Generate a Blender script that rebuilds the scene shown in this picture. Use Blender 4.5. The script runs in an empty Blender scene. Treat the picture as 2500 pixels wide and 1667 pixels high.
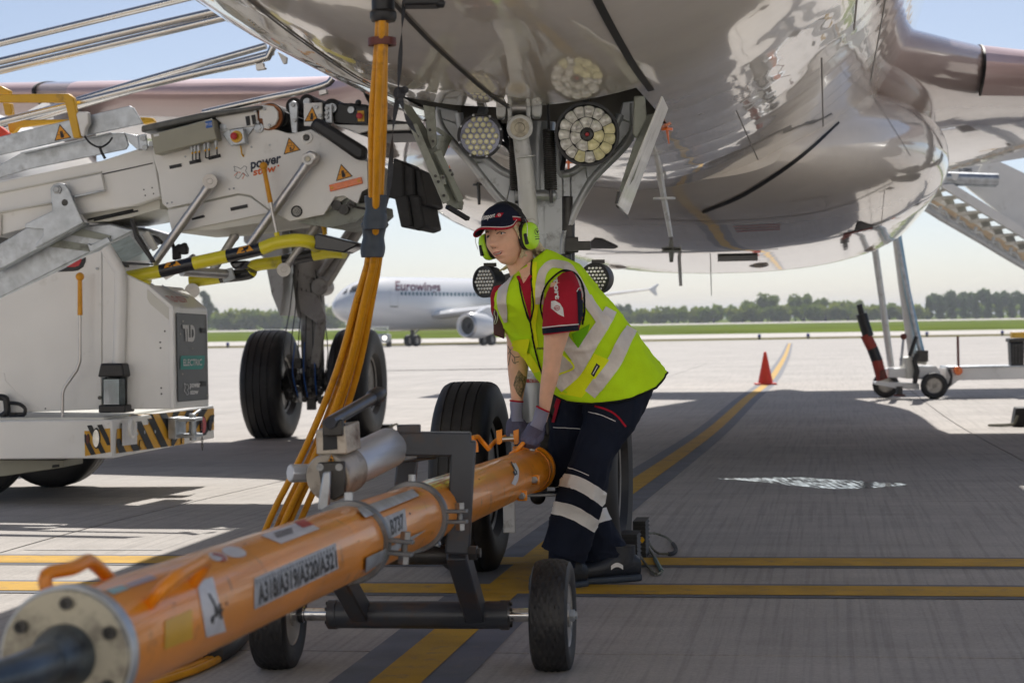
import bpy, bmesh, math, random
import numpy as np
from mathutils import Vector as V, Matrix, noise
from mathutils.bvhtree import BVHTree

random.seed(7)
rnd = random.Random(11)
S = bpy.context.scene
COL = S.collection
R = math.radians

# ------------------------------------------------------------------ camera
FPX, CX, CY = 4861.0, 1250.0, 833.5          # 70 mm on full frame, in pixels of the 2500 px wide picture
CAM_H = 0.987
PITCH, ROLL = 51.0 / FPX, 0.0155
FW = V((0, math.cos(PITCH), -math.sin(PITCH)))
_u0 = V((0, math.sin(PITCH), math.cos(PITCH)))
RT = V((1, 0, 0)) * math.cos(ROLL) - _u0 * math.sin(ROLL)
UP = _u0 * math.cos(ROLL) + V((1, 0, 0)) * math.sin(ROLL)
CAM = V((0, 0, CAM_H))
cam_d = bpy.data.cameras.new('camera')
cam_d.lens = 70.0; cam_d.sensor_width = 36.0
cam_d.clip_start = 0.1; cam_d.clip_end = 9000
cam_d.dof.use_dof = True; cam_d.dof.focus_distance = 7.35; cam_d.dof.aperture_fstop = 7.1
cam_o = bpy.data.objects.new('camera', cam_d); COL.objects.link(cam_o)
mw = Matrix.Identity(4)
for i in range(3):
    mw[i][0], mw[i][1], mw[i][2], mw[i][3] = RT[i], UP[i], -FW[i], CAM[i]
cam_o.matrix_world = mw
S.camera = cam_o

# ------------------------------------------------------------------ light
SUN_AZ = R(4.0)                             # measured from +Y towards +X
SUN_EL = R(50.0)
w = bpy.data.worlds.new('World'); S.world = w; w.use_nodes = True
nt = w.node_tree; nt.nodes.clear()
sky = nt.nodes.new('ShaderNodeTexSky'); sky.sky_type = 'NISHITA'; sky.sun_disc = False
sky.sun_elevation = SUN_EL; sky.sun_rotation = SUN_AZ
sky.altitude = 50; sky.air_density = 0.55; sky.dust_density = 1.0; sky.ozone_density = 1.0
bg = nt.nodes.new('ShaderNodeBackground'); bg.inputs[1].default_value = 0.066
wo = nt.nodes.new('ShaderNodeOutputWorld')
wb_ = nt.nodes.new('ShaderNodeMix'); wb_.data_type = 'RGBA'; wb_.blend_type = 'MULTIPLY'; wb_.inputs[0].default_value = 1.0; wb_.inputs[7].default_value = (0.985, 0.985, 0.962, 1)   # white balance of the picture
nt.links.new(sky.outputs[0], wb_.inputs[6]); nt.links.new(wb_.outputs[2], bg.inputs[0]); nt.links.new(bg.outputs[0], wo.inputs[0])
sl = bpy.data.lights.new('sun', 'SUN'); sl.energy = 3.1; sl.angle = R(0.53); sl.color = (1.0, 0.955, 0.89)
so = bpy.data.objects.new('sun', sl); COL.objects.link(so)
SUN_DIR = V((math.sin(SUN_AZ) * math.cos(SUN_EL), math.cos(SUN_AZ) * math.cos(SUN_EL), math.sin(SUN_EL)))
so.rotation_euler = (-SUN_DIR).to_track_quat('-Z', 'Y').to_euler()
so.location = SUN_DIR * 60

S.view_settings.view_transform = 'Standard'; S.view_settings.look = 'None'
S.view_settings.gamma = 1.0; S.view_settings.use_curve_mapping = False
S.view_settings.exposure = 0.80
S.render.engine = 'CYCLES'
S.cycles.use_denoising = True
S.cycles.max_bounces = 8; S.cycles.diffuse_bounces = 4; S.cycles.glossy_bounces = 5; S.cycles.transmission_bounces = 6
S.cycles.sample_clamp_indirect = 8.0
S.cycles.caustics_reflective = False; S.cycles.caustics_refractive = False

# ------------------------------------------------------------------ picking points in the place
def ray(x, y):
    return FW + RT * ((x - CX) / FPX) - UP * ((y - CY) / FPX)
def px(x, y, d):
    """the point seen at (x, y) of the 2500 px photograph, d metres along the view axis"""
    return CAM + ray(x, y) * d
def to_px(p):
    q = p - CAM; d = q.dot(FW)
    return CX + FPX * q.dot(RT) / d, CY - FPX * q.dot(UP) / d, d
GP = [(-50, 0), (9.3, 0), (10.2, -0.006), (11.2, -0.02), (12.4, -0.043), (19, -0.178), (20.5, -0.205), (22, -0.228), (23.5, -0.246), (25.5, -0.264), (28, -0.28), (150, -0.78), (170, -0.8), (9000, -0.8)]
def gz(Y):
    """ground height: the apron falls gently away from the camera"""
    return float(np.interp(Y, [a for a, b in GP], [b for a, b in GP]))
def ground(x, y):
    r = ray(x, y); lo, hi = 1.0, 5000.0
    for _ in range(60):
        m = 0.5 * (lo + hi); p = CAM + r * m
        if p.z > gz(p.y): lo = m
        else: hi = m
    return CAM + r * lo
AX = R(9.0)                                   # heading of the aircraft and of the stand marking
XL = V((math.cos(AX), -math.sin(AX), 0)); YL = V((math.sin(AX), math.cos(AX), 0)); ZU = V((0, 0, 1))
def on_plane(x, y, n, c):
    r = ray(x, y); t = (c - CAM.dot(n)) / r.dot(n)
    return CAM + r * t

# ------------------------------------------------------------------ mesh builder
ROOTM = {}
def perp(d):
    d = d.normalized(); a = V((0, 0, 1)) if abs(d.z) < 0.9 else V((1, 0, 0))
    u = d.cross(a).normalized(); return u, d.cross(u).normalized()
class MB:
    def __init__(s): s.v = []; s.f = []; s.m = []; s.mi = 0
    def add(s, vs, fs):
        o = len(s.v); s.v += [V(p) for p in vs]
        for f in fs: s.f.append([o + i for i in f]); s.m.append(s.mi)
        return s
    def join(s, o, mi=None):
        k = len(s.v); s.v += o.v
        for f, m in zip(o.f, o.m): s.f.append([k + i for i in f]); s.m.append(m if mi is None else mi)
        return s
    def hexa(s, p):      # 8 points: bottom ring 0-3, top ring 4-7
        return s.add(p, [(0, 3, 2, 1), (4, 5, 6, 7), (0, 1, 5, 4), (1, 2, 6, 5), (2, 3, 7, 6), (3, 0, 4, 7)])
    def box(s, c, size, X=None, Y=None, Z=None):
        X = X or V((1, 0, 0)); Y = Y or V((0, 1, 0)); Z = Z or V((0, 0, 1)); c = V(c)
        a, b, h = X * size[0] / 2, Y * size[1] / 2, Z * size[2] / 2
        return s.hexa([c - a - b - h, c + a - b - h, c + a + b - h, c - a + b - h, c - a - b + h, c + a - b + h, c + a + b + h, c - a + b + h])
    def lbox(s, x0, x1, y0, y1, z0, z1):
        return s.box(((x0 + x1) / 2, (y0 + y1) / 2, (z0 + z1) / 2), (x1 - x0, y1 - y0, z1 - z0))
    def beam(s, p0, p1, w_, h_, up=None):
        p0, p1 = V(p0), V(p1); d = (p1 - p0); L = d.length; d = d / L
        up = up or V((0, 0, 1))
        if abs(d.dot(up)) > 0.98: up = V((0, 1, 0))
        X = d.cross(up).normalized(); Z = X.cross(d).normalized()
        return s.box((p0 + p1) / 2, (w_, L, h_), X, d, Z)
    def rings(s, rs, cap0=True, cap1=True, closed=True):
        n = len(rs[0]); o = len(s.v)
        for r in rs: s.v += [V(p) for p in r]
        k = n if closed else n - 1
        for i in range(len(rs) - 1):
            for j in range(k):
                a = o + i * n + j; b = o + i * n + (j + 1) % n
                s.f.append([a, b, b + n, a + n]); s.m.append(s.mi)
        if cap0: s.f.append([o + j for j in range(n)][::-1]); s.m.append(s.mi)
        if cap1: s.f.append([o + (len(rs) - 1) * n + j for j in range(n)]); s.m.append(s.mi)
        return s
    def cone(s, p0, p1, r0, r1=None, n=20, cap=True):
        r1 = r0 if r1 is None else r1; p0, p1 = V(p0), V(p1); u, w_ = perp(p1 - p0)
        R_ = lambda p, r: [p + u * (r * math.cos(2 * math.pi * k / n)) + w_ * (r * math.sin(2 * math.pi * k / n)) for k in range(n)]
        return s.rings([R_(p0, r0), R_(p1, r1)], cap, cap)
    def tube(s, path, r, n=10, cap=True, closed=False):
        path = [V(p) for p in path]; N = len(path)
        rr = r if isinstance(r, (list, tuple)) else [r] * N
        t0 = (path[1] - path[0]).normalized(); u, _ = perp(t0); rs = []
        for i, p in enumerate(path):
            if closed: t = (path[(i + 1) % N] - path[i - 1])
            else: t = path[min(i + 1, N - 1)] - path[max(i - 1, 0)]
            t = t.normalized() if t.length > 1e-9 else t0
            u = (u - t * u.dot(t)); u = u.normalized() if u.length > 1e-6 else perp(t)[0]
            w_ = t.cross(u)
            rs.append([p + (u * math.cos(2 * math.pi * k / n) + w_ * math.sin(2 * math.pi * k / n)) * rr[i] for k in range(n)])
        if closed: rs.append(rs[0])
        return s.rings(rs, cap and not closed, cap and not closed)
    def lathe(s, o, axis, prof, n=32, cap=True, close=False):
        o = V(o); axis = V(axis).normalized(); u, w_ = perp(axis)
        rs = [[o + axis * t + (u * math.cos(2 * math.pi * k / n) + w_ * math.sin(2 * math.pi * k / n)) * max(r, 1e-5) for k in range(n)] for t, r in prof]
        if close: rs.append(rs[0]); cap = False
        return s.rings(rs, cap, cap)
    def prism(s, pts, vec):
        pts = [V(p) for p in pts]; vec = V(vec); n = len(pts)
        fs = [list(range(n))[::-1], [n + i for i in range(n)]] + [(i, (i + 1) % n, n + (i + 1) % n, n + i) for i in range(n)]
        return s.add(pts + [p + vec for p in pts], fs)
    def poly(s, pts): return s.add(pts, [list(range(len(pts)))])
    def ball(s, c, r, X=None, Y=None, Z=None, n=16, m=10):
        c = V(c); r = (r, r, r) if not isinstance(r, (tuple, list)) else r
        X = X or V((1, 0, 0)); Y = Y or V((0, 1, 0)); Z = Z or V((0, 0, 1)); rs = []
        for i in range(1, m):
            t = math.pi * i / m - math.pi / 2
            rs.append([c + X * (r[0] * math.cos(t) * math.cos(2 * math.pi * k / n)) + Y * (r[1] * math.cos(t) * math.sin(2 * math.pi * k / n)) + Z * (r[2] * math.sin(t)) for k in range(n)])
        o = len(s.v); s.rings(rs, False, False)
        b = len(s.v); s.v += [c - Z * r[2], c + Z * r[2]]
        for k in range(n):
            s.f.append([b, o + (k + 1) % n, o + k]); s.m.append(s.mi)
            q = o + (m - 2) * n; s.f.append([b + 1, q + k, q + (k + 1) % n]); s.m.append(s.mi)
        return s
    def capsule(s, p0, p1, r0, r1=None, n=12):
        r1 = r0 if r1 is None else r1; p0, p1 = V(p0), V(p1); d = p1 - p0; L = d.length
        prof = [(-r0 * math.cos(a), r0 * math.sin(a)) for a in (0.15, 0.6, 1.1)] + [(0, r0), (L, r1)] + [(L + r1 * math.cos(a), r1 * math.sin(a)) for a in (1.1, 0.6, 0.15)]
        return s.lathe(p0, d, prof, n)
    def jitter(s, amp, scale, seed=0.0):
        o = V((seed * 7.1, seed * 3.3, seed))
        for p in s.v:
            q = p * scale + o
            p += V((noise.noise(q), noise.noise(q + V((31, 7, 3))), noise.noise(q + V((5, 77, 13))))) * amp
        return s
    def bvh(s): return BVHTree.FromPolygons([tuple(p) for p in s.v], [tuple(f) for f in s.f])
    def world(s, M):
        o = MB(); o.v = [M @ p for p in s.v]; o.f = s.f; o.m = s.m; return o
    def build(s, name, mats, parent=None, local=False, smooth=38, bevel=0.0, recalc=True):
        me = bpy.data.meshes.new(name)
        used = sorted({i for f in s.f for i in f})
        if len(used) < len(s.v):
            mp_ = {u: k for k, u in enumerate(used)}; s.v = [s.v[u] for u in used]; s.f = [[mp_[i] for i in f] for f in s.f]
        inv = None
        if parent is not None and not local: inv = ROOTM[parent.name].inverted()
        vs = s.v if inv is None else [inv @ p for p in s.v]
        me.from_pydata([tuple(p) for p in vs], [], s.f)
        mats = mats if isinstance(mats, (list, tuple)) else [mats]
        for m in mats: me.materials.append(m)
        me.polygons.foreach_set('material_index', s.m)
        bm = bmesh.new(); bm.from_mesh(me)
        if recalc: bmesh.ops.recalc_face_normals(bm, faces=bm.faces[:])
        th = R(smooth)
        for f in bm.faces: f.smooth = smooth > 0
        for e in bm.edges:
            if len(e.link_faces) == 2 and e.calc_face_angle(0) > th: e.smooth = False
        bm.to_mesh(me); bm.free()
        o = bpy.data.objects.new(name, me); COL.objects.link(o)
        if parent is not None: o.parent = parent; ROOTM[o.name] = ROOTM[parent.name]
        else: ROOTM[o.name] = Matrix.Identity(4)
        if bevel:
            b = o.modifiers.new('bevel', 'BEVEL'); b.width = bevel; b.segments = 2; b.limit_method = 'ANGLE'; b.angle_limit = R(40)
        return o
def tag(o, label=None, cat=None, group=None, kind=None):
    if label: o['label'] = label
    if cat: o['category'] = cat
    if group: o['group'] = group
    if kind: o['kind'] = kind
    return o
def thing(name, label, cat, loc=(0, 0, 0), rotz=0.0, group=None):
    o = bpy.data.objects.new(name, None); COL.objects.link(o); o.empty_display_size = 0.2
    o.location = loc; o.rotation_euler = (0, 0, rotz)
    ROOTM[o.name] = Matrix.Translation(V(loc)) @ Matrix.Rotation(rotz, 4, 'Z')
    return tag(o, label, cat, group)
def copy_tree(o, M, label=None, parent=None):
    c = o.copy(); COL.objects.link(c)
    if parent is None:
        c.matrix_world = M; ROOTM[c.name] = M
        if label: c['label'] = label
    else: c.parent = parent
    for ch in [k for k in bpy.data.objects if k.parent == o]: copy_tree(ch, M, None, c)
    return c

def pchip(xs, ys):
    xs = np.array(xs, float); ys = np.array(ys, float); h = np.diff(xs); d = np.diff(ys) / h
    m = np.zeros(len(xs)); m[0] = d[0]; m[-1] = d[-1]
    for i in range(1, len(xs) - 1):
        if d[i - 1] * d[i] > 0:
            w1 = 2 * h[i] + h[i - 1]; w2 = h[i] + 2 * h[i - 1]; m[i] = (w1 + w2) / (w1 / d[i - 1] + w2 / d[i])
    def f(x):
        x = min(max(x, xs[0]), xs[-1]); i = min(max(int(np.searchsorted(xs, x)) - 1, 0), len(xs) - 2)
        t = (x - xs[i]) / h[i]; t2 = t * t; t3 = t2 * t
        return float((2 * t3 - 3 * t2 + 1) * ys[i] + (t3 - 2 * t2 + t) * h[i] * m[i] + (-2 * t3 + 3 * t2) * ys[i + 1] + (t3 - t2) * h[i] * m[i + 1])
    return f
def spline(pts, n):
    """smooth path through points (any dimension), n samples"""
    P = [V(p) for p in pts]; out = []
    L = [0]
    for i in range(1, len(P)): L.append(L[-1] + (P[i] - P[i - 1]).length)
    fs = [pchip(L, [p[k] for p in P]) for k in range(len(P[0]))]
    for i in range(n):
        s = L[-1] * i / (n - 1); out.append(V([f(s) for f in fs]))
    return out
def sring(c, A, B, n=32, p=2.0):
    e = 2.0 / p; out = []
    for k in range(n):
        a = 2 * math.pi * k / n; ca, sa = math.cos(a), math.sin(a)
        out.append(c + A * (math.copysign(abs(ca) ** e, ca)) + B * (math.copysign(abs(sa) ** e, sa)))
    return out
def loft_px(mb, rows, n=36, p=2.2, cap0=True, cap1=True, fine=1):
    """rows of (xl, yl, xr, yr, depth, half depth): elliptical rings between two outline points"""
    if fine > 1:
        F = [pchip(range(len(rows)), [r[k] for r in rows]) for k in range(6)]
        N = (len(rows) - 1) * fine + 1
        rows = [[f((len(rows) - 1) * i / (N - 1)) for f in F] for i in range(N)]
    rs = []
    for xl, yl, xr, yr, d, hd in rows:
        a, b = px(xl, yl, d), px(xr, yr, d)
        rs.append(sring((a + b) / 2, (b - a) / 2, V((0, hd, 0)), n, p))
    mb.rings(rs, cap0, cap1); return mb

# ------------------------------------------------------------------ print and patches on surfaces
_tc = {}
def text2d(s, bold=0.0, shear=0.0):
    key = (s, bold, shear)
    if key in _tc: return _tc[key]
    cu = bpy.data.curves.new('print', 'FONT'); cu.body = s; cu.size = 1.0; cu.offset = bold; cu.shear = shear
    cu.resolution_u = 3; cu.fill_mode = 'FRONT'
    ob = bpy.data.objects.new('print', cu); COL.objects.link(ob)
    dg = bpy.context.evaluated_depsgraph_get(); dg.update()
    me = bpy.data.meshes.new_from_object(ob.evaluated_get(dg))
    bm = bmesh.new(); bm.from_mesh(me); bmesh.ops.triangulate(bm, faces=bm.faces[:])
    for _ in range(4):
        lg = [e for e in bm.edges if e.calc_length() > 0.16]
        if not lg: break
        bmesh.ops.subdivide_edges(bm, edges=lg, cuts=1); bmesh.ops.triangulate(bm, faces=bm.faces[:])
    bm.to_mesh(me); bm.free()
    vs = [(v.co.x, v.co.y) for v in me.vertices]; fs = [tuple(p.vertices) for p in me.polygons]
    bpy.data.objects.remove(ob); bpy.data.meshes.remove(me)
    x0 = min(v[0] for v in vs); x1 = max(v[0] for v in vs); y0 = min(v[1] for v in vs); y1 = max(v[1] for v in vs)
    vs = [((x - x0) / (x1 - x0), (y - y0) / (y1 - y0)) for x, y in vs]
    _tc[key] = (vs, fs); return _tc[key]
class Surf:
    """something to print on: finds the surface seen through a pixel of the photograph"""
    def __init__(s, *mbs):
        m = MB()
        for b in mbs: m.join(b)
        s.t = m.bvh()
    def hit(s, x, y, off=0.003):
        r = ray(x, y).normalized(); h = s.t.ray_cast(CAM, r)
        if h[0] is None: return None
        nrm = h[1]
        if nrm.dot(r) > 0: nrm = -nrm
        return h[0] + nrm * off
def strip(mb, sf, pts, w_, off=0.003, step=6.0, na=3, maxd=0.06):
    P = [V((a, b)) for a, b in pts]; L = sum((P[i + 1] - P[i]).length for i in range(len(P) - 1))
    n = max(3, int(L / step) + 1); Q = spline(P, n) if len(P) > 2 else [P[0].lerp(P[1], i / (n - 1)) for i in range(n)]
    ww = pchip(np.linspace(0, 1, len(w_)), w_) if isinstance(w_, (list, tuple)) else (lambda t: w_)
    rows = []
    for i, q in enumerate(Q):
        t = (Q[min(i + 1, n - 1)] - Q[max(i - 1, 0)]); t = t.normalized(); nn = V((-t.y, t.x)); row = []
        for j in range(na):
            o = (j / (na - 1) - 0.5) * ww(i / (n - 1)); row.append(sf.hit(q.x + nn.x * o, q.y + nn.y * o, off))
        rows.append(row)
    grid(mb, rows, maxd)
def grid(mb, rows, maxd=0.06):
    idx = {}
    def I(i, j):
        if (i, j) not in idx: idx[(i, j)] = len(mb.v); mb.v.append(rows[i][j])
        return idx[(i, j)]
    for i in range(len(rows) - 1):
        for j in range(len(rows[0]) - 1):
            q = [rows[i][j], rows[i][j + 1], rows[i + 1][j + 1], rows[i + 1][j]]
            if any(p is None for p in q) or max((q[k] - q[k - 1]).length for k in range(4)) > maxd: continue
            mb.f.append([I(i, j), I(i, j + 1), I(i + 1, j + 1), I(i + 1, j)]); mb.m.append(mb.mi)
def patch(mb, sf, c, off=0.003, nu=10, nv=6, maxd=0.1):
    """bilinear patch on a surface between four picture corners (tl, tr, br, bl)"""
    c = [V(p) for p in c]; rows = []
    for i in range(nu + 1):
        a = i / nu; row = []
        for j in range(nv + 1):
            b = j / nv; p = (c[0].lerp(c[1], a)).lerp(c[3].lerp(c[2], a), b); row.append(sf.hit(p.x, p.y, off))
        rows.append(row)
    grid(mb, rows, maxd)
def disc(mb, sf, c, rx, ry, off=0.003, ang=0.0, n=20):
    pts = []
    for k in range(n):
        a = 2 * math.pi * k / n; x, y = rx * math.cos(a), ry * math.sin(a)
        pts.append((c[0] + x * math.cos(ang) - y * math.sin(ang), c[1] + x * math.sin(ang) + y * math.cos(ang)))
    ppoly(mb, sf, pts, off)
def ppoly(mb, sf, pts, off=0.003, step=5.0):
    """picture polygon laid on a surface, cut fine enough to follow it"""
    bm = bmesh.new(); f = bm.faces.new([bm.verts.new((x, y, 0)) for x, y in pts]); bmesh.ops.triangulate(bm, faces=[f])
    for _ in range(4):
        lg = [e for e in bm.edges if e.calc_length() > step]
        if not lg: break
        bmesh.ops.subdivide_edges(bm, edges=lg, cuts=1); bmesh.ops.triangulate(bm, faces=bm.faces[:])
    bm.verts.index_update(); o = len(mb.v); ok = []
    for v in bm.verts: h = sf.hit(v.co.x, v.co.y, off); ok.append(h is not None); mb.v.append(h if h is not None else V((0, 0, -50)))
    for f in bm.faces:
        ii = [v.index for v in f.verts]
        if all(ok[k] for k in ii): mb.f.append([o + k for k in ii]); mb.m.append(mb.mi)
    bm.free()
def ptext(mb, sf, s, c, off=0.004, bold=0.0, shear=0.0):
    """text filling the picture quad c (tl, tr, br, bl), laid on a surface"""
    vs, fs = text2d(s, bold, shear); c = [V(p) for p in c]; o = len(mb.v); ok = []
    for x, y in vs:
        p = (c[3].lerp(c[2], x)).lerp(c[0].lerp(c[1], x), y); h = sf.hit(p.x, p.y, off); ok.append(h is not None)
        mb.v.append(h if h is not None else V((0, 0, -50)))
    for f in fs:
        if all(ok[i] for i in f): mb.f.append([o + i for i in f]); mb.m.append(mb.mi)
def wtext(mb, s, o, X, Y, bold=0.0, shear=0.0):
    """flat text: lower left corner o, full width vector X, full height vector Y"""
    vs, fs = text2d(s, bold, shear); mb.add([o + X * x + Y * y for x, y in vs], fs)

# ------------------------------------------------------------------ materials
def mat(name, col, rough=0.5, metal=0.0, var=0.12, vs=6.0, bump=0.0, bs=60.0, coat=0.0, dirt=None, dirt_amt=0.0, dscale=3.0, aniso=None, spec=0.5, rvar=0.0):
    m = bpy.data.materials.new(name); m.use_nodes = True; t = m.node_tree; b = t.nodes['Principled BSDF']
    N = t.nodes.new; L = t.links.new
    tc = N('ShaderNodeTexCoord'); src = tc.outputs['Object']
    if aniso:
        mp = N('ShaderNodeMapping'); mp.inputs['Scale'].default_value = aniso; L(src, mp.inputs[0]); src2 = mp.outputs[0]
    else: src2 = src
    b.inputs['Roughness'].default_value = rough; b.inputs['Metallic'].default_value = metal
    b.inputs['Specular IOR Level'].default_value = spec
    if coat: b.inputs['Coat Weight'].default_value = coat; b.inputs['Coat Roughness'].default_value = 0.04
    nz = N('ShaderNodeTexNoise'); nz.inputs['Scale'].default_value = vs; nz.inputs['Detail'].default_value = 5; L(src2, nz.inputs['Vector'])
    rp = N('ShaderNodeMapRange'); rp.inputs[1].default_value = 0.3; rp.inputs[2].default_value = 0.7
    rp.inputs[3].default_value = 1 - var; rp.inputs[4].default_value = 1 + var; L(nz.outputs[0], rp.inputs[0])
    mx = N('ShaderNodeMix'); mx.data_type = 'RGBA'; mx.blend_type = 'MULTIPLY'; mx.inputs[0].default_value = 1
    mx.inputs[6].default_value = (*col, 1); L(rp.outputs[0], mx.inputs[7]); out = mx.outputs[2]
    if dirt:
        dz = N('ShaderNodeTexNoise'); dz.inputs['Scale'].default_value = dscale; dz.inputs['Detail'].default_value = 8; dz.inputs['Roughness'].default_value = 0.65
        L(src, dz.inputs['Vector'])
        dr = N('ShaderNodeMapRange'); dr.inputs[1].default_value = 0.62 - 0.25 * dirt_amt; dr.inputs[2].default_value = 0.78 - 0.1 * dirt_amt
        L(dz.outputs[0], dr.inputs[0])
        m2 = N('ShaderNodeMix'); m2.data_type = 'RGBA'; m2.inputs[7].default_value = (*dirt, 1); L(dr.outputs[0], m2.inputs[0]); L(out, m2.inputs[6]); out = m2.outputs[2]
    L(out, b.inputs['Base Color'])
    if rvar:
        r2 = N('ShaderNodeMapRange'); r2.inputs[3].default_value = max(0.02, rough - rvar); r2.inputs[4].default_value = min(1, rough + rvar)
        L(nz.outputs[0], r2.inputs[0]); L(r2.outputs[0], b.inputs['Roughness'])
    if bump:
        bz = N('ShaderNodeTexNoise'); bz.inputs['Scale'].default_value = bs; bz.inputs['Detail'].default_value = 4; L(src2, bz.inputs['Vector'])
        bu = N('ShaderNodeBump'); bu.inputs['Strength'].default_value = bump; bu.inputs['Distance'].default_value = 0.01
        L(bz.outputs[0], bu.inputs['Height']); L(bu.outputs[0], b.inputs['Normal'])
    return m
def emit(name, col, s):
    m = bpy.data.materials.new(name); m.use_nodes = True; b = m.node_tree.nodes['Principled BSDF']
    b.inputs['Base Color'].default_value = (*col, 1); b.inputs['Emission Color'].default_value = (*col, 1); b.inputs['Emission Strength'].default_value = s
    return m
def glass(name, col=(0.8, 0.9, 0.9), rough=0.02):
    m = bpy.data.materials.new(name); m.use_nodes = True; b = m.node_tree.nodes['Principled BSDF']
    b.inputs['Base Color'].default_value = (*col, 1); b.inputs['Transmission Weight'].default_value = 1; b.inputs['Roughness'].default_value = rough; b.inputs['IOR'].default_value = 1.1
    return m
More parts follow.
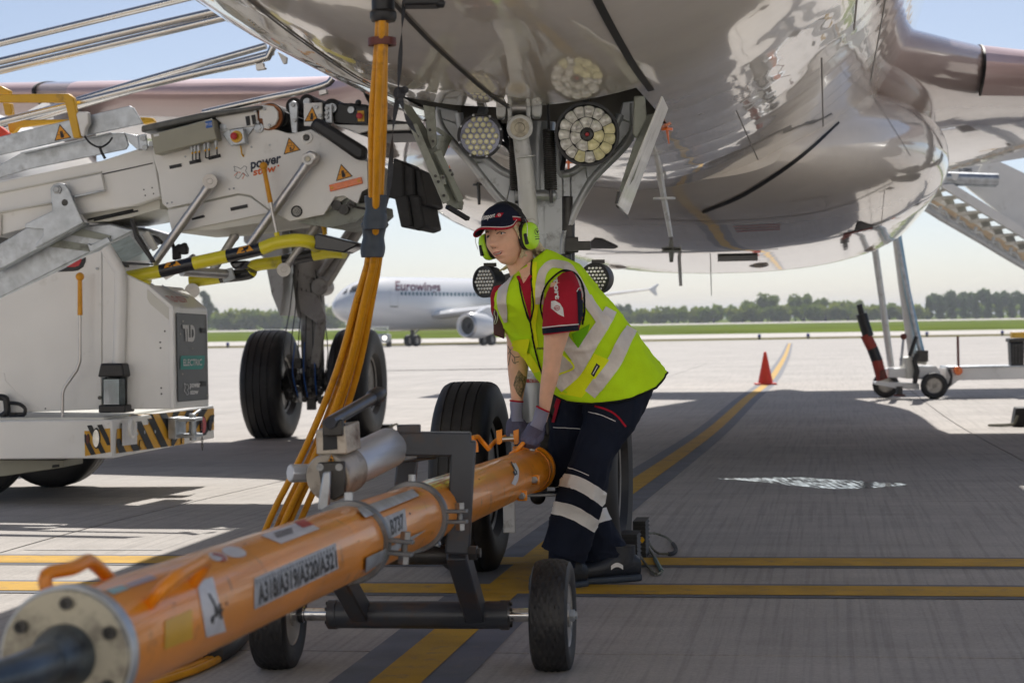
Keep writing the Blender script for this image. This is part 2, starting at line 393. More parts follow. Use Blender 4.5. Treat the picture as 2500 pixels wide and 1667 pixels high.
M = dict(
    white=mat('white_paint', (0.82, 0.815, 0.79), 0.32, var=0.05, vs=3, dirt=(0.55, 0.53, 0.48), dirt_amt=0.02, dscale=5, coat=0.2, rvar=0.08),
    white2=mat('white_decal', (0.72, 0.72, 0.72), 0.5, var=0.06, vs=30),
    offwhite=mat('offwhite_panel', (0.66, 0.65, 0.59), 0.4, var=0.06, vs=4),
    tan=mat('beige_box', (0.34, 0.33, 0.26), 0.45, var=0.06, vs=8, dirt=(0.2, 0.19, 0.15), dirt_amt=0.2),
    galv=mat('galvanised_steel', (0.50, 0.53, 0.56), 0.42, 0.7, var=0.22, vs=14, bump=0.06, bs=40, dirt=(0.28, 0.29, 0.30), dirt_amt=0.35, dscale=9, rvar=0.12),
    galvdark=mat('weathered_steel', (0.20, 0.21, 0.22), 0.45, 0.6, var=0.25, vs=16, dirt=(0.09, 0.08, 0.07), dirt_amt=0.4, dscale=14),
    gearleg=mat('gear_leg_paint', (0.36, 0.345, 0.32), 0.4, var=0.12, vs=6, dirt=(0.12, 0.1, 0.085), dirt_amt=0.35, dscale=9),
    steel=mat('brushed_steel', (0.60, 0.58, 0.56), 0.40, 1.0, var=0.1, vs=10, rvar=0.08),
    rail=mat('stainless_rail', (0.68, 0.66, 0.63), 0.27, 1.0, var=0.06, vs=4, rvar=0.05),
    chrome=mat('chrome_shaft', (0.7, 0.7, 0.7), 0.08, 1.0, var=0.1, vs=30, dirt=(0.1, 0.08, 0.06), dirt_amt=0.2, dscale=20),
    alu=mat('aluminium_pump', (0.60, 0.62, 0.66), 0.40, 0.55, var=0.08, vs=8, bump=0.03, bs=30, aniso=(1, 1, 12), rvar=0.08),
    darkframe=mat('dark_grey_frame', (0.045, 0.05, 0.062), 0.36, var=0.15, vs=9, dirt=(0.11, 0.055, 0.025), dirt_amt=0.3, dscale=7, rvar=0.1),
    black=mat('black_plastic', (0.012, 0.012, 0.014), 0.4, var=0.2, vs=20),
    rubber=mat('black_rubber', (0.016, 0.016, 0.017), 0.62, var=0.2, vs=14, bump=0.12, bs=120, dirt=(0.045, 0.042, 0.038), dirt_amt=0.35, dscale=10),
    tyre=mat('tyre_rubber', (0.014, 0.014, 0.0155), 0.55, var=0.25, vs=9, bump=0.08, bs=90, dirt=(0.05, 0.046, 0.042), dirt_amt=0.3, dscale=6, rvar=0.1),
    orange=mat('orange_paint', (0.84, 0.275, 0.008), 0.33, var=0.12, vs=5, coat=0.28, dirt=(0.20, 0.075, 0.02), dirt_amt=0.16, dscale=15, rvar=0.08),
    cable=mat('orange_cable', (0.72, 0.32, 0.010), 0.45, var=0.14, vs=12, bump=0.06, bs=80, dirt=(0.25, 0.1, 0.01), dirt_amt=0.3, dscale=12),
    yellow=mat('yellow_paint', (0.72, 0.40, 0.012), 0.35, var=0.07, vs=7, dirt=(0.3, 0.17, 0.03), dirt_amt=0.15, dscale=8),
    lemon=mat('lemon_tube_paint', (0.78, 0.68, 0.02), 0.28, var=0.07, vs=7, coat=0.3, dirt=(0.3, 0.26, 0.05), dirt_amt=0.1, dscale=9),
    blackpaint=mat('black_gloss_paint', (0.012, 0.012, 0.016), 0.22, var=0.1, vs=7, coat=0.3),
    red=mat('red_plastic', (0.5, 0.02, 0.03), 0.35, var=0.06),
    cone=mat('cone_orange', (0.72, 0.05, 0.018), 0.45, var=0.08, vs=8),
    amber=mat('amber_reflector', (0.85, 0.17, 0.012), 0.2, var=0.1, vs=60, coat=0.6),
    sign=mat('sign_amber', (0.78, 0.33, 0.012), 0.45, var=0.05),
    ink=mat('black_ink', (0.012, 0.013, 0.016), 0.5, var=0.1),
    navyink=mat('navy_ink', (0.012, 0.022, 0.05), 0.5, var=0.1),
    orangeink=mat('orange_ink', (0.72, 0.14, 0.02), 0.5, var=0.1),
    redink=mat('red_ink', (0.45, 0.05, 0.04), 0.55, var=0.3, vs=90),
    blueink=mat('blue_label', (0.02, 0.12, 0.45), 0.5, var=0.1),
    label=mat('silver_label', (0.40, 0.41, 0.43), 0.45, var=0.18, vs=25, dirt=(0.18, 0.18, 0.2), dirt_amt=0.3, dscale=18),
    chartlabel=mat('grey_panel', (0.055, 0.06, 0.068), 0.38, var=0.1, vs=6, dirt=(0.1, 0.1, 0.1), dirt_amt=0.2),
    teal=mat('teal_label', (0.0, 0.28, 0.24), 0.45, var=0.05),
    tape=mat('blue_grey_tape', (0.035, 0.048, 0.066), 0.5, var=0.2, vs=12, bump=0.2, bs=40),
    strapm=mat('grey_webbing', (0.04, 0.042, 0.048), 0.8, var=0.2, vs=40, bump=0.25, bs=220),
    brownred=mat('brown_red_ring', (0.13, 0.028, 0.018), 0.5, var=0.2, vs=20),
    rope=mat('grey_rope', (0.2, 0.2, 0.16), 0.85, var=0.3, vs=60, bump=0.4, bs=160),
    ropeblue=mat('teal_hose', (0.05, 0.14, 0.14), 0.5, var=0.2, vs=20),
    geargrey=mat('gear_grey_paint', (0.47, 0.49, 0.51), 0.3, 0.25, var=0.1, vs=5, coat=0.25, dirt=(0.12, 0.11, 0.10), dirt_amt=0.2, dscale=14, rvar=0.08),
    gearwhite=mat('gear_white_paint', (0.62, 0.63, 0.62), 0.35, 0.1, var=0.1, vs=5, dirt=(0.2, 0.17, 0.13), dirt_amt=0.2, dscale=16),
    primer=mat('grey_green_primer', (0.30, 0.32, 0.28), 0.42, var=0.14, vs=7, dirt=(0.08, 0.075, 0.06), dirt_amt=0.35, dscale=10),
    bay=mat('dark_bay', (0.10, 0.10, 0.09), 0.6, var=0.3, vs=8),
    dark=mat('dark_metal', (0.06, 0.058, 0.056), 0.4, 0.6, var=0.3, vs=20),
    rimm=mat('wheel_rim', (0.42, 0.40, 0.37), 0.38, 0.5, var=0.2, vs=10, dirt=(0.1, 0.09, 0.08), dirt_amt=0.4, dscale=14),
    beige=mat('brass_plate', (0.47, 0.43, 0.33), 0.4, 0.35, var=0.12, vs=7, dirt=(0.15, 0.13, 0.11), dirt_amt=0.55, dscale=26, rvar=0.1),
    bolt=mat('bolt_steel', (0.3, 0.31, 0.32), 0.35, 0.9, var=0.2, vs=40),
    glass=glass('clear_glass'),
    darkglass=mat('dark_glass', (0.015, 0.02, 0.025), 0.06, var=0.0, coat=0.5),
    lens=mat('lamp_lens', (0.8, 0.8, 0.74), 0.12, 0.55, var=0.25, vs=40, coat=0.8),
    lensyel=mat('lamp_bowl', (0.82, 0.78, 0.50), 0.14, 0.1, var=0.2, vs=40, coat=0.6),
    reflector=mat('reflector_petal', (0.80, 0.79, 0.74), 0.30, 0.35, var=0.2, vs=45, dirt=(0.10, 0.085, 0.08), dirt_amt=0.25, dscale=38, coat=0.6),
    lensblue=mat('lamp_back', (0.16, 0.17, 0.24), 0.25, 0.4, var=0.2, vs=20, coat=0.8),
)
# ================================================================== GROUND AND FAR FIELD
def concrete(name, base, tined=True):
    m = bpy.data.materials.new(name); m.use_nodes = True; t = m.node_tree; b = t.nodes['Principled BSDF']; N = t.nodes.new; L = t.links.new
    tc = N('ShaderNodeTexCoord')
    rot = N('ShaderNodeMapping'); rot.inputs['Rotation'].default_value = (0, 0, AX); L(tc.outputs['Object'], rot.inputs[0])
    P = rot.outputs[0]
    def nz(scale, detail=6, rough=0.6, sc=None):
        n = N('ShaderNodeTexNoise'); n.inputs['Scale'].default_value = scale; n.inputs['Detail'].default_value = detail; n.inputs['Roughness'].default_value = rough
        if sc:
            q = N('ShaderNodeMapping'); q.inputs['Scale'].default_value = sc; L(P, q.inputs[0]); L(q.outputs[0], n.inputs['Vector'])
        else: L(P, n.inputs['Vector'])
        return n.outputs[0]
    def mr(x, a, b_, c, d):
        r = N('ShaderNodeMapRange'); r.inputs[1].default_value = a; r.inputs[2].default_value = b_; r.inputs[3].default_value = c; r.inputs[4].default_value = d; L(x, r.inputs[0]); return r.outputs[0]
    def mul(a, b_):
        q = N('ShaderNodeMath'); q.operation = 'MULTIPLY'; L(a, q.inputs[0]); L(b_, q.inputs[1]); return q.outputs[0]
    v = mul(mr(nz(0.35), 0.3, 0.7, 0.88, 1.10), mr(nz(2.2, 8, 0.7), 0.3, 0.7, 0.88, 1.1))
    v = mul(v, mr(nz(70, 3), 0.3, 0.7, 0.86, 1.12))
    v = mul(v, mr(nz(1.0, 7, 0.7, (0.25, 5.0, 1)), 0.35, 0.62, 0.90, 1.03))     # scraped bands across the stand
    tin = nz(1.0, 3, 0.55, (42, 0.55, 1))                       # brushed grooves along the stand
    if tined: v = mul(v, mr(tin, 0.36, 0.52, 0.85, 1.03))
    mx = N('ShaderNodeMix'); mx.data_type = 'RGBA'; mx.blend_type = 'MULTIPLY'; mx.inputs[0].default_value = 1; mx.inputs[6].default_value = (*base, 1); L(v, mx.inputs[7])
    vo = N('ShaderNodeTexVoronoi'); vo.feature = 'DISTANCE_TO_EDGE'; vo.inputs['Scale'].default_value = 0.22
    wq = N('ShaderNodeMix'); wq.data_type = 'VECTOR'; wq.inputs[0].default_value = 0.12; L(P, wq.inputs[4]); nq = N('ShaderNodeTexNoise'); nq.inputs['Scale'].default_value = 1.4; nq.inputs['Detail'].default_value = 6; L(P, nq.inputs['Vector'])
    L(nq.outputs['Color'], wq.inputs[5]); L(wq.outputs[1], vo.inputs['Vector'])
    v = mul(v, mr(vo.outputs['Distance'], 0.0, 0.0035, 0.72, 1.0))
    so_ = N('ShaderNodeTexVoronoi'); so_.inputs['Scale'].default_value = 1.3; L(P, so_.inputs['Vector']); v = mul(v, mr(so_.outputs['Distance'], 0.02, 0.07, 0.7, 1.0))
    # tyre and oil stains
    st = mr(nz(0.8, 9, 0.72, (1.6, 0.5, 1)), 0.60, 0.74, 0, 0.5)
    m2 = N('ShaderNodeMix'); m2.data_type = 'RGBA'; m2.inputs[7].default_value = (base[0] * .5, base[1] * .49, base[2] * .48, 1); L(st, m2.inputs[0]); L(mx.outputs[2], m2.inputs[6])
    L(m2.outputs[2], b.inputs['Base Color']); b.inputs['Roughness'].default_value = 0.75; b.inputs['Specular IOR Level'].default_value = 0.35
    bu = N('ShaderNodeBump'); bu.inputs['Strength'].default_value = 0.5; bu.inputs['Distance'].default_value = 0.004
    ad = N('ShaderNodeMath'); ad.operation = 'ADD'; L(nz(110, 4), ad.inputs[0]); L(tin, ad.inputs[1]); L(ad.outputs[0], bu.inputs['Height']); L(bu.outputs[0], b.inputs['Normal'])
    return m
M['concrete'] = concrete('apron_concrete', (0.400, 0.371, 0.342))
M['concfar'] = concrete('pale_concrete', (0.52, 0.48, 0.44), False)
def worn(name, col, under, amt):
    return mat(name, col, 0.7, var=0.16, vs=5, bump=0.3, bs=120, dirt=under, dirt_amt=amt, dscale=14, spec=0.3)
M['ypaint'] = worn('yellow_marking', (0.50, 0.285, 0.022), (0.24, 0.17, 0.09), 0.30)
M['bpaint'] = worn('dark_marking_border', (0.15, 0.157, 0.18), (0.2, 0.19, 0.18), 0.30)
M['wpaint'] = worn('faint_white_marking', (0.42, 0.41, 0.40), (0.2, 0.19, 0.18), 0.5)
M['grass'] = mat('meadow_grass', (0.12, 0.165, 0.022), 1.0, spec=0.0, var=0.35, vs=0.06, dirt=(0.15, 0.17, 0.03), dirt_amt=0.5, dscale=0.02)
M['verge'] = mat('dry_verge', (0.17, 0.15, 0.075), 1.0, spec=0.0, var=0.4, vs=0.3, dirt=(0.09, 0.11, 0.03), dirt_amt=0.5, dscale=0.2)
M['soil'] = mat('joint_filler', (0.09, 0.085, 0.08), 0.9, var=0.2)

def sheet(name, x0, x1, ys, dz, m, fx=2):
    b = MB(); xs = np.linspace(x0, x1, fx)
    for i in range(len(ys) - 1):
        for j in range(fx - 1):
            b.add([(xs[j], ys[i], gz(ys[i]) + dz), (xs[j + 1], ys[i], gz(ys[i]) + dz), (xs[j + 1], ys[i + 1], gz(ys[i + 1]) + dz), (xs[j], ys[i + 1], gz(ys[i + 1]) + dz)], [(0, 1, 2, 3)])
    o = b.build(name, m, smooth=0); return tag(o, kind='structure')
GY = [-40, 0] + [a for a, q in GP if 5 < a < 40] + [60, 153]
tag(sheet('ground', -6000, 6000, GY + [165, 170, 400, 1000, 3000, 8500], -0.03, M['soil']), 'bare base under the apron slabs and the airfield grass')
far = sheet('apron_far', -600, 600, [58.0, 100, 153], -0.006, M['concrete']); tag(far, 'pale concrete apron beyond the parked airliner')
tag(sheet('apron_rear', -600, 600, [-40, -6.5], -0.006, M['concrete']), 'concrete apron behind the camera')
tag(sheet('apron_side', -600, -36, [-6.5, 0] + [a for a, q in GP if 5 < a < 40] + [58.0], -0.006, M['concrete']), 'concrete apron far to the left')
tag(sheet('apron_margin', 40, 600, [-6.5, 0] + [a for a, q in GP if 5 < a < 40] + [58.0], -0.006, M['concrete']), 'concrete apron far to the right')
tag(sheet('verge', -1500, 1500, [153, 163, 170], 0.0, M['verge']), 'strip of dry grass at the far edge of the apron')
tag(sheet('taxiway', -2500, 2500, [170, 212], 0.004, M['concfar']), 'pale taxiway strip beyond the apron')
tag(sheet('airfield_grass', -4000, 4000, [212, 520], 0.0, M['grass']), 'flat mown green grass between the taxiway and the runway')
tag(sheet('runway', -5000, 5000, [520, 640], 0.004, M['concfar']), 'pale runway strip in front of the trees')
tag(sheet('meadow', -6000, 6000, [640, 8400], 0.0, M['grass']), 'green land under the distant trees')

# slabs of the apron: each its own piece, joints 14 mm wide
apron = bpy.data.objects.new('apron', None); COL.objects.link(apron); apron['kind'] = 'structure'; apron['label'] = 'grooved concrete apron laid in large square slabs'
ROOTM['apron'] = Matrix.Identity(4)
NG = ground(1307, 1389)                       # foot of the nose gear
J0 = ground(1240, 1592); jy = (J0 - NG).dot(YL)
SL = 5.0
def inside(p): return -37 < p.x < 41 and -7.5 < p.y < 59
for i in range(-9, 10):
    for j in range(-4, 12):
        lx0, lx1 = 2.55 + i * SL, 2.55 + (i + 1) * SL - 0.014; ly0, ly1 = jy + j * SL, jy + (j + 1) * SL - 0.014
        c = NG + XL * ((lx0 + lx1) / 2) + YL * ((ly0 + ly1) / 2)
        if not inside(c): continue
        b = MB(); n = 11; rows = []
        for a in range(n):
            row = []
            for k in range(n):
                p = NG + XL * (lx0 + (lx1 - lx0) * k / (n - 1)) + YL * (ly0 + (ly1 - ly0) * a / (n - 1)); p.z = gz(p.y); row.append(p)
            rows.append(row)
        grid(b, rows, 10)
        ed = [rows[0][k] for k in range(n)] + [rows[a][n - 1] for a in range(1, n)] + [rows[n - 1][k] for k in range(n - 2, -1, -1)] + [rows[a][0] for a in range(n - 2, 0, -1)]
        lo = [p - V((0, 0, 0.028)) for p in ed]; q = len(ed)
        b.add(ed + lo, [(k, (k + 1) % q, q + (k + 1) % q, q + k) for k in range(q)])
        b.build('concrete_slab', M['concrete'], apron, smooth=30)

# painted markings
def mark(name, pts, w_, m, dz, label, n=80):
    P = spline(pts, n) if len(pts) > 2 else [V(pts[0]).lerp(V(pts[1]), i / (n - 1)) for i in range(n)]
    b = MB(); rows = []
    for i, p in enumerate(P):
        t = P[min(i + 1, n - 1)] - P[max(i - 1, 0)]; t.z = 0; t.normalize(); s_ = V((t.y, -t.x, 0)); row = []
        for o in (w_[0], w_[1]):
            q = p + s_ * o; q.z = gz(q.y) + dz; row.append(q)
        rows.append(row)
    grid(b, rows, 50)
    return tag(b.build(name, m, smooth=0), label, kind='structure')
C1 = [ground(700, 1896), ground(966, 1666), ground(1307, 1371), ground(1564, 1174), ground(1823, 974), ground(1868, 939), ground(1905, 890), ground(1928, 838)]
mark('centreline_border', C1, (-0.185, 0.19), M['bpaint'], 0.0016, 'dark border band under the yellow stand centreline', 160)
mark('yellow_centreline', C1, (-0.072, 0.072), M['ypaint'], 0.0034, 'yellow stand centreline running under the nose wheel and curving away', 160)
for k, (ya, wd) in enumerate(((1371, 0.1), (1440, 0.1))):
    c = ground(1400, ya); y0 = (c - NG).dot(YL)
    pts = [NG + YL * y0 + XL * -9, NG + YL * y0 + XL * 9]
    lb = 'farther' if k == 0 else 'nearer'
    mark('stop_line_border', pts, (-0.178, 0.178), M['bpaint'], 0.0024 + 0.0004 * k, 'dark border under the %s yellow stop line' % lb, 40)
    mark('yellow_stop_line', pts, (-0.125, 0.125), M['ypaint'], 0.0044 + 0.0004 * k, 'the %s of two yellow lines painted across the stand' % lb, 40)
a_, b_ = ground(60, 1342), ground(395, 1342)
mark('faint_line', [a_, b_], (-0.012, 0.012), M['wpaint'], 0.002, 'thin pale line on the shaded concrete at left', 12)

# puddle: a thin film of water that mirrors the sky beyond
pud = MB(); out = []
cp = [(1750, 1169), (1850, 1167), (1930, 1166), (2040, 1171), (2130, 1177), (2215, 1183), (2150, 1190), (2070, 1194), (2010, 1193), (1950, 1187), (1880, 1179), (1815, 1173)]
for p in spline([(x, y, 0) for x, y in cp + cp[:1]], 46)[:-1]:
    q = ground(p.x + rnd.uniform(-5, 5), p.y + rnd.uniform(-0.6, 0.6)); q.z += 0.003; out.append(q)
pud.poly(out)
M['water'] = mat('rain_water', (0.05, 0.05, 0.052), 0.07, var=0.1, bump=0.025, bs=30, spec=1.0, coat=1.0, aniso=(3, 0.6, 1))
_wt = M['water'].node_tree; _b = _wt.nodes['Principled BSDF']; _wc = _wt.nodes.new('ShaderNodeTexCoord'); _mp = _wt.nodes.new('ShaderNodeMapping'); _mp.inputs['Scale'].default_value = (46, 3.2, 1); _mp.inputs['Rotation'].default_value = (0, 0, AX)
_n = _wt.nodes.new('ShaderNodeTexNoise'); _n.inputs['Scale'].default_value = 1.0; _n.inputs['Detail'].default_value = 5; _r = _wt.nodes.new('ShaderNodeMapRange'); _r.inputs[1].default_value = 0.40; _r.inputs[2].default_value = 0.66
_wt.links.new(_wc.outputs['Object'], _mp.inputs[0]); _wt.links.new(_mp.outputs[0], _n.inputs['Vector']); _wt.links.new(_n.outputs[0], _r.inputs[0]); _wt.links.new(_r.outputs[0], _b.inputs['Alpha'])
tag(pud.build('puddle', M['water'], smooth=0), 'long thin puddle shining on the shaded concrete', kind='structure')

# ------------------------------------------------------------------ trees far across the field
def leaf(name, col, thr):
    """leaves: they reflect a little and let the low back light through"""
    m = mat(name, col, 0.8, var=0.35, vs=0.5, spec=0.1); t = m.node_tree; b = t.nodes['Principled BSDF']; o = t.nodes['Material Output']
    tr = t.nodes.new('ShaderNodeBsdfTranslucent'); tr.inputs[0].default_value = (*thr, 1); mx = t.nodes.new('ShaderNodeMixShader'); mx.inputs[0].default_value = 0.5
    t.links.new(b.outputs[0], mx.inputs[1]); t.links.new(tr.outputs[0], mx.inputs[2]); t.links.new(mx.outputs[0], o.inputs['Surface']); return m
M['leafA'] = leaf('leaves_mid_green', (0.10, 0.13, 0.035), (0.62, 0.74, 0.16)); M['leafB'] = leaf('leaves_dark_green', (0.06, 0.09, 0.04), (0.40, 0.55, 0.18)); M['leafC'] = leaf('leaves_light_green', (0.12, 0.145, 0.035), (0.80, 0.88, 0.20))
M['bark'] = mat('bark', (0.07, 0.055, 0.04), 0.9, var=0.3, vs=2)
def crown_mesh(kind, seed):
    r_ = random.Random(seed); b = MB(); lobes = []
    if kind == 'round':
        for _ in range(9): lobes.append((r_.uniform(-3.2, 3.2), r_.uniform(-3, 3), r_.uniform(3.5, 8.2), r_.uniform(1.5, 2.6)))
    elif kind == 'tall':
        for k in range(9): lobes.append((r_.uniform(-1, 1) * (1.4 - k * .08), r_.uniform(-1, 1), 2.5 + k * 1.15, 1.8 - k * 0.1))
    elif kind == 'bush':
        for _ in range(8): lobes.append((r_.uniform(-4.5, 4.5), r_.uniform(-2, 2), r_.uniform(1.2, 3.2), r_.uniform(1.2, 2.0)))
    else:
        for k in range(7): lobes.append((r_.uniform(-.3, .3), r_.uniform(-.3, .3), 1.6 + k * 0.95, 1.75 - k * 0.2))
    for x, y, z, r0 in lobes:
        for _ in range(90):
            d = V((r_.gauss(0, 1), r_.gauss(0, 1), r_.gauss(0, 1))).normalized(); rr = r0 * r_.uniform(0.45, 1.08)
            c = V((x, y, z)) + d * rr; s_ = r_.uniform(0.3, 0.7)
            u = V((r_.gauss(0, 1), r_.gauss(0, 1), r_.gauss(0, 1))).normalized(); a, e = perp(u)
            b.add([c + a * s_, c - a * s_ * .8, c + e * s_ * .9, c - e * s_, c + u * s_ * .6, c - u * s_ * .5], [(0, 2, 4), (2, 1, 4), (1, 3, 4), (3, 0, 4), (2, 0, 5), (1, 2, 5), (3, 1, 5), (0, 3, 5)])
    return b
def trunk_mesh(h, r_):
    b = MB(); b.tube([(0, 0, 0), (0.1, 0, h * .5), (0, 0.1, h)], [r_, r_ * .8, r_ * .4], 7)
    for a in range(4):
        an = a * 1.7; b.tube([(0, 0, h * (.45 + .1 * a)), (math.cos(an) * h * .2, math.sin(an) * h * .2, h * (.7 + .1 * a)), (math.cos(an) * h * .32, math.sin(an) * h * .32, h * (.95 + .08 * a))], [r_ * .45, r_ * .3, r_ * .15], 5)
    return b
protos = {}
ORD = ['first', 'second', 'third', 'fourth', 'fifth', 'sixth', 'seventh', 'eighth', 'ninth', 'tenth', 'eleventh', 'twelfth', 'thirteenth', 'fourteenth']
def tree(kind, leaf, var, loc, s, label, group):
    key = (kind, leaf, var)
    if key not in protos:
        t = thing(kind + '_tree' if kind != 'bush' else 'bush', label, 'tree' if kind != 'bush' else 'bush', loc, 0, group)
        crown_mesh(kind, hash(key[2]) % 97 + len(kind)).build('crown', M[leaf], t, local=True, smooth=0)
        trunk_mesh({'round': 6, 'tall': 9, 'bush': 2, 'conical': 5}[kind], 0.3).build('trunk', M['bark'], t, local=True)
        t.scale = (s, s, s); protos[key] = t
    else:
        t = copy_tree(protos[key], Matrix.Translation(V(loc)) @ Matrix.Rotation(rnd.uniform(0, 6), 4, 'Z') @ Matrix.Scale(s, 4), label)
    return t
def tx(x, D): return (x - CX) / FPX * D
TG = 'trees along the far side of the runway'
TL = [  # picture x, top y, kind, leaf, label
    (505, 712, 'tall', 'leafB', 'tallest tree at left, dark and pointed, beside the loader hood'),
    (530, 752, 'tall', 'leafB', 'dark narrow tree just right of the tallest left tree'),
    (486, 742, 'tall', 'leafB', 'dark narrow tree half hidden by the loader hood'),
    (1525, 738, 'round', 'leafB', 'dark round tree beside the vest of the worker'),
    (1655, 742, 'round', 'leafC', 'small rounded tree above the hedge left of the cone'),
    (1835, 722, 'round', 'leafA', 'broad round tree above the traffic cone'),
    (1875, 716, 'round', 'leafA', 'broad round tree just left of the tallest central one'),
    (1960, 712, 'round', 'leafA', 'tallest of the round trees in the middle of the far wood'),
    (2000, 716, 'round', 'leafA', 'round tree right of the tallest central one'),
    (2050, 732, 'round', 'leafC', 'light green round tree left of the loader trolley mast'),
    (2090, 728, 'round', 'leafC', 'light green round tree behind the black and red lever'),
    (2150, 738, 'round', 'leafA', 'mid green round tree behind the thin white pole'),
    (2195, 742, 'round', 'leafC', 'pale low round tree between the white poles'),
    (2240, 742, 'round', 'leafA', 'low round tree right of the slanted white mast'),
]
for x, ty, kind, leaf, lb in TL:
    D = 675 + rnd.uniform(-12, 12); base = gz(D); hz = 773 + .0155 * (1860 - x)
    H = (hz - ty) / FPX * D + CAM_H - base
    top = {'round': 10.2, 'tall': 12.6, 'conical': 8.5}[kind]
    tree(kind, leaf, x % 3, (tx(x, D), D, base), H / top, lb, TG)
for k in range(9):                                             # the row of conical trees at right
    x = 2268 + k * 29; D = 668; H = 7.6 + rnd.uniform(-.7, .7)
    tree('conical', 'leafB', 1, (tx(x, D), D, gz(D)), H / 8.5, ORD[k] + ' from the left of the small dark conical trees under the boarding stairs', 'row of conical trees')
for k in range(7):
    x = 2295 + k * 36; D = 730; H = 11.0 + rnd.uniform(-1.0, 1.2)
    tree('round', 'leafB', 2, (tx(x, D), D, gz(D)), H / 10.2, ORD[k] + ' from the left of the blue green round trees behind the conical row', 'round trees behind the conical row')
for k in range(14):                                            # bushes in front
    x = 1545 + k * 52 + rnd.uniform(-10, 10); D = 655 + rnd.uniform(-6, 6)
    tree('bush', 'leafC' if k % 2 else 'leafA', k % 2, (tx(x, D), D, gz(D)), rnd.uniform(0.85, 1.2), ORD[k] + ' low bush from the left in the hedge right of the worker', 'bushes along the runway edge')
for k in range(8):
    x = 545 + k * 36 + rnd.uniform(-8, 8); D = 660
    tree('bush', 'leafC' if k % 3 else 'leafA', k % 2, (tx(x, D), D, gz(D)), rnd.uniform(1.1, 1.6), ORD[k] + ' low bush from the left of those behind the main wheels', 'bushes behind the main wheels')
wood = MB(); r_ = random.Random(5)
for k in range(2600):                                          # the wood behind reads as one mass
    x = r_.uniform(-330, 330); D = r_.uniform(705, 760); hh = 5.5 + 2.2 * noise.noise(V((x * .03, 0, 0))) + 1.5 * noise.noise(V((x * .11, 4, 0)))
    if x > 125: hh *= .8
    c = V((x, D, gz(D) + r_.uniform(0.3, max(1.5, hh)))); s_ = r_.uniform(0.7, 1.5); u = V((r_.gauss(0, 1), r_.gauss(0, 1), r_.gauss(0, 1))).normalized(); a, e = perp(u)
    wood.mi = 0 if r_.random() < .5 else 1
    wood.add([c + a * s_, c - a * s_, c + e * s_, c - e * s_, c + u * s_ * .8, c - u * s_ * .7], [(0, 2, 4), (2, 1, 4), (1, 3, 4), (3, 0, 4), (2, 0, 5), (1, 2, 5), (3, 1, 5), (0, 3, 5)])
tag(wood.build('far_wood', [M['leafB'], M['leafA']], smooth=0), 'hazy belt of woodland behind the single trees', 'wood', kind='stuff')

# blue taxiway edge lights
M['bluelens'] = mat('blue_lens', (0.02, 0.04, 0.4), 0.2, var=0.1)
first = None
for x, y, lb in ((1854, 831, 'blue edge light left of the far end of the yellow line'), (1973, 828, 'blue edge light just right of the far end of the yellow line'), (2263, 822, 'blue edge light behind the loader trolley'), (2447, 815, 'blue edge light farthest right near the black bin'), (556, 838, 'blue edge light left of the main wheels')):
    D = 156; p = px(x, y, D); p.z = gz(D)
    if first is None:
        first = thing('edge_light', lb, 'edge light', p, 0, 'blue lights along the apron edge')
        MB().cone((0, 0, 0), (0, 0, .16), .12, .07, 10).cone((0, 0, .16), (0, 0, .22), .14, .14, 12).build('base', M['dark'], first, local=True)
        MB().lathe((0, 0, .22), (0, 0, 1), [(0, .12), (.12, .12), (.19, .06)], 12).build('lens', M['bluelens'], first, local=True)
    else: copy_tree(first, Matrix.Translation(p), lb)

# added, unseen pale building behind the viewpoint, bounces sunlight onto upright shaded faces
M['bounce_facade'] = mat('bounce_facade_panel', (0.78, 0.76, 0.72), 0.6, var=0.05, vs=0.5)
TBD = bpy.data.objects.new('bounce_building', None); COL.objects.link(TBD); TBD['kind'] = 'structure'; TBD['label'] = 'unseen pale building added to bounce sunlight onto airliner, loader and worker'; ROOTM['bounce_building'] = Matrix.Identity(4)
b = MB(); b.lbox(-55, 60, -40, -15, 0, 14); b.lbox(-56, 61, -41, -14.6, 14, 14.7); b.build('bounce_facade', M['bounce_facade'], TBD)
for lv in (4.2, 9.0):
    for k in range(16): x = -52 + k * 7.1; MB().lbox(x, x + 4.6, -15.02, -14.93, lv, lv + 1.9).build('window', M['darkglass'], TBD)
for k in range(17): x = -54.2 + k * 7.1; MB().lbox(x, x + .5, -15.0, -14.75, 0, 14).build('pilaster', M['bounce_facade'], TBD)
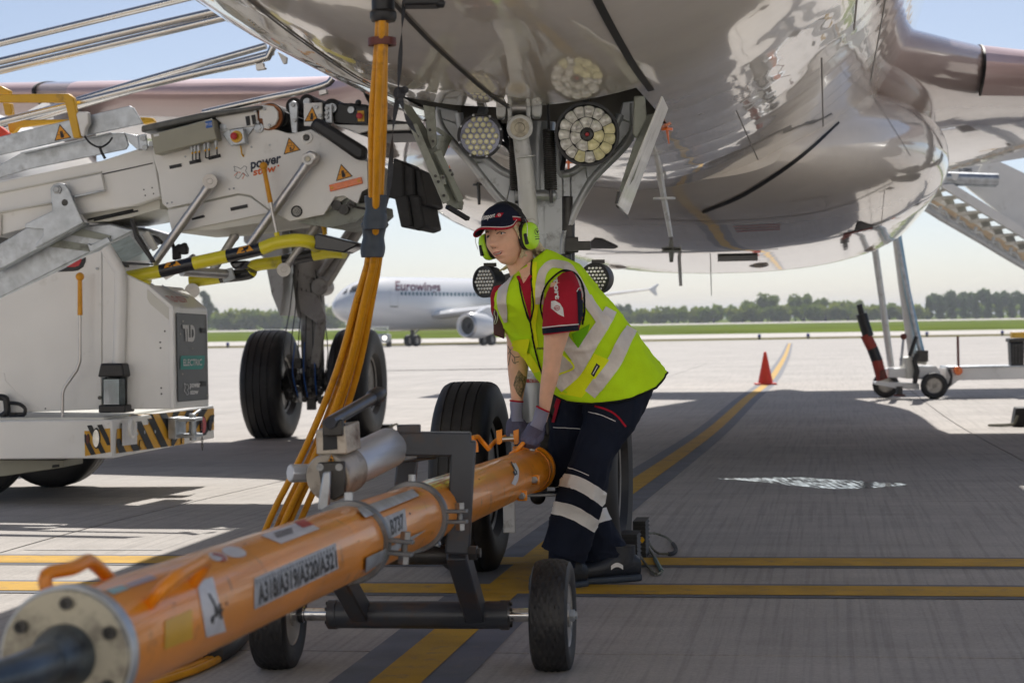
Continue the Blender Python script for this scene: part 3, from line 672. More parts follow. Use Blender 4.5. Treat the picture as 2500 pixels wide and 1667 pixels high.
# ================================================================== THE PARKED AIRLINER
def skin(name, col, rip=0.5):
    m = bpy.data.materials.new(name); m.use_nodes = True; t = m.node_tree; b = t.nodes['Principled BSDF']; N = t.nodes.new; L = t.links.new
    tc = N('ShaderNodeTexCoord'); P = tc.outputs['Object']
    nz = N('ShaderNodeTexNoise'); nz.inputs['Scale'].default_value = 2.5; nz.inputs['Detail'].default_value = 8; nz.inputs['Roughness'].default_value = 0.7; L(P, nz.inputs['Vector'])
    r = N('ShaderNodeMapRange'); r.inputs[1].default_value = 0.3; r.inputs[2].default_value = 0.75; r.inputs[3].default_value = 1.03; r.inputs[4].default_value = 0.9; L(nz.outputs[0], r.inputs[0])
    sp = N('ShaderNodeTexVoronoi'); sp.inputs['Scale'].default_value = 14; L(P, sp.inputs['Vector'])
    s2 = N('ShaderNodeMapRange'); s2.inputs[1].default_value = 0.02; s2.inputs[2].default_value = 0.06; s2.inputs[3].default_value = 0.75; s2.inputs[4].default_value = 1; L(sp.outputs['Distance'], s2.inputs[0])
    mu = N('ShaderNodeMath'); mu.operation = 'MULTIPLY'; L(r.outputs[0], mu.inputs[0]); L(s2.outputs[0], mu.inputs[1])
    mx = N('ShaderNodeMix'); mx.data_type = 'RGBA'; mx.blend_type = 'MULTIPLY'; mx.inputs[0].default_value = 1; mx.inputs[6].default_value = (*col, 1); L(mu.outputs[0], mx.inputs[7]); L(mx.outputs[2], b.inputs['Base Color'])
    b.inputs['Roughness'].default_value = 0.10; b.inputs['IOR'].default_value = 1.45; b.inputs['Coat Weight'].default_value = 0.75; b.inputs['Coat Roughness'].default_value = 0.015; b.inputs['Coat IOR'].default_value = 1.5
    mp = N('ShaderNodeMapping'); mp.inputs['Scale'].default_value = (1.3, 0.35, 1.3); L(P, mp.inputs[0])
    w1 = N('ShaderNodeTexNoise'); w1.inputs['Scale'].default_value = 2.2; w1.inputs['Detail'].default_value = 2; L(mp.outputs[0], w1.inputs['Vector'])
    mp2 = N('ShaderNodeMapping'); mp2.inputs['Scale'].default_value = (9, 1.6, 9); L(P, mp2.inputs[0])
    w2 = N('ShaderNodeTexNoise'); w2.inputs['Scale'].default_value = 1.6; w2.inputs['Detail'].default_value = 2; L(mp2.outputs[0], w2.inputs['Vector'])
    wv = N('ShaderNodeTexWave'); wv.bands_direction = 'Y'; wv.inputs['Scale'].default_value = 0.59; wv.inputs['Distortion'].default_value = 0.6; L(P, wv.inputs['Vector'])
    a1 = N('ShaderNodeMath'); a1.operation = 'MULTIPLY_ADD'; a1.inputs[1].default_value = 0.10; L(w2.outputs[0], a1.inputs[0]); L(w1.outputs[0], a1.inputs[2])
    a2 = N('ShaderNodeMath'); a2.operation = 'MULTIPLY_ADD'; a2.inputs[1].default_value = 0.10; L(wv.outputs['Fac'], a2.inputs[0]); L(a1.outputs[0], a2.inputs[2])
    bu = N('ShaderNodeBump'); bu.inputs['Strength'].default_value = rip; bu.inputs['Distance'].default_value = 0.02; L(a2.outputs[0], bu.inputs['Height'])
    L(bu.outputs[0], b.inputs['Normal']); L(bu.outputs[0], b.inputs['Coat Normal'])
    return m
M['skin'] = skin('airliner_white_gloss', (0.82, 0.775, 0.695), 0.30)
M['skin2'] = skin('fairing_gloss', (0.80, 0.745, 0.675), 0.13)
M['wing'] = skin('wing_gloss_rose_reflection', (0.50, 0.40, 0.375), 0.12)  # rose tone paints a reddish reflection into the wing colour
M['slat'] = mat('slat_metal_rose_reflection', (0.60, 0.42, 0.40), 0.34, 0.3, var=0.05, vs=2, coat=0.3)  # reddish reflection on the leading edge is put into this base colour
M['seam'] = mat('seal_black', (0.014, 0.014, 0.014), 0.5)
M['seamfine'] = mat('panel_line', (0.27, 0.25, 0.23), 0.5)

AIR = thing('airliner', 'parked airliner with glossy pale belly overhead and nose gear on the yellow line', 'airplane', NG, -AX)
AM = ROOTM['airliner']
bot = pchip([-5.07, -4.8, -4.3, -3.5, -2.5, -1.5, -.5, .5, 19, 22, 26, 30, 32.5], [3.25, 2.72, 2.38, 2.08, 1.90, 1.83, 1.80, 1.80, 1.80, 2.2, 3.2, 4.4, 5.2])
top = pchip([-5.07, -4.8, -4.3, -3.5, -2.5, -1.5, -.5, .5, 19, 22, 26, 30, 32.5], [3.35, 3.75, 4.15, 4.75, 5.5, 5.85, 5.94, 5.94, 5.94, 5.94, 5.94, 5.85, 5.6])
hwid = pchip([-5.07, -4.8, -4.3, -3.5, -2.5, -1.5, -.5, .5, 19, 22, 26, 30, 32.5], [.04, .55, .9, 1.3, 1.66, 1.86, 1.95, 1.975, 1.975, 1.9, 1.4, .7, .12])
ys = [-5.07, -5.0, -4.9, -4.75, -4.6, -4.4] + list(np.arange(-4.2, -0.3, 0.2)) + [-0.30, -0.1, 0.1, 0.3, 0.5, 0.7, 0.9, 1.1, 1.3, 1.5] + list(np.arange(2.0, 19.1, 0.5)) + list(np.arange(19.5, 32.6, 0.5))
NA = 160; fus = MB(); rs = []
for y in ys:
    zb, zt, rx = bot(y), top(y), hwid(y); zc = (zb + zt) / 2; zr = (zt - zb) / 2
    rs.append([V((rx * math.sin(2 * math.pi * k / NA), y, zc - zr * math.cos(2 * math.pi * k / NA))) for k in range(NA)])
fus.rings(rs)
keep = [(f, m) for f, m in zip(fus.f, fus.m) if not (len(f) == 4 and abs(sum(fus.v[i].x for i in f) / 4) < 0.47 and -0.30 < sum(fus.v[i].y for i in f) / 4 < 1.1 and sum(fus.v[i].z for i in f) / 4 < 2.2)]
fus.f = [f for f, m in keep]; fus.m = [m for f, m in keep]
fo = fus.build('fuselage', M['skin'], AIR, local=True, smooth=60)
fusw = fus.world(AM)

# gear bay: five walls inside the opening
b = MB()
for a in (-1, 1): b.lbox(min(a * .47, a * .49), max(a * .47, a * .49), -.32, 1.12, 1.875, 2.6)
b.lbox(-.49, .49, -.33, -.31, 1.88, 2.6); b.lbox(-.49, .49, 1.1, 1.12, 1.88, 2.6); b.lbox(-.49, .49, -.34, 1.12, 2.6, 2.62)
for k in range(4): b.lbox(-.49, .49, -.1 + k * .3, -.06 + k * .3, 2.48, 2.6)
b.build('gear_bay', M['bay'], AIR, local=True)

# belly fairing and wing roots
fair = MB(); rs = []
fw_ = pchip([4.6, 5.4, 6.6, 8.5, 14, 17, 20], [0.9, 1.5, 1.92, 2.13, 2.15, 1.9, 1.0]); fb = pchip([4.6, 5.4, 6.6, 8.5, 14, 17, 20], [1.83, 1.70, 1.60, 1.50, 1.47, 1.6, 1.84])
ft = pchip([4.6, 5.4, 6.6, 8.5, 14, 17, 20], [2.2, 2.5, 2.75, 2.9, 2.95, 2.85, 2.3])
for y in np.linspace(4.6, 20, 48):
    zb, zt, wx = fb(y), ft(y), fw_(y); zc = (zb + zt) / 2
    rs.append(sring(V((0, y, zc)), V((wx, 0, 0)), V((0, 0, -(zt - zb) / 2)), 72, 2.35))
fair.rings(rs)
fair.build('belly_fairing', M['skin2'], AIR, local=True, smooth=60)
fairw = fair.world(AM)
def airfoil(le, te, z, th, x, n=22):
    up, lo = [], []
    for i in range(n + 1):
        t = i / n; s_ = t * t if t < .5 else t * t
        s_ = (1 - math.cos(math.pi * t)) / 2
        h = 5 * (0.2969 * math.sqrt(s_) - 0.126 * s_ - 0.3516 * s_ ** 2 + 0.2843 * s_ ** 3 - 0.1036 * s_ ** 4)
        y = le + (te - le) * s_; zi = z + .06 - (y - le) * max(0.0, .05 - .003 * abs(x)); up.append(V((x, y, zi + th * h * 0.62))); lo.append(V((x, y, zi - th * h * 0.50)))
    return up + lo[::-1][1:-1]
WS = [(0.9, 5.3, 14.5, 2.78, 1.5), (1.5, 5.8, 14.5, 2.76, 1.25), (1.95, 6.4, 14.45, 2.76, 1.02), (2.3, 7.05, 14.4, 2.77, .92), (2.7, 7.72, 14.4, 2.80, .86), (3.5, 8.2, 14.35, 2.87, .80), (4.6, 8.8, 14.3, 2.97, .72), (6.4, 9.7, 14.2, 3.12, .62), (10, 11.5, 14.75, 3.42, .45), (13.5, 13.0, 15.4, 3.74, .33), (17, 14.6, 16.0, 4.05, .2)]
WW = [pchip([w_[0] for w_ in WS], [w_[k] for w_ in WS]) for k in range(1, 5)]
for sgn in (-1, 1):
    b = MB(); rs = []
    for x in [0.9, 1.1, 1.3, 1.5, 1.65, 1.8, 1.95, 2.1, 2.3, 2.5, 2.7, 3.0, 3.5, 4.0, 4.6, 5.5, 6.4, 8, 10, 13.5, 17]:
        le, te, z, th = [f(x) for f in WW]; rs.append([V((p.x * sgn, p.y, p.z)) for p in airfoil(le, te, z, th, x)])
    b.rings(rs, False, True); wob = b.build('wing', M['wing'], AIR, local=True, smooth=50); wob['label'] = 'left hand wing with a rose reflection painted into its leading edge' if sgn < 0 else 'right hand wing root at the picture edge'
    # slats: a separate leading edge, gap at the root end and at the pylon
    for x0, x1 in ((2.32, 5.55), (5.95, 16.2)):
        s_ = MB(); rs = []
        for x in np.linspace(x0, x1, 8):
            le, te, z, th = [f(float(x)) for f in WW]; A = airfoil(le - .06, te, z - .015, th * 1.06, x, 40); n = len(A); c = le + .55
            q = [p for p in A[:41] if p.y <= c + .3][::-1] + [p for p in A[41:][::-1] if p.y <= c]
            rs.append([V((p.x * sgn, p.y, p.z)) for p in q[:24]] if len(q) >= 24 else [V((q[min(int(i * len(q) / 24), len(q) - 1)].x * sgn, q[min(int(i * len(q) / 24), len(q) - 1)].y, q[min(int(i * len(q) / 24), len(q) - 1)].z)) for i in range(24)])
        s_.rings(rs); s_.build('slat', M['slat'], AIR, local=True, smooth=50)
        b2 = MB(); le, te, z, th = [f(x0) for f in WW]; A = airfoil(le - .068, te, z - .015, th * 1.085, x0, 40); c = le + .5
        q = [p for p in A[:41] if p.y <= c + .25][::-1] + [p for p in A[41:][::-1] if p.y <= c]
        b2.rings([[V((sgn * (x0 - .012), p.y, p.z)) for p in q], [V((sgn * (x0 + .004), p.y, p.z)) for p in q]])
        b2.build('slat_seal', M['seam'], AIR, local=True)
    # engine and pylon
    e = MB(); e.lathe((sgn * 5.75, 6.3, 1.62), (0, 1, 0), [(.55, .80), (.25, .82), (.05, .86), (0, .93), (.06, 1.0), (.35, 1.09), (1.2, 1.14), (2.4, 1.05), (3.2, .86), (3.2, .7)], 48, cap=False)
    eo = e.build('engine', M['white'], AIR, local=True, smooth=50)
    f = MB(); f.cone((sgn * 5.75, 6.9, 1.62), (sgn * 5.75, 6.95, 1.62), .82, .82, 36); f.lathe((sgn * 5.75, 6.9, 1.62), (0, -1, 0), [(0, .27), (.2, .2), (.4, .03)], 24)
    f.build('fan', M['dark'], eo, local=True)
    p = MB(); p.rings([[V((sgn * 5.75 + a, y, z0)) for a, y in ((0, yy - .25), (.16, yy + .2), (.18, 10), (-.18, 10), (-.16, yy + .2))] for z0, yy in ((2.45, 8.2), (2.7, 8.6), (2.9, 9.1), (3.12, 9.8))])
    p.build('pylon', M['white'], AIR, local=True)
    # flap track fairings under the trailing edge
    for x in (4.6, 8.2, 11.6):
        te = WW[1](x); z = WW[2](x); q = MB()
        q.rings([sring(V((sgn * x, te - 2.4 + t * 3.2, z - .18 - .1 * math.sin(math.pi * t))), V((.13 * math.sin(math.pi * min(.98, max(.02, t))) + .01, 0, 0)), V((0, 0, .2 * math.sin(math.pi * min(.98, max(.02, t))) + .01)), 14) for t in np.linspace(0, 1, 12)])
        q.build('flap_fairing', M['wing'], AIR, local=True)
# tail: fin and tailplane
b = MB(); b.rings([[V((a * .5, y, z)) for a, y in ((0, l0), (t, l0 + .8), (t * .8, (l0 + l1) / 2), (0, l1), (-t * .8, (l0 + l1) / 2), (-t, l0 + .8))] for z, l0, l1, t in ((5.6, 23.5, 31.5, .5), (11.6, 28.9, 32.5, .22))]); b.build('fin', M['skin2'], AIR, local=True)
for sgn in (-1, 1):
    b = MB(); b.rings([[V((sgn * x, p.y, p.z)) for p in airfoil(le, te, z, th, 0, 10)] for x, le, te, z, th in ((.3, 27.2, 31.2, 5.0, .4), (6.2, 30.4, 32.4, 5.6, .15))], True, True); b.build('tailplane', M['skin2'], AIR, local=True)
for dz, name in ((0.55, 'cabin_windows'),):
    b = MB()
    for sgn in (-1, 1):
        for k in range(34):
            y = 1.0 + k * .53; zc = 3.87; z = zc + dz; x = sgn * (1.975 * math.sqrt(1 - (dz / 2.07) ** 2) + .004)
            b.add([V((x, y - .11, z - .16)), V((x, y + .11, z - .16)), V((x - sgn * .05, y + .11, z + .16)), V((x - sgn * .05, y - .11, z + .16))], [(0, 1, 2, 3)])
    tag(b.build('cabin_window_row', M['darkglass'], AIR, local=True), kind='stuff')

# seams on the belly
SF = Surf(fusw, fairw)
def belly(x, y, off=0.004):
    zc = (bot(y) + top(y)) / 2; zr = (top(y) - bot(y)) / 2 + off; rx = hwid(y) + off
    return V((x, y, zc - zr * math.sqrt(max(0, 1 - (x / rx) ** 2))))
def seam(name, pts, w_, m, off=0.004, n=40):
    b = MB(); rows = []; P = [V((a, c, 0)).lerp(V((d, e, 0)), i / n) for (a, c), (d, e) in zip(pts[:-1], pts[1:]) for i in range(n + 1)]
    for i, p in enumerate(P):
        t = (P[min(i + 1, len(P) - 1)] - P[max(i - 1, 0)]); t = t.normalized() if t.length > 0 else V((0, 1, 0)); s_ = V((t.y, -t.x, 0)) * w_ / 2
        rows.append([belly(p.x - s_.x, p.y - s_.y, off), belly(p.x + s_.x, p.y + s_.y, off)])
    grid(b, rows, 9); return b.build(name, m, AIR, local=True)
seam('gear_door_seam', [(-.03, -.30), (-.03, -3.0)], .016, M['seam'])
seam('gear_door_seam', [(.50, -.12), (.50, -3.0)], .024, M['seam'])
seam('gear_door_seam', [(-.52, -.12), (-.52, -3.0)], .018, M['seam'])
seam('gear_door_seam', [(-.52, -3.0), (.5, -3.0)], .016, M['seam'])
for y in (1.9, 2.43, 2.96, 3.5, 4.03): seam('frame_joint', [(-1.6, y), (1.6, y)], .006, M['seamfine'], .002)
for x in (-1.1, -.55, .75, 1.15, 1.45): seam('lap_joint', [(x, 1.6), (x, 5.2)], .006, M['seamfine'], .002)
seam('lap_joint', [(1.3, -3), (1.3, 1.6)], .006, M['seamfine'], .002)
b = MB(); strip(b, SF, [(1715, 517), (1800, 482), (1890, 428), (1975, 365), (2048, 300)], [7, 9, 9, 8, 5], .006, 6, 2, .3); b.build('fairing_seal', M['seam'], AIR)
b = MB()
for pts, w_ in (([(1560, 533), (1720, 540), (1930, 528), (2060, 500), (2180, 445)], 2), ([(1930, 527), (1928, 492)], 2), ([(1930, 492), (2017, 478)], 1.6), ([(2017, 478), (2018, 517)], 2), ([(2133, 237), (2222, 380)], 2.2),
               ([(2160, 460), (2150, 560)], 1.6), ([(1430, 620), (1700, 615), (1900, 608)], 1.5)):
    strip(b, SF, pts, w_ * .5, .004, 8, 2, .4)
b.build('panel_line', M['seamfine'], AIR)
b = MB()
for k in range(3): strip(b, SF, [(1790 + k * 4, 553 + k * 6), (1905, 547 + k * 6)], 1.2, .004, 6, 2, .3)
strip(b, SF, [(2060, 572), (2130, 556)], 3, .004, 6, 2, .3)
b.build('red_notice', M['redink'], AIR)
# air scoops in the fairing
for c in ([(2085, 566), (2093, 541), (2103, 541), (2133, 551), (2100, 560)], [(1430, 602), (1452, 581), (1470, 583), (1510, 602), (1500, 606), (1440, 606)]):
    b = MB(); ppoly(b, SF, c, .005); b.build('air_scoop', M['seam'], AIR)
for c in ((1510, 651, 34, 10), (1852, 648, 32, 9), (2120, 610, 24, 8)):
    p = SF.hit(c[0], c[1], 0.0)
    if p is not None: MB().ball(p, (c[2] / 4861 * 15, .22, c[3] / 4861 * 14)).build('belly_bulge', M['skin2'], AIR)
b = MB(); ppoly(b, SF, [(1752, 622), (1850, 620), (1850, 634), (1752, 636)], .01); b.build('access_panel', M['primer'], AIR)
# blade aerial, drain masts, safety pins
def hang(name, x, y0, y1, w0, w1, m, flange=None, dd=0.02):
    p = SF.hit(x[0], y0, 0)
    if p is None: return
    d = (p - CAM).dot(FW); b = MB()
    q0, q1 = px(x[0], y0 - 6, d), px(x[1], y1, d); s0, s1 = w0 / 4861 * d, w1 / 4861 * d
    b.rings([sring(q, V((s_ / 2, 0, 0)), V((0, dd, 0)), 12) for q, s_ in ((q0, s0), (q0.lerp(q1, .6), (s0 + s1) / 2), (q1, s1))])
    if flange:
        f_ = q0.lerp(q1, flange); b.cone(f_, f_ + V((0, 0, .012)), s0 * 1.6, s0 * 1.6, 16)
    b.build(name, m, AIR)
hang('blade_aerial', (1610, 1638), 428, 578, 17, 11, M['gearwhite'], .42, .05)
hang('drain_mast', (1658, 1662), 632, 698, 9, 8, M['gearwhite'])
hang('beacon', (1639, 1639), 610, 640, 15, 9, M['primer'], .3, .04)
hang('drain_mast', (1735, 1737), 655, 722, 2.4, 1.6, M['primer'])
hang('safety_pin', (1627, 1633), 312, 352, 9, 4, M['amber'], .3)
hang('safety_pin', (1388, 1388), 386, 420, 8, 6, M['amber'], .5)
hang('safety_pin', (1097, 1098), 352, 412, 6, 5, M['amber'])
hang('probe', (1168, 1170), 448, 500, 9, 7, M['dark'], .2)

# ---------------- nose gear
def qn(x, y): return (900 + x / 2.94, 100 + y / 2.94)
def P_(x, y, d): return px(*qn(x, y), d)
b = MB()
for q in ([(480, 470), (640, 500), (655, 600), (485, 545)], [(485, 545), (655, 600), (855, 860), (745, 880)], [(745, 880), (855, 860), (965, 940), (1030, 975), (985, 1180)], [(985, 1180), (1030, 975), (1180, 985), (1200, 1290)],
          [(1200, 1290), (1180, 940), (1180, 700), (1365, 700), (1365, 930), (1392, 962), (1400, 1430), (1402, 1660), (1225, 1660)], [(1392, 962), (1450, 952), (1452, 1290), (1400, 1440)], [(1450, 952), (1550, 878), (1580, 1035), (1452, 1290)], [(1550, 878), (1800, 555), (1908, 600), (1580, 1035)], [(1800, 555), (1825, 440), (1908, 430), (1908, 600)]):
    b.prism([P_(x, y, 7.83) for x, y in q], V((0, .11, 0)))
yk = b.build('leg_yoke', M['geargrey'], AIR, bevel=.004)
b = MB()
for pts in ([(490, 500), (500, 560), (740, 880), (985, 1175), (1130, 1290), (1215, 1400)], [(645, 520), (660, 610), (855, 860), (960, 940), (1040, 975)], [(1900, 450), (1900, 600), (1575, 1035), (1450, 1285), (1400, 1440), (1396, 1640)], [(1805, 530), (1790, 575), (1550, 880), (1450, 950), (1392, 962), (1366, 920), (1364, 720)]): b.tube(spline([P_(x, y, 7.84) for x, y in pts], 26), .019, 10)
b.build('yoke_rib', M['geargrey'], yk)
b = MB(); leg0, leg1 = px(1313, 300, 7.9), px(1307, 1165, 7.9)
b.cone(leg0, px(1311, 640, 7.9), .072, .078, 28); b.cone(px(1311, 640, 7.9), px(1309, 870, 7.9), .066, .062, 28)
b.cone(px(1309, 905, 7.9), px(1308, 925, 7.9), .07, .07, 28); b.cone(px(1308, 925, 7.9), px(1307, 1040, 7.9), .062, .062, 28)
so_ = b.build('strut', M['geargrey'], AIR)
b = MB(); b.cone(px(1309, 860, 7.9), px(1308, 910, 7.9), .052, .052, 28); b.build('piston', M['chrome'], so_)
lab = MB(); lsf = MB(); lsf.cone(px(1309, 870, 7.9), px(1308, 1040, 7.9), .066, .066, 28)
patch(lab, Surf(lsf), [(1286, 916), (1330, 915), (1330, 933), (1286, 934)], .003); lab.build('red_placard', M['redink'], so_)
lt = MB(); ls2 = Surf(lsf); ptext(lt, ls2, 'INFLATE TO', [(1288, 918), (1328, 917), (1328, 924), (1288, 925)], .005); ptext(lt, ls2, 'NITROGEN', [(1294, 926), (1326, 925), (1326, 932), (1294, 933)], .005); lt.build('placard_text', M['white2'], so_)
# foot of the leg, axle, tow fitting
b = MB(); b.cone(px(1309, 1030, 7.9), px(1308, 1170, 7.9), .075, .085, 24); b.box(px(1310, 1120, 7.78), (.17, .16, .2)); b.cone(px(1311, 1190, 7.62), px(1312, 1206, 7.62), .035, .035, 16)
b.build('axle_housing', M['dark'], AIR, bevel=.01)
b = MB(); b.ball(px(1313, 1212, 7.55), .03); b.box(px(1313, 1196, 7.55), (.07, .07, .02)); b.build('tow_ball', M['black'], AIR)
b = MB(); b.beam(px(1340, 960, 7.75), px(1352, 1090, 7.72), .05, .04); b.beam(px(1352, 1090, 7.72), px(1335, 1180, 7.8), .055, .05); b.cone(px(1335, 1090, 7.72), px(1368, 1090, 7.72), .03, .03, 14); b.cone(px(1325, 955, 7.75), px(1352, 955, 7.75), .032, .032, 14)
b.build('torque_link', M['dark'], AIR, bevel=.006)
b = MB()
for k in range(4): b.tube(spline([px(1336 + k * 4, 1000 + k * 7, 7.7), px(1350 - k * 2, 1060 + k * 9, 7.62), px(1334 + k * 5, 1110 + k * 4, 7.7)], 9), .007, 6)
b.build('hose', M['black'], AIR)
# drag strut with its clevis
b = MB(); b.tube([P_(1085, 640, 7.62), P_(1110, 820, 7.65), P_(1130, 1000, 7.67), P_(1155, 1330, 7.7)], [.03, .033, .034, .036], 20)
b.cone(P_(1085, 625, 7.55), P_(1085, 625, 7.68), .05, .05, 24); b.cone(P_(1085, 560, 7.62), P_(1085, 640, 7.62), .046, .052, 20)
ds = b.build('drag_strut', M['gearwhite'], AIR, bevel=.006)
b = MB(); b.lathe(P_(1085, 625, 7.55), (0, -1, 0), [(0, .036), (.008, .036), (.008, .02), (.0, .018)], 24, cap=False); b.cone(P_(1085, 625, 7.55), P_(1085, 625, 7.546), .0185, .0185, 20); b.build('pivot_bolt', M['beige'], ds)
b = MB(); b.cone(P_(1127, 830, 7.62), P_(1128, 838, 7.62), .037, .037, 20); b.build('ring', M['gearwhite'], ds)
b = MB()
for x0, x1, y0, y1 in ((915, 985, 390, 550), (1170, 1245, 380, 545)):
    b.prism([P_(x0 + 8, y0, 7.6), P_(x1 - 8, y0, 7.6), P_(x1, y0 + 30, 7.6), P_(x1, y1 - 30, 7.6), P_(x1 - 12, y1, 7.6), P_(x0 + 12, y1, 7.6), P_(x0, y1 - 30, 7.6), P_(x0, y0 + 30, 7.6)], V((0, .10, 0)))
b.prism([P_(990, 385, 7.6), P_(1030, 385, 7.6), P_(1030, 560, 7.6), P_(1000, 580, 7.6)], V((0, .06, 0))); b.prism([P_(1130, 385, 7.6), P_(1170, 385, 7.6), P_(1160, 580, 7.6), P_(1130, 560, 7.6)], V((0, .06, 0)))
b.prism([P_(1000, 540, 7.59), P_(1170, 540, 7.59), P_(1150, 600, 7.59), P_(1015, 600, 7.59)], V((0, .07, 0)))
b.build('clevis', M['gearwhite'], AIR, bevel=.006)
b = MB(); b.cone(P_(1020, 480, 7.63), P_(1140, 480, 7.63), .026, .026, 18); b.build('clevis_pin', M['steel'], AIR)
# springs
def spring(xa, ya, xb, yb, r_, wire, turns, d):
    a, c = P_(xa, ya, d), P_(xb, yb, d); ax = (c - a); u, w_ = perp(ax); b = MB(); n = turns * 12
    b.tube([a + ax * (i / n) + (u * math.cos(2 * math.pi * i / 12) + w_ * math.sin(2 * math.pi * i / 12)) * r_ for i in range(n + 1)], wire, 6)
    b.tube([c, c + ax.normalized() * .05], wire * 1.6, 8); b.tube([a, a - ax.normalized() * .1], wire * 1.5, 8)
    return b.build('spring', M['dark'], AIR)
spring(1293, 640, 1308, 1070, .0215, .0042, 27, 7.68); spring(1048, 660, 1058, 1075, .021, .004, 27, 7.74)
b = MB(); b.cone(P_(1050, 1110, 7.74), P_(1320, 1110, 7.74), .022, .022, 16); b.lathe(P_(1322, 1110, 7.74), V((1, 0, 0)), [(0, .022), (.01, .02), (.018, .008)], 14); b.build('spring_bar', M['geargrey'], AIR)
# landing lights
lc = P_(800, 685, 7.66)
b = MB(); b.lathe(lc, (0, -1, 0), [(-.07, .04), (-.05, .08), (0, .088), (.012, .088), (.012, .078), (.0, .076)], 36); l0 = b.build('landing_light', M['black'], AIR); l0['label'] = 'smaller round lamp of many dots at left of the leg'
b = MB(); b.cone(lc + V((0, .002, 0)), lc + V((0, -.002, 0)), .078, .078, 36); b.build('lamp_back', M['lensblue'], l0)
rows_ = [3, 6, 5, 6, 5, 6, 3]
for i, n in enumerate((3, 4, 5, 6, 5, 4, 3)):
    for j in range(n):
        x = (j - (n - 1) / 2) * .0262 * .93; z = (3 - i) * .0215
        if math.hypot(x, z) < .07:
            MB().lathe(lc + V((x, -.003, z)), (0, -1, 0), [(0, .0105), (.005, .0098), (.0085, .0055)], 10).build('lamp_cell', M['lensyel'], l0)
for k in range(8): b = MB(); a = k * math.pi / 4 + .3; b.cone(lc + V((.083 * math.cos(a), -.012, .083 * math.sin(a))), lc + V((.083 * math.cos(a), -.017, .083 * math.sin(a))), .005, .005, 8); b.build('bolt', M['bolt'], l0)
rc = P_(1567, 672, 7.62)
b = MB(); b.lathe(rc, (0, -1, 0), [(-.09, .05), (-.06, .10), (0, .122), (.014, .124), (.014, .113), (-.03, .11)], 44); l1 = b.build('landing_light', M['black'], AIR); l1['label'] = 'larger round lamp of petal reflectors at right of the leg'
b = MB(); b.cone(rc + V((0, .030, 0)), rc + V((0, .026, 0)), .112, .112, 40); b.build('lamp_back', M['ink'], l1)
def petal(r0, r1, a0, a1, m, name='reflector'):
    g = .0008; rows = []
    for i in range(5):
        t = i / 4; row = []
        for j in range(7):
            u = j / 6; rr = r0 + g + (r1 - r0 - 2 * g) * t; an = a0 + (a1 - a0) * u; an += (0.5 - u) * g * 2 / rr
            dep = .020 * math.sin(math.pi * t) ** .6 * math.sin(math.pi * u) ** .6
            rim_ = r1 if t < 1 else r1
            rr2 = rr - (.005 * (abs(u - .5) * 2) ** 3 if t > .6 else 0)
            row.append(rc + V((rr2 * math.cos(an), .006 - .004 + dep * .9 - .008, rr2 * math.sin(an))))
        rows.append(row)
    b = MB(); grid(b, rows, 1); b.build(name, m, l1, smooth=70)
for k in range(15): petal(.066, .110, 2 * math.pi * k / 15, 2 * math.pi * (k + 1) / 15, M['lensyel'] if k in (13, 12, 14, 0, 10) else M['reflector'])
for k in range(7): petal(.026, .066, 2 * math.pi * (k + .3) / 7, 2 * math.pi * (k + 1.3) / 7, M['lensyel'] if k in (5, 6) else M['reflector'])
MB().lathe(rc + V((0, 0, 0)), (0, -1, 0), [(-.01, .024), (.006, .024), (.008, .012), (.004, .01)], 6).build('hub', M['dark'], l1)
MB().lathe(rc + V((0, 0, 0)), (0, -1, 0), [(.004, .008), (.009, .006)], 10).build('red_dot', M['red'], l1)
b = MB(); b.beam(P_(800, 560, 7.72), P_(830, 480, 7.8), .03, .03); b.beam(P_(1560, 500, 7.72), P_(1560, 440, 7.8), .03, .03); b.build('lamp_bracket', M['geargrey'], AIR)
b = MB()
for pts in ([(930, 570), (960, 640), (1000, 720), (1045, 760)], [(900, 600), (980, 700), (1030, 820)], [(1400, 740), (1405, 820), (1390, 930)], [(930, 720), (1000, 760), (1040, 830)]): b.tube(spline([P_(x, y, 7.8) for x, y in pts], 10), .009, 8)
tag(b.build('wire_loom', M['black'], AIR), kind='stuff')
# taxi lights low on the leg
for x, y, dx, rx, lb in ((1184, 688, .055, .051, 'round lamp at left of the worker chin'), (1453, 680, .055, .055, 'round lamp above the worker back')):
    c = px(x, y, 7.72); d = (CAM - c); d.z = 0; d.normalize(); d = (d + V((-.95 if x < 1300 else -.45, 0, 0))).normalized()
    b = MB(); b.lathe(c, d, [(-.07, .045), (-.05, .058), (0, .062), (.006, .062), (.006, .054), (0, .052)], 30); o = b.build('taxi_light', M['black'], AIR); o['label'] = lb
    MB().cone(c, c + d * .002, .053, .053, 28).build('lamp_back', M['dark'], o)
    u, w_ = perp(d); k0 = 0
    for i in range(-3, 4):
        for j in range(-3, 4):
            q = c + u * (i + .5 * (j % 2)) * .0155 + w_ * j * .0135
            if (q - c).length < .047: MB().lathe(q + d * .001, d, [(0, .0066), (.003, .0062), (.0055, .003)], 8).build('lamp_cell', M['lens'], o)
    MB().beam(c - d * .05, px(1311, y - 30, 7.86), .03, .03).box(c - d * .03 + V((0, 0, .066)), (.05, .05, .014)).build('bracket', M['dark'], o)
b = MB(); b.box(px(1396, 598, 7.75), (.05, .05, .06)); b.box(px(1420, 600, 7.74), (.07, .03, .035)); b.cone(px(1385, 480, 7.85), px(1385, 700, 7.85), .03, .03, 12); b.cone(px(1398, 480, 7.85), px(1398, 600, 7.85), .009, .009, 8); b.cone(px(1382, 620, 7.78), px(1384, 690, 7.78), .022, .022, 12)
b.build('steering_actuator', M['dark'], AIR, bevel=.004)
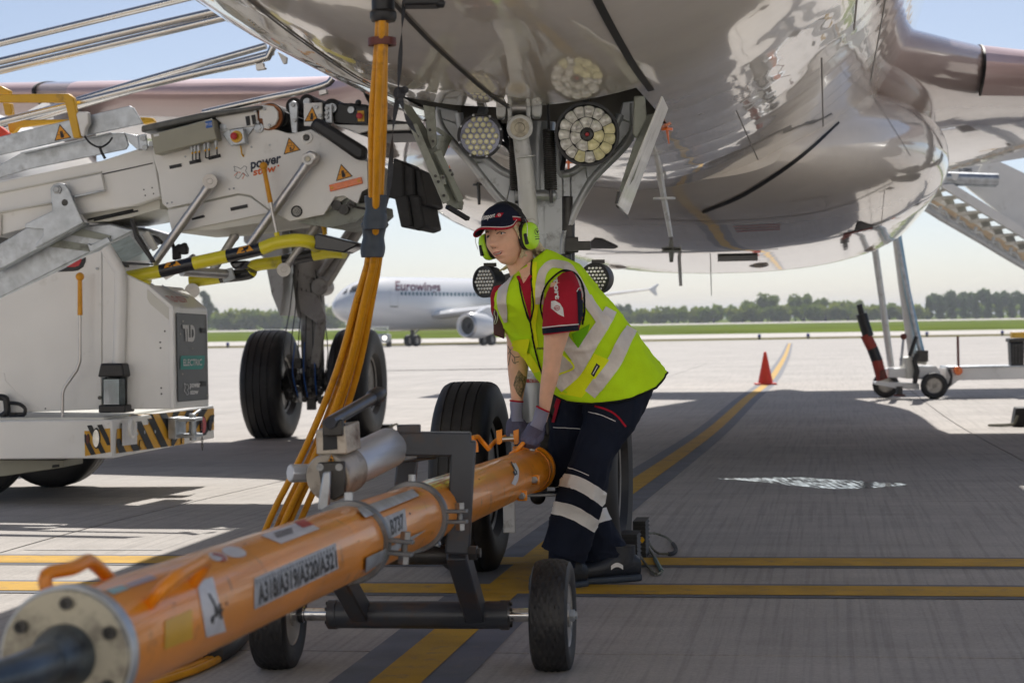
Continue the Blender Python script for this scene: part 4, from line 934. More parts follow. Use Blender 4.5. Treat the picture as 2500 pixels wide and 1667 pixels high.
# gear doors beside the leg
M['doorwhite'] = mat('scuffed_door_paint', (0.74, 0.74, 0.72), .3, var=.12, vs=14, aniso=(1, 1, .15), dirt=(.42, .41, .39), dirt_amt=.35, dscale=9, coat=.3)
rd = [P_(2100, 395, 7.5), P_(1780, 1180, 7.5), P_(1850, 1245, 7.95), P_(2140, 480, 7.95)]
b = MB(); nrm = (rd[1] - rd[0]).cross(rd[3] - rd[0]).normalized(); b.prism(rd, nrm * .007); dr = b.build('gear_door', M['doorwhite'], AIR, bevel=.002); dr['label'] = 'pale door hanging at right of the nose leg'
b = MB(); b.prism([P_(1905, 395, 7.55), P_(1985, 395, 7.55), P_(1998, 560, 7.55), P_(1925, 700, 7.55), P_(1900, 670, 7.55)], V((0, .03, 0))); b.prism([P_(1995, 530, 7.58), P_(2060, 520, 7.58), P_(1905, 990, 7.58), P_(1830, 1100, 7.58), P_(1803, 1060, 7.58), P_(1900, 760, 7.58)], V((0, .05, 0)))
b.build('door_arm', M['primer'], dr, bevel=.005)
b = MB(); b.prism([P_(1778, 1175, 7.48), P_(1850, 1248, 7.9), P_(1846, 1256, 7.9), P_(1774, 1186, 7.48)], V((.01, .01, -.01)))
b.build('door_seal', M['black'], dr); b = MB()
for k in range(6): b.cone(P_(1785 + k * 3, 1160 - k * 14, 7.49), P_(1775 + k * 3, 1160 - k * 14, 7.47), .005, .005, 6)
tag(b.build('door_rivets', M['dark'], dr), kind='stuff')
b = MB(); b.prism([P_(235, 440, 7.55), P_(310, 470, 7.55), P_(420, 640, 7.55), P_(500, 790, 7.55), P_(600, 985, 7.6), P_(682, 1160, 7.62), P_(672, 1215, 7.62), P_(570, 1190, 7.55), P_(430, 940, 7.5), P_(300, 600, 7.5)], V((0, .03, 0))); dl = b.build('gear_door', M['primer'], AIR, bevel=.004); dl['label'] = 'grey green inner side of the door left of the nose leg'
b = MB(); b.prism([P_(390, 460, 7.5), P_(475, 475, 7.5), P_(490, 740, 7.5), P_(455, 775, 7.5), P_(425, 700, 7.5)], V((0, .03, 0))); b.prism([P_(470, 960, 7.49), P_(545, 960, 7.49), P_(560, 1030, 7.49), P_(490, 1040, 7.49)], V((0, .02, 0)))
b.beam(P_(320, 600, 7.48), P_(560, 1160, 7.5), .018, .03); b.beam(P_(490, 790, 7.5), P_(660, 1150, 7.58), .014, .03); b.build('door_arm', M['primer'], dl, bevel=.003)
b = MB(); b.beam(P_(565, 1190, 7.5), P_(712, 1278, 7.58), .02, .014)
b.build('door_seal', M['black'], dl)
b = MB()
for x, y in ((405, 570), (440, 640), (462, 720), (480, 970), (535, 980), (500, 1010), (540, 1110), (585, 930), (600, 960)): b.cone(P_(x, y, 7.49), P_(x, y, 7.475), .006, .006, 7)
tag(b.build('door_rivets', M['dark'], dl), kind='stuff')
b = MB(); b.cone(P_(540, 690, 7.75), P_(500, 830, 7.75), .032, .022, 14); b.cone(P_(530, 680, 7.75), P_(545, 660, 7.75), .038, .038, 14); b.tube(spline([P_(500, 830, 7.7), P_(530, 900, 7.68), P_(590, 960, 7.66)], 8), .012, 8); b.build('door_actuator', M['primer'], AIR)

# ---------------- wheels
def tyre(mb, c, ax, R0, W, groove=4, rim=.58, n=64, gd=.006):
    """a ribbed tyre about axis ax; profile goes round from one bead to the other"""
    h = W / 2; rr = R0 * rim; prof = [(-h * .62, rr), (-h * .9, rr + .12 * (R0 - rr)), (-h, rr + .45 * (R0 - rr)), (-h * .97, rr + .72 * (R0 - rr)), (-h * .84, rr + .92 * (R0 - rr)), (-h * .7, rr + .975 * (R0 - rr))]
    for g in range(groove):
        x = -h * .52 + 2 * h * .52 * (g / max(1, groove - 1)) if groove > 1 else 0
        e = h * .045; crown = R0 * (1 - .012 * (x / h) ** 2)
        prof += [(x - e, crown), (x - e * .8, crown - gd), (x + e * .8, crown - gd), (x + e, crown)]
    prof += [(-a, r) for a, r in prof[:6][::-1]]
    mb.lathe(c, ax, prof, n, cap=False); mb.lathe(c, ax, [(-h * .62, rr), (-h * .62, rr * .9), (h * .62, rr * .9), (h * .62, rr)], n, cap=False)
def rim(mb, c, ax, R0, W, rimf=.58, holes=9):
    h = W / 2; rr = R0 * rimf
    for s_ in (-1, 1):
        mb.lathe(c, V(ax) * s_, [(h * .55, rr * 1.0), (h * .66, rr * 1.03), (h * .62, rr * .93), (h * .35, rr * .86), (h * .25, rr * .55), (h * .45, rr * .38), (h * .55, rr * .32), (h * .55, 0.001)], 40)
def holes_(mb, c, ax, R0, W, rimf=.58, n=9):
    h = W / 2; rr = R0 * rimf; u, w_ = perp(V(ax))
    for s_ in (-1, 1):
        for k in range(n):
            a = 2 * math.pi * k / n; q = V(c) + (u * math.cos(a) + w_ * math.sin(a)) * rr * .70
            mb.cone(q + V(ax) * s_ * h * .27, q + V(ax) * s_ * h * .34, rr * .085, rr * .085, 10)
XU = V((1, 0, 0)); TK = 4.2
for sgn in (-1, 1):
    c = V((sgn * .25, 0, .37)); b = MB(); tyre(b, c, XU, .378, .23, 4); o = b.build('nose_wheel', M['tyre'], AIR, local=True, smooth=45); o['label'] = 'left nose wheel behind the tow bar' if sgn < 0 else 'right nose wheel behind the worker legs'
    b = MB(); rim(b, c, XU, .378, .23); b.build('rim', M['rimm'], o, local=True, smooth=35)
    b = MB(); holes_(b, c, XU, .378, .23); b.build('wheel_bolts', M['dark'], o, local=True)
MB().cone((-.25, 0, .37), (.25, 0, .37), .045, .045, 20).build('axle', M['dark'], AIR, local=True)
for sgn in (-1, 1):
    zg = gz((AM @ V((sgn * TK, 12.64, 0))).y); zc = zg + .56
    for k in (-1, 1):
        c = V((sgn * TK + k * .465, 12.64, zc)); b = MB(); tyre(b, c, XU, .58, .43, 4, .50, 64, .009); o = b.build('main_wheel', M['tyre'], AIR, local=True, smooth=45)
        o['label'] = ('left tyre of the main gear' if k < 0 else 'right tyre of the main gear') + (' behind the loader' if sgn < 0 else ' on the far right')
        b = MB(); rim(b, c, XU, .58, .43, .50); b.build('rim', M['rimm'], o, local=True, smooth=35)
        b = MB(); holes_(b, c, XU, .58, .43, .50); b.build('wheel_bolts', M['dark'], o, local=True)
    x0 = sgn * TK
    b = MB(); b.cone((x0, 12.6, zc + .05), (x0, 12.56, zc + .75), .12, .12, 24); b.cone((x0, 12.56, zc + .72), (x0 + sgn * .02, 12.5, zc + 1.15), .15, .16, 24); b.cone((x0, 12.53, zc + 1.1), (x0 + sgn * .04, 12.4, zc + 2.6), .17, .19, 24)
    b.cone((x0, 12.53, zc + 1.12), (x0, 12.53, zc + 1.17), .185, .185, 24); b.cone((x0, 12.5, zc + 1.6), (x0, 12.5, zc + 1.65), .195, .195, 24)
    mg = b.build('main_gear_leg', M['gearleg'], AIR, local=True)
    b = MB(); b.cone((x0 - .5, 12.64, zc), (x0 + .5, 12.64, zc), .07, .07, 20); b.cone((x0 - .3, 12.64, zc), (x0 - .15, 12.64, zc), .17, .19, 24); b.cone((x0 + .15, 12.64, zc), (x0 + .3, 12.64, zc), .19, .17, 24); b.ball((x0, 12.55, zc), (.14, .16, .17))
    r_ = random.Random(3)
    for k in range(16):
        a = r_.uniform(-.2, .2); q = V((x0 + a, 12.36 + r_.uniform(-.05, .1), zc + r_.uniform(-.22, .3))); b.box(q, (r_.uniform(.04, .1), r_.uniform(.04, .1), r_.uniform(.04, .12)))
    for k in range(8): b.cone((x0 - .2 + .055 * k, 12.40, zc - .05 - .1 * (k % 2)), (x0 - .2 + .055 * k, 12.33, zc - .05 - .1 * (k % 2)), .03, .028, 10)
    b.build('brake_pack', M['dark'], mg, local=True, bevel=.006)
    b = MB()
    for k in range(7):
        s_ = -0.16 + .053 * k; b.tube(spline([(x0 + s_ * .6, 12.38, zc + 1.5 - .05 * k), (x0 + s_ * 1.1, 12.36, zc + .8), (x0 + s_ * 1.5, 12.30, zc + .35), (x0 + s_ * .9, 12.34, zc - .1 - .03 * (k % 3))], 10), .006, 6)
    b.build('brake_hose', M['black'], mg, local=True)
    b = MB()
    for k in range(3): b.tube(spline([(x0 - .12 + .1 * k, 12.33, zc + .45), (x0 - .14 + .12 * k, 12.28, zc + .15), (x0 - .1 + .1 * k, 12.34, zc - .12)], 8), .006, 6)
    b.build('blue_hose', M['blueink'], mg, local=True)
    b = MB(); b.prism([(x0 - .1, 12.42, zc + 1.0), (x0 + .12, 12.42, zc + .95), (x0 + .26, 12.2, zc + .7), (x0 + .2, 12.2, zc + .62), (x0 - .06, 12.4, zc + .76)], V((0, -.06, 0))); b.prism([(x0 + .16, 12.2, zc + .68), (x0 + .26, 12.2, zc + .68), (x0 + .14, 12.35, zc + .18), (x0 + .04, 12.35, zc + .18)], V((0, -.05, 0))); b.build('torque_link', M['gearleg'], mg, local=True, bevel=.01)
    br0 = V((x0 - sgn * .16, 12.38, zc + 1.02)); br1 = V((x0 - sgn * 1.0, 12.0, zc + 2.15)); b = MB(); b.beam(br0, br1, .10, .13); b.beam(br0 + V((0, .12, 0)), br1 + V((0, .12, 0)), .05, .1); b.cone(br0 + V((0, -.1, 0)), br0 + V((0, .2, 0)), .09, .09, 16); b.tube([br0 + V((0, -.1, .12)), br1 + V((0, -.12, 0))], .035, 10); b.build('side_brace', M['gearleg'], mg, local=True, bevel=.012)
    b = MB(); b.prism([(x0 + sgn * .20, 12.2, zc + 2.4), (x0 + sgn * .62, 12.2, zc + 2.0), (x0 + sgn * .62, 12.2, zc + 1.5), (x0 + sgn * .40, 12.2, zc + 1.32), (x0 + sgn * .33, 12.2, zc + .95), (x0 + sgn * .24, 12.2, zc + .72), (x0 + sgn * .20, 12.2, zc + 1.0)], V((0, .9, 0))); b.build('gear_leg_door', M['gearwhite'], mg, local=True, bevel=.01)
# ================================================================== BELT LOADER at the left
# photo crops used to read off outlines (each to full picture pixels)
def qA(x, y): return (x / 3.357, y / 3.357)
def qB(x, y): return (350 + x / 3.357, 200 + y / 3.357)
def qC(x, y): return (x / 3.357, 400 + y / 3.357)
def qD(x, y): return (x / 3.357, 750 + y / 3.357)
CB = 11.25                                    # distance of the near face of the boom, measured along the aircraft axis
def pl(q, c): return on_plane(q[0], q[1], YL, c)
LB = thing('belt_loader', 'white electric belt loader with its conveyor raised to the airliner at left', 'belt loader', ground(250, 1230), 0)
LM = ROOTM['belt_loader']
def panel(name, q, pts, c, th, m, parent=LB, bevel=0.004):
    """flat plate: outline read in the crop q, near face at c, thickness th away from the viewer"""
    b = MB(); b.prism([pl(q(x, y), c) for x, y in pts], YL * th); return b.build(name, m, parent, bevel=bevel)
def rod(name, q, pts, c, r, m, parent=LB, n=14, sm=0):
    P = [pl(q(p[0], p[1]), c + (p[2] if len(p) > 2 else 0)) for p in pts]
    if sm: P = spline(P, sm)
    b = MB(); b.tube(P, r, n); return b.build(name, m, parent)
CYL = lambda q, x, y, c, r, L, n=24: MB().cone(pl(q(x, y), c), pl(q(x, y), c) + YL * L, r, r, n)

# --- conveyor: head box
head = [(75, 430), (560, 375), (690, 400), (1010, 385), (1100, 395), (1200, 428), (1375, 390), (1835, 655), (1840, 875), (1790, 900), (1755, 1000), (1640, 935), (1570, 945), (1480, 1088), (1200, 1142), (1050, 1060), (880, 930), (780, 915), (200, 1035), (155, 1000), (120, 750), (75, 600)]
hb = panel('head_side_plate', qB, head, CB, .012, M['white'])
HS = MB(); HS.prism([pl(qB(x, y), CB) for x, y in head], YL * .012); HSf = Surf(HS)
panel('lower_side_plate', qB, [(195, 1052), (780, 928), (880, 943), (1050, 1070), (235, 1238), (215, 1150)], CB + .014, .012, M['white'])
b = MB(); b.prism([pl(qB(x, y), CB + .03) for x, y in [(90, 440), (560, 400), (1100, 420), (1375, 420), (1800, 660), (1800, 860), (1480, 1070), (1190, 1120), (600, 1210), (240, 1230)]], YL * .85); b.build('head_box', M['offwhite'], LB)
b = MB(); b.prism([pl(qB(x, y), CB + .06) for x, y in [(1480, 1088), (1570, 945), (1640, 935), (1755, 1000), (1830, 990), (1840, 1060), (1740, 1150), (1520, 1195), (1260, 1150)]], YL * .7); b.build('head_underside', M['primer'], LB)
b = MB()
for x, y, r in ((1640, 1045, .03), (1700, 1000, .022), (1580, 1010, .03)): b.join(CYL(qB, x, y, CB + .02, r, .06))
b.tube(spline([pl(qB(x, y), CB + .02) for x, y in ((1690, 1005), (1760, 1030), (1840, 1045), (1850, 1060))], 10), .008, 6); b.build('head_bearing', M['dark'], LB)
rod('yellow_hook', qB, [(1340, 1130), (1460, 1110), (1470, 1150), (1490, 1250)], CB + .3, .014, M['yellow'])
# black pad along the sloping edge
b = MB(); P = [pl(qB(x, y), CB) for x, y in [(1435, 295), (1840, 545), (1832, 640), (1770, 650), (1378, 372)]]; b.prism([p - YL * .07 for p in P], YL * .10); b.build('edge_pad', M['black'], LB, bevel=.02)
# slots in the plate
for a, c2 in (((215, 702), (315, 682)), ((378, 665), (473, 645)), ((535, 628), (635, 604)), ((715, 1046), (855, 1016))):
    b = MB(); strip(b, HSf if a[1] < 900 else Surf(MB().prism([pl(qB(x, y), CB + .012) for x, y in [(150, 900), (1100, 900), (1100, 1300), (150, 1300)]], YL * .01)), [qB(*a), qB(*c2)], 8.5, .002, 4, 3)
    b.build('slot', M['ink'], hb)
panel('slot_low', qB, [(395, 1118), (490, 1090), (505, 1098), (500, 1112), (400, 1134)], CB + .012, .003, M['ink'], hb, 0)
for x, y in ((540, 1500 / 1.0),): pass
# bolts, blind holes
b = MB()
for x, y in ((885, 535), (1035, 518), (705, 880), (740, 873), (195, 995), (233, 988), (342, 613)): b.join(CYL(qB, x, y, CB - .004, .006, .006, 8))
tag(b.build('plate_rivets', M['bolt'], hb), kind='stuff')
for x, y, r in ((950, 378, .028), (668, 372, .028)):
    o = CYL(qB, x, y, CB - .02, .0, .02); b = MB(); b.lathe(pl(qB(x, y), CB), -YL, [(0, r), (.012, r), (.014, r * .6), (.02, r * .55), (.022, 0.001)], 18); b.build('bolt', M['galv'], hb)
b = MB(); b.lathe(pl(qB(1340, 458), CB), -YL, [(0, .036), (.01, .034), (.012, .022), (.004, .018), (.004, .001)], 22); b.build('pivot', M['white'], hb)
MB().lathe(pl(qB(1340, 458), CB), -YL, [(.005, .018), (.014, .014), (.015, .001)], 14).build('bolt', M['dark'], hb)
b = MB(); b.lathe(pl(qB(1258, 1062), CB), -YL, [(0, .034), (.006, .034), (.006, .026), (-.03, .024), (-.03, .001)], 24); b.build('bore', M['ink'], hb)
# signs
def tri(q, apex, bl, br, sf, par, glyph='hand'):
    b = MB(); P = [V(q(*apex)), V(q(*br)), V(q(*bl))]; c = sum(P, V((0, 0))) / 3
    ppoly(b, sf, [(p.x, p.y) for p in P], .002); o = b.build('warning_sign', M['ink'], par)
    b = MB(); ppoly(b, sf, [tuple(c + (p - c) * .84) for p in P], .0032); b.build('sign_face', M['sign'], o)
    u = (P[1] - P[2]); h = P[0] - (P[1] + P[2]) / 2; f = lambda a, d: tuple(P[2] + u * a + h * d)
    b = MB()
    if glyph == 'hand':
        ppoly(b, sf, [f(.42, .1), f(.58, .1), f(.62, .26), f(.56, .42), f(.44, .42), f(.40, .26)], .0042)
        for k in range(4): strip(b, sf, [f(.43 + .045 * k, .38), f(.44 + .04 * k, .55)], 1.5, .0042, 3, 2)
        strip(b, sf, [f(.22, .36), f(.38, .33)], 1.2, .0042, 3, 2); strip(b, sf, [f(.62, .33), f(.78, .36)], 1.2, .0042, 3, 2)
    else:
        disc(b, sf, f(.46, .28), 2.6, 2.6, .0042); ppoly(b, sf, [f(.36, .1), f(.62, .1), f(.6, .18), f(.4, .18)], .0042)
        strip(b, sf, [f(.56, .16), f(.7, .32), f(.64, .42)], 1.8, .0042, 3, 2)
        for a, d in (((.36, .44), (.38, .66)), ((.38, .66), (.58, .64)), ((.58, .64), (.58, .42)), ((.58, .42), (.36, .44))): strip(b, sf, [f(*a), f(*d)], 1.1, .0042, 3, 2)
    b.build('pictogram', M['ink'], o) if par is LB else b.build('pictogram', M['ink'], par)
tri(qB, (1192, 455), (1150, 597), (1292, 560), HSf, LB, 'box')
tri(qB, (1620, 672), (1578, 816), (1718, 775), HSf, LB)
b = MB(); b.prism([pl(qB(x, y), CB - .012) for x, y in [(1520, 845), (1785, 779), (1797, 833), (1529, 900)]], YL * .012); orf = b.build('side_reflector', M['amber'], LB, bevel=.003)
b = MB()
for x, y in ((1545, 868), (1765, 812)): b.join(CYL(qB, x, y, CB - .015, .009, .004, 12))
b.build('screw', M['sign'], orf)
# lettering on the head
b = MB(); ptext(b, HSf, 'power', [qB(*p) for p in [(880, 660), (1130, 605), (1126, 690), (882, 742)]], .002, .03); b.build('lettering', M['navyink'], LB)
b = MB(); ptext(b, HSf, 'stow', [qB(*p) for p in [(902, 718), (1090, 680), (1088, 735), (902, 772)]], .002, .03); disc(b, HSf, qB(1107, 688), 2.4, 2.4, .002, n=10); b.build('lettering', M['orangeink'], LB)
lg = MB(); pts = [(742, 692), (770, 700), (800, 715), (828, 690), (850, 700), (838, 730), (865, 772), (850, 775), (818, 745), (780, 795), (755, 785), (775, 740), (745, 730), (752, 718), (742, 692)]
for i in range(len(pts) - 1): strip(lg, HSf, [qB(*pts[i]), qB(*pts[i + 1])], 1.0, .002, 3, 2)
lg.build('logo_outline', M['navyink'], LB)
lg = MB()
for a, c2 in (((745, 770), (775, 740)), ((775, 740), (800, 745)), ((812, 795), (832, 762)), ((812, 750), (832, 762))): strip(lg, HSf, [qB(*a), qB(*c2)], 1.3, .002, 3, 2)
lg.build('logo_arrows', M['orangeink'], LB)
# control box with its glands
b = MB(); P = [pl(qB(x, y), CB - .11) for x, y in [(57, 430), (562, 302), (602, 470), (92, 596)]]; b.prism(P, YL * .11); cbx = b.build('control_box', M['tan'], LB, bevel=.006)
CS = MB(); CS.prism(P, YL * .11); CSf = Surf(CS)
b = MB(); patch(b, CSf, [qB(507, 326), (qB(562, 318)), qB(567, 372), qB(515, 382)], .002, 3, 3); b.build('blue_label', M['blueink'], cbx)
b = MB(); ptext(b, CSf, 'P110', [qB(*p) for p in [(512, 342), (562, 334), (564, 358), (516, 366)]], .004); b.build('box_lettering', M['white2'], cbx)
b = MB(); patch(b, CSf, [qB(83, 432), qB(128, 424), qB(131, 444), qB(86, 452)], .002, 3, 3); b.build('white_label', M['white2'], cbx)
for i, x in enumerate((395, 422, 452, 502, 532, 595)):
    y = 530 - (x - 395) * .2; p0 = pl(qB(x, y - 10), CB - .06)
    b = MB(); b.cone(p0, p0 - ZU * .03, .011, .011, 10); b.cone(p0 - ZU * .03, p0 - ZU * .045, .008, .007, 10); g = b.build('cable_gland', M['galv'], cbx)
    p1 = pl(qB(x + 8, y + 45), CB - .06); p2 = pl(qB((430, 440, 462, 540, 560, 612)[i], y + 118), CB + .01)
    MB().tube([p0 - ZU * .05, p1], .0075, 8).build('yellow_sleeve', M['yellow'], cbx)
    MB().tube(spline([p1, p1 - ZU * .05, p2], 8), .0045, 6).build('wire', M['black'] if i < 5 else M['strapm'], cbx)
# emergency stop
b = MB(); P = [pl(qB(x, y), CB - .07) for x, y in [(708, 392), (818, 378), (838, 505), (728, 522)]]; b.prism(P, YL * .07); es = b.build('emergency_stop', M['galv'], LB, bevel=.005)
c = pl(qB(763, 450), CB - .07); MB().lathe(c, -YL, [(0, .036), (.006, .034), (.006, .001)], 22).build('yellow_disc', M['yellow'], es)
MB().lathe(pl(qB(750, 447), CB - .075), -YL, [(0, .016), (.014, .016), (.015, .021), (.028, .020), (.032, .012), (.033, .001)], 20).build('red_button', M['red'], es)
rod('stop_lead', qB, [(797, 525, -.03), (803, 560, -.03), (806, 590, -.02), (822, 612, 0)], CB, .005, M['yellow'], es, 6)
panel('bracket', qB, [(645, 430), (700, 385), (905, 360), (910, 372), (845, 460), (720, 530)], CB - .012, .01, M['galv'])
M['brownring'] = mat('orange_brown_ring', (0.34, 0.11, 0.02), .5, var=.1); M['beltgrey'] = mat('grey_belt_edge', (0.13, 0.13, 0.12), .5, .2, var=.3, vs=12, dirt=(0.05, 0.05, 0.05), dirt_amt=.3)
# belt edge, end drums and rollers
panel('belt_edge', qB, [(-20, 360), (480, 250), (930, 195), (975, 195), (960, 225), (580, 288), (-20, 415)], CB - .06, .9, M['beltgrey'], LB, .01)
panel('drum_plate', qB, [(945, 195), (1000, 190), (1060, 200), (1100, 245), (1105, 300), (1080, 350), (1020, 385), (985, 380), (975, 300), (950, 300)], CB - .03, .02, M['white'])
panel('slide_plate', qB, [(580, 290), (930, 225), (935, 330), (900, 365), (690, 395), (640, 340)], CB - .02, .02, M['white'])
for x0, y0, x1, y1 in ((855, 285, 860, 355), (903, 275, 910, 345)): panel('slot', qB, [(x0 - 20, y0), (x0 + 15, y0 - 6), (x1 + 18, y1), (x1 - 14, y1 + 6)], CB - .022, .004, M['ink'], hb, 0)
b = CYL(qB, 1040, 290, CB + .02, .082, .84, 32); b.build('end_drum', M['rubber'], LB)
b = CYL(qB, 1030, 290, CB + .0, .078, .02, 32); b.build('drum_flange', M['brownring'], LB)
for i, (x, y) in enumerate(((990, 222), (1028, 355), (915, 240), (935, 330))): CYL(qB, x, y, CB - .04, .009, .02, 10).build('bolt', M['bolt'], LB)
panel('roller_arm', qB, [(1190, 180), (1220, 155), (1255, 165), (1265, 200), (1260, 420), (1215, 420)], CB - .0, .02, M['galv'])
for x, y, r in ((1235, 200, .05), (1340, 165, .045), (1545, 215, .055), (1700, 230, .04), (1120, 300, .05)):
    o = CYL(qB, x, y, CB + .06, r, .75, 24).build('roller', M['rubber'], LB)
    CYL(qB, x, y, CB + .03, r * .5, .04, 16).build('roller_end', M['galv'], o)
sp = panel('roller_plate', qB, [(1312, 175), (1462, 170), (1470, 300), (1400, 365), (1315, 362)], CB + .0, .02, M['white'])
panel('roller_arm', qB, [(1320, 140), (1360, 140), (1375, 220), (1320, 220)], CB + .02, .02, M['galv'])
sps = MB(); sps.prism([pl(qB(x, y), CB) for x, y in [(1312, 175), (1500, 170), (1500, 365), (1312, 362)]], YL * .02); tri(qB, (1385, 202), (1318, 328), (1440, 325), Surf(sps), LB)
panel('hinge_plate', qB, [(1490, 185), (1545, 180), (1548, 340), (1490, 335)], CB + .0, .03, M['galv'])
for x, y in ((1500, 215), (1500, 255), (1500, 290), (1447, 275), (1222, 190), (1235, 315), (1415, 205)): CYL(qB, x, y, CB - .015, .011, .02, 10).build('bolt', M['bolt'], LB)
b = MB(); b.prism([pl(qB(x, y), CB + .05) for x, y in [(1548, 200), (1600, 170), (1830, 185), (1900, 300), (2200, 330), (2190, 420), (1760, 430), (1750, 360), (1560, 345)]], YL * .6); b.build('head_extension', M['black'], LB, bevel=.01)
panel('extension_tray', qB, [(1560, 352), (1850, 355), (2180, 345), (2180, 395), (1860, 400), (1760, 425), (1740, 410)], CB + .02, .66, M['white'])
b = MB(); P = [pl(qB(x, y), CB - .02) for x, y in [(1735, 222), (1835, 210), (1838, 350), (1740, 345)]]; b.prism(P, YL * .08); e2 = b.build('emergency_stop', M['black'], LB, bevel=.004)
panel('stop_plate', qB, [(1755, 240), (1808, 236), (1810, 325), (1758, 325)], CB - .024, .004, M['yellow'], e2, 0)
MB().lathe(pl(qB(1778, 282), CB - .024), -YL, [(0, .015), (.012, .015), (.026, .018), (.03, .001)], 18).build('red_button', M['red'], e2)
MB().ball(pl(qB(1762, 172), CB), .018).tube([pl(qB(1640, 190), CB), pl(qB(1762, 184), CB)], .006, 6).build('limit_switch', M['black'], LB)
# rubber buffers against the airliner
for i, pts in enumerate(([(2050, 620), (2130, 655), (2135, 950), (2060, 960), (1995, 945)], [(2080, 640), (2215, 700), (2225, 930), (2140, 960), (2090, 920)], [(2215, 705), (2275, 725), (2328, 1005), (2275, 1022), (2230, 900)], [(2055, 940), (2165, 925), (2205, 1185), (2110, 1195)], [(2165, 920), (2262, 930), (2313, 1190), (2235, 1218), (2205, 1185)])):
    panel('rubber_buffer', qB, pts, CB + .05 + .03 * (i % 3), .5, M['rubber'], LB, .012)
# --- arms under the head
def arm(pts, cap, c, r=.0265, both=True):
    P = [pl(qB(x, y), c) for x, y in pts]; b = MB(); b.tube(P, r, 18); b.cone(P[0].lerp(P[1], .02), P[0].lerp(P[1], .12), r * 1.12, r * 1.12, 18); o = b.build('lift_arm', M['steel'], LB)
    if cap: b = MB(); b.cone(pl(qB(*cap), c - .05), pl(qB(*cap), c + .06), .042, .042, 24); b.cone(pl(qB(*cap), c - .056), pl(qB(*cap), c - .05), .016, .018, 12); b.build('arm_pivot', M['steel'], o)
arm([(560, 825), (80, 1495)], (545, 815), CB - .06)
arm([(1370, 640), (870, 1335)], None, CB - .06)
b = MB(); P = [pl(qB(x, y), CB - .10) for x, y in [(1305, 640), (1300, 600), (1360, 560), (1420, 590), (1425, 620), (1385, 680), (1330, 690)]]; b.prism(P, YL * .09); c9 = b.build('arm_clamp', M['steel'], LB, bevel=.012)
MB().lathe(pl(qB(1347, 633), CB - .10), -YL, [(0, .033), (.004, .033), (.004, .02), (-.006, .018), (-.006, .001)], 22).build('clamp_bore', M['white'], c9)
CYL(qB, 1347, 633, CB - .11, .014, .02, 12).build('bolt', M['beige'], c9)
arm([(1420, 1180), (1160, 1530)], (1150, 1540), CB + .6, .026)
arm([(760, 1245), (560, 1560)], None, CB + .6, .026)
arm([(430 / 1.0, 1440), (170, 1590)], None, CB + .6)
b = MB(); b.cone(pl(qC(1575, 1040), CB + .55), pl(qC(1575, 1040), CB + .66), .046, .046, 24); b.cone(pl(qC(1572, 1036), CB + .545), pl(qC(1572, 1036), CB + .55), .016, .018, 12); b.build('arm_pivot', M['steel'], LB)
rod('cross_tube', qC, [(1490, 880, .2), (1890, 905, .55)], CB, .03, M['steel'])
panel('cross_flange', qC, [(1810, 870), (1900, 850), (1925, 940), (1830, 980)], CB + .5, .02, M['galv'])
# --- striped guard tubes
def guard(q, segs, c, r):
    P = spline([pl(q(p[0], p[1]), c + (p[2] if len(p) > 2 else 0)) for p in segs], 60); return P
G1 = spline([pl(qC(1045, 932), CB - .12), pl(qC(1310, 880), CB - .12), pl(qC(1590, 815), CB - .12), pl(qC(1870, 755), CB - .12), pl(qC(2140, 695), CB - .12), pl(qB(1090, 1320), CB - .12), pl(qB(1260, 1298), CB - .11), pl(qB(1370, 1312), CB - .08), pl(qB(1420, 1345), CB + .02)], 90)
GX = [to_px(p)[0] for p in G1]; cuts = [310, 1310 / 3.357, 1590 / 3.357, 1870 / 3.357, 2140 / 3.357, 800]
for i in range(5):
    seg = [p for p, x in zip(G1, GX) if cuts[i] - 3 <= x <= cuts[i + 1] + 3]
    MB().tube(seg, .039, 20).build('guard_tube', M['lemon'] if i % 2 == 0 else M['blackpaint'], LB)
G1b = MB(); G1b.tube(G1, .039, 20); GSf = Surf(G1b)
for pts in ([(1345, 855), (1365, 812), (1445, 795), (1482, 828)], [(1940, 738), (1962, 690), (2040, 668), (2078, 708)]):
    b = MB(); pts2 = [qC(*p) for p in pts]; patch(b, GSf, [pts2[1], pts2[2], pts2[3], pts2[0]], .002, 6, 4); b.build('guard_sign', M['sign'], LB)
    b = MB(); cx = sum(p[0] for p in pts) / 4; cy = sum(p[1] for p in pts) / 4
    for a in ((-26, 18, 30, -8), (-10, -14, 12, 22), (0, -6, 34, -22)): strip(b, GSf, [qC(cx + a[0], cy + a[1]), qC(cx + a[2], cy + a[3])], 3.2, .0035, 3, 2)
    b.build('guard_pictogram', M['ink'], LB)
b = MB(); b.prism([pl(qB(x, y), CB - .10) for x, y in [(1395, 1255), (1430, 1242), (1750, 1320), (1748, 1345), (1640, 1400), (1400, 1370)]], YL * .22); b.build('guard_nose', M['blackpaint'], LB, bevel=.02)
b = MB(); b.prism([pl(qC(x, y), CB - .13) for x, y in [(1050, 945), (1075, 985), (1130, 1040), (1160, 1045), (1215, 965), (1200, 920)]], YL * .08); b.build('guard_foot', M['lemon'], LB, bevel=.01)
CYL(qC, 1190, 1018, CB - .05, .03, .1, 20).build('guard_pin', M['galv'], LB)
b = MB(); b.prism([pl(qC(x, y), CB - .1) for x, y in [(1870, 800), (1900, 850), (1925, 870), (1960, 862), (2020, 790)]], YL * .12); b.build('guard_bracket', M['blackpaint'], LB, bevel=.015)
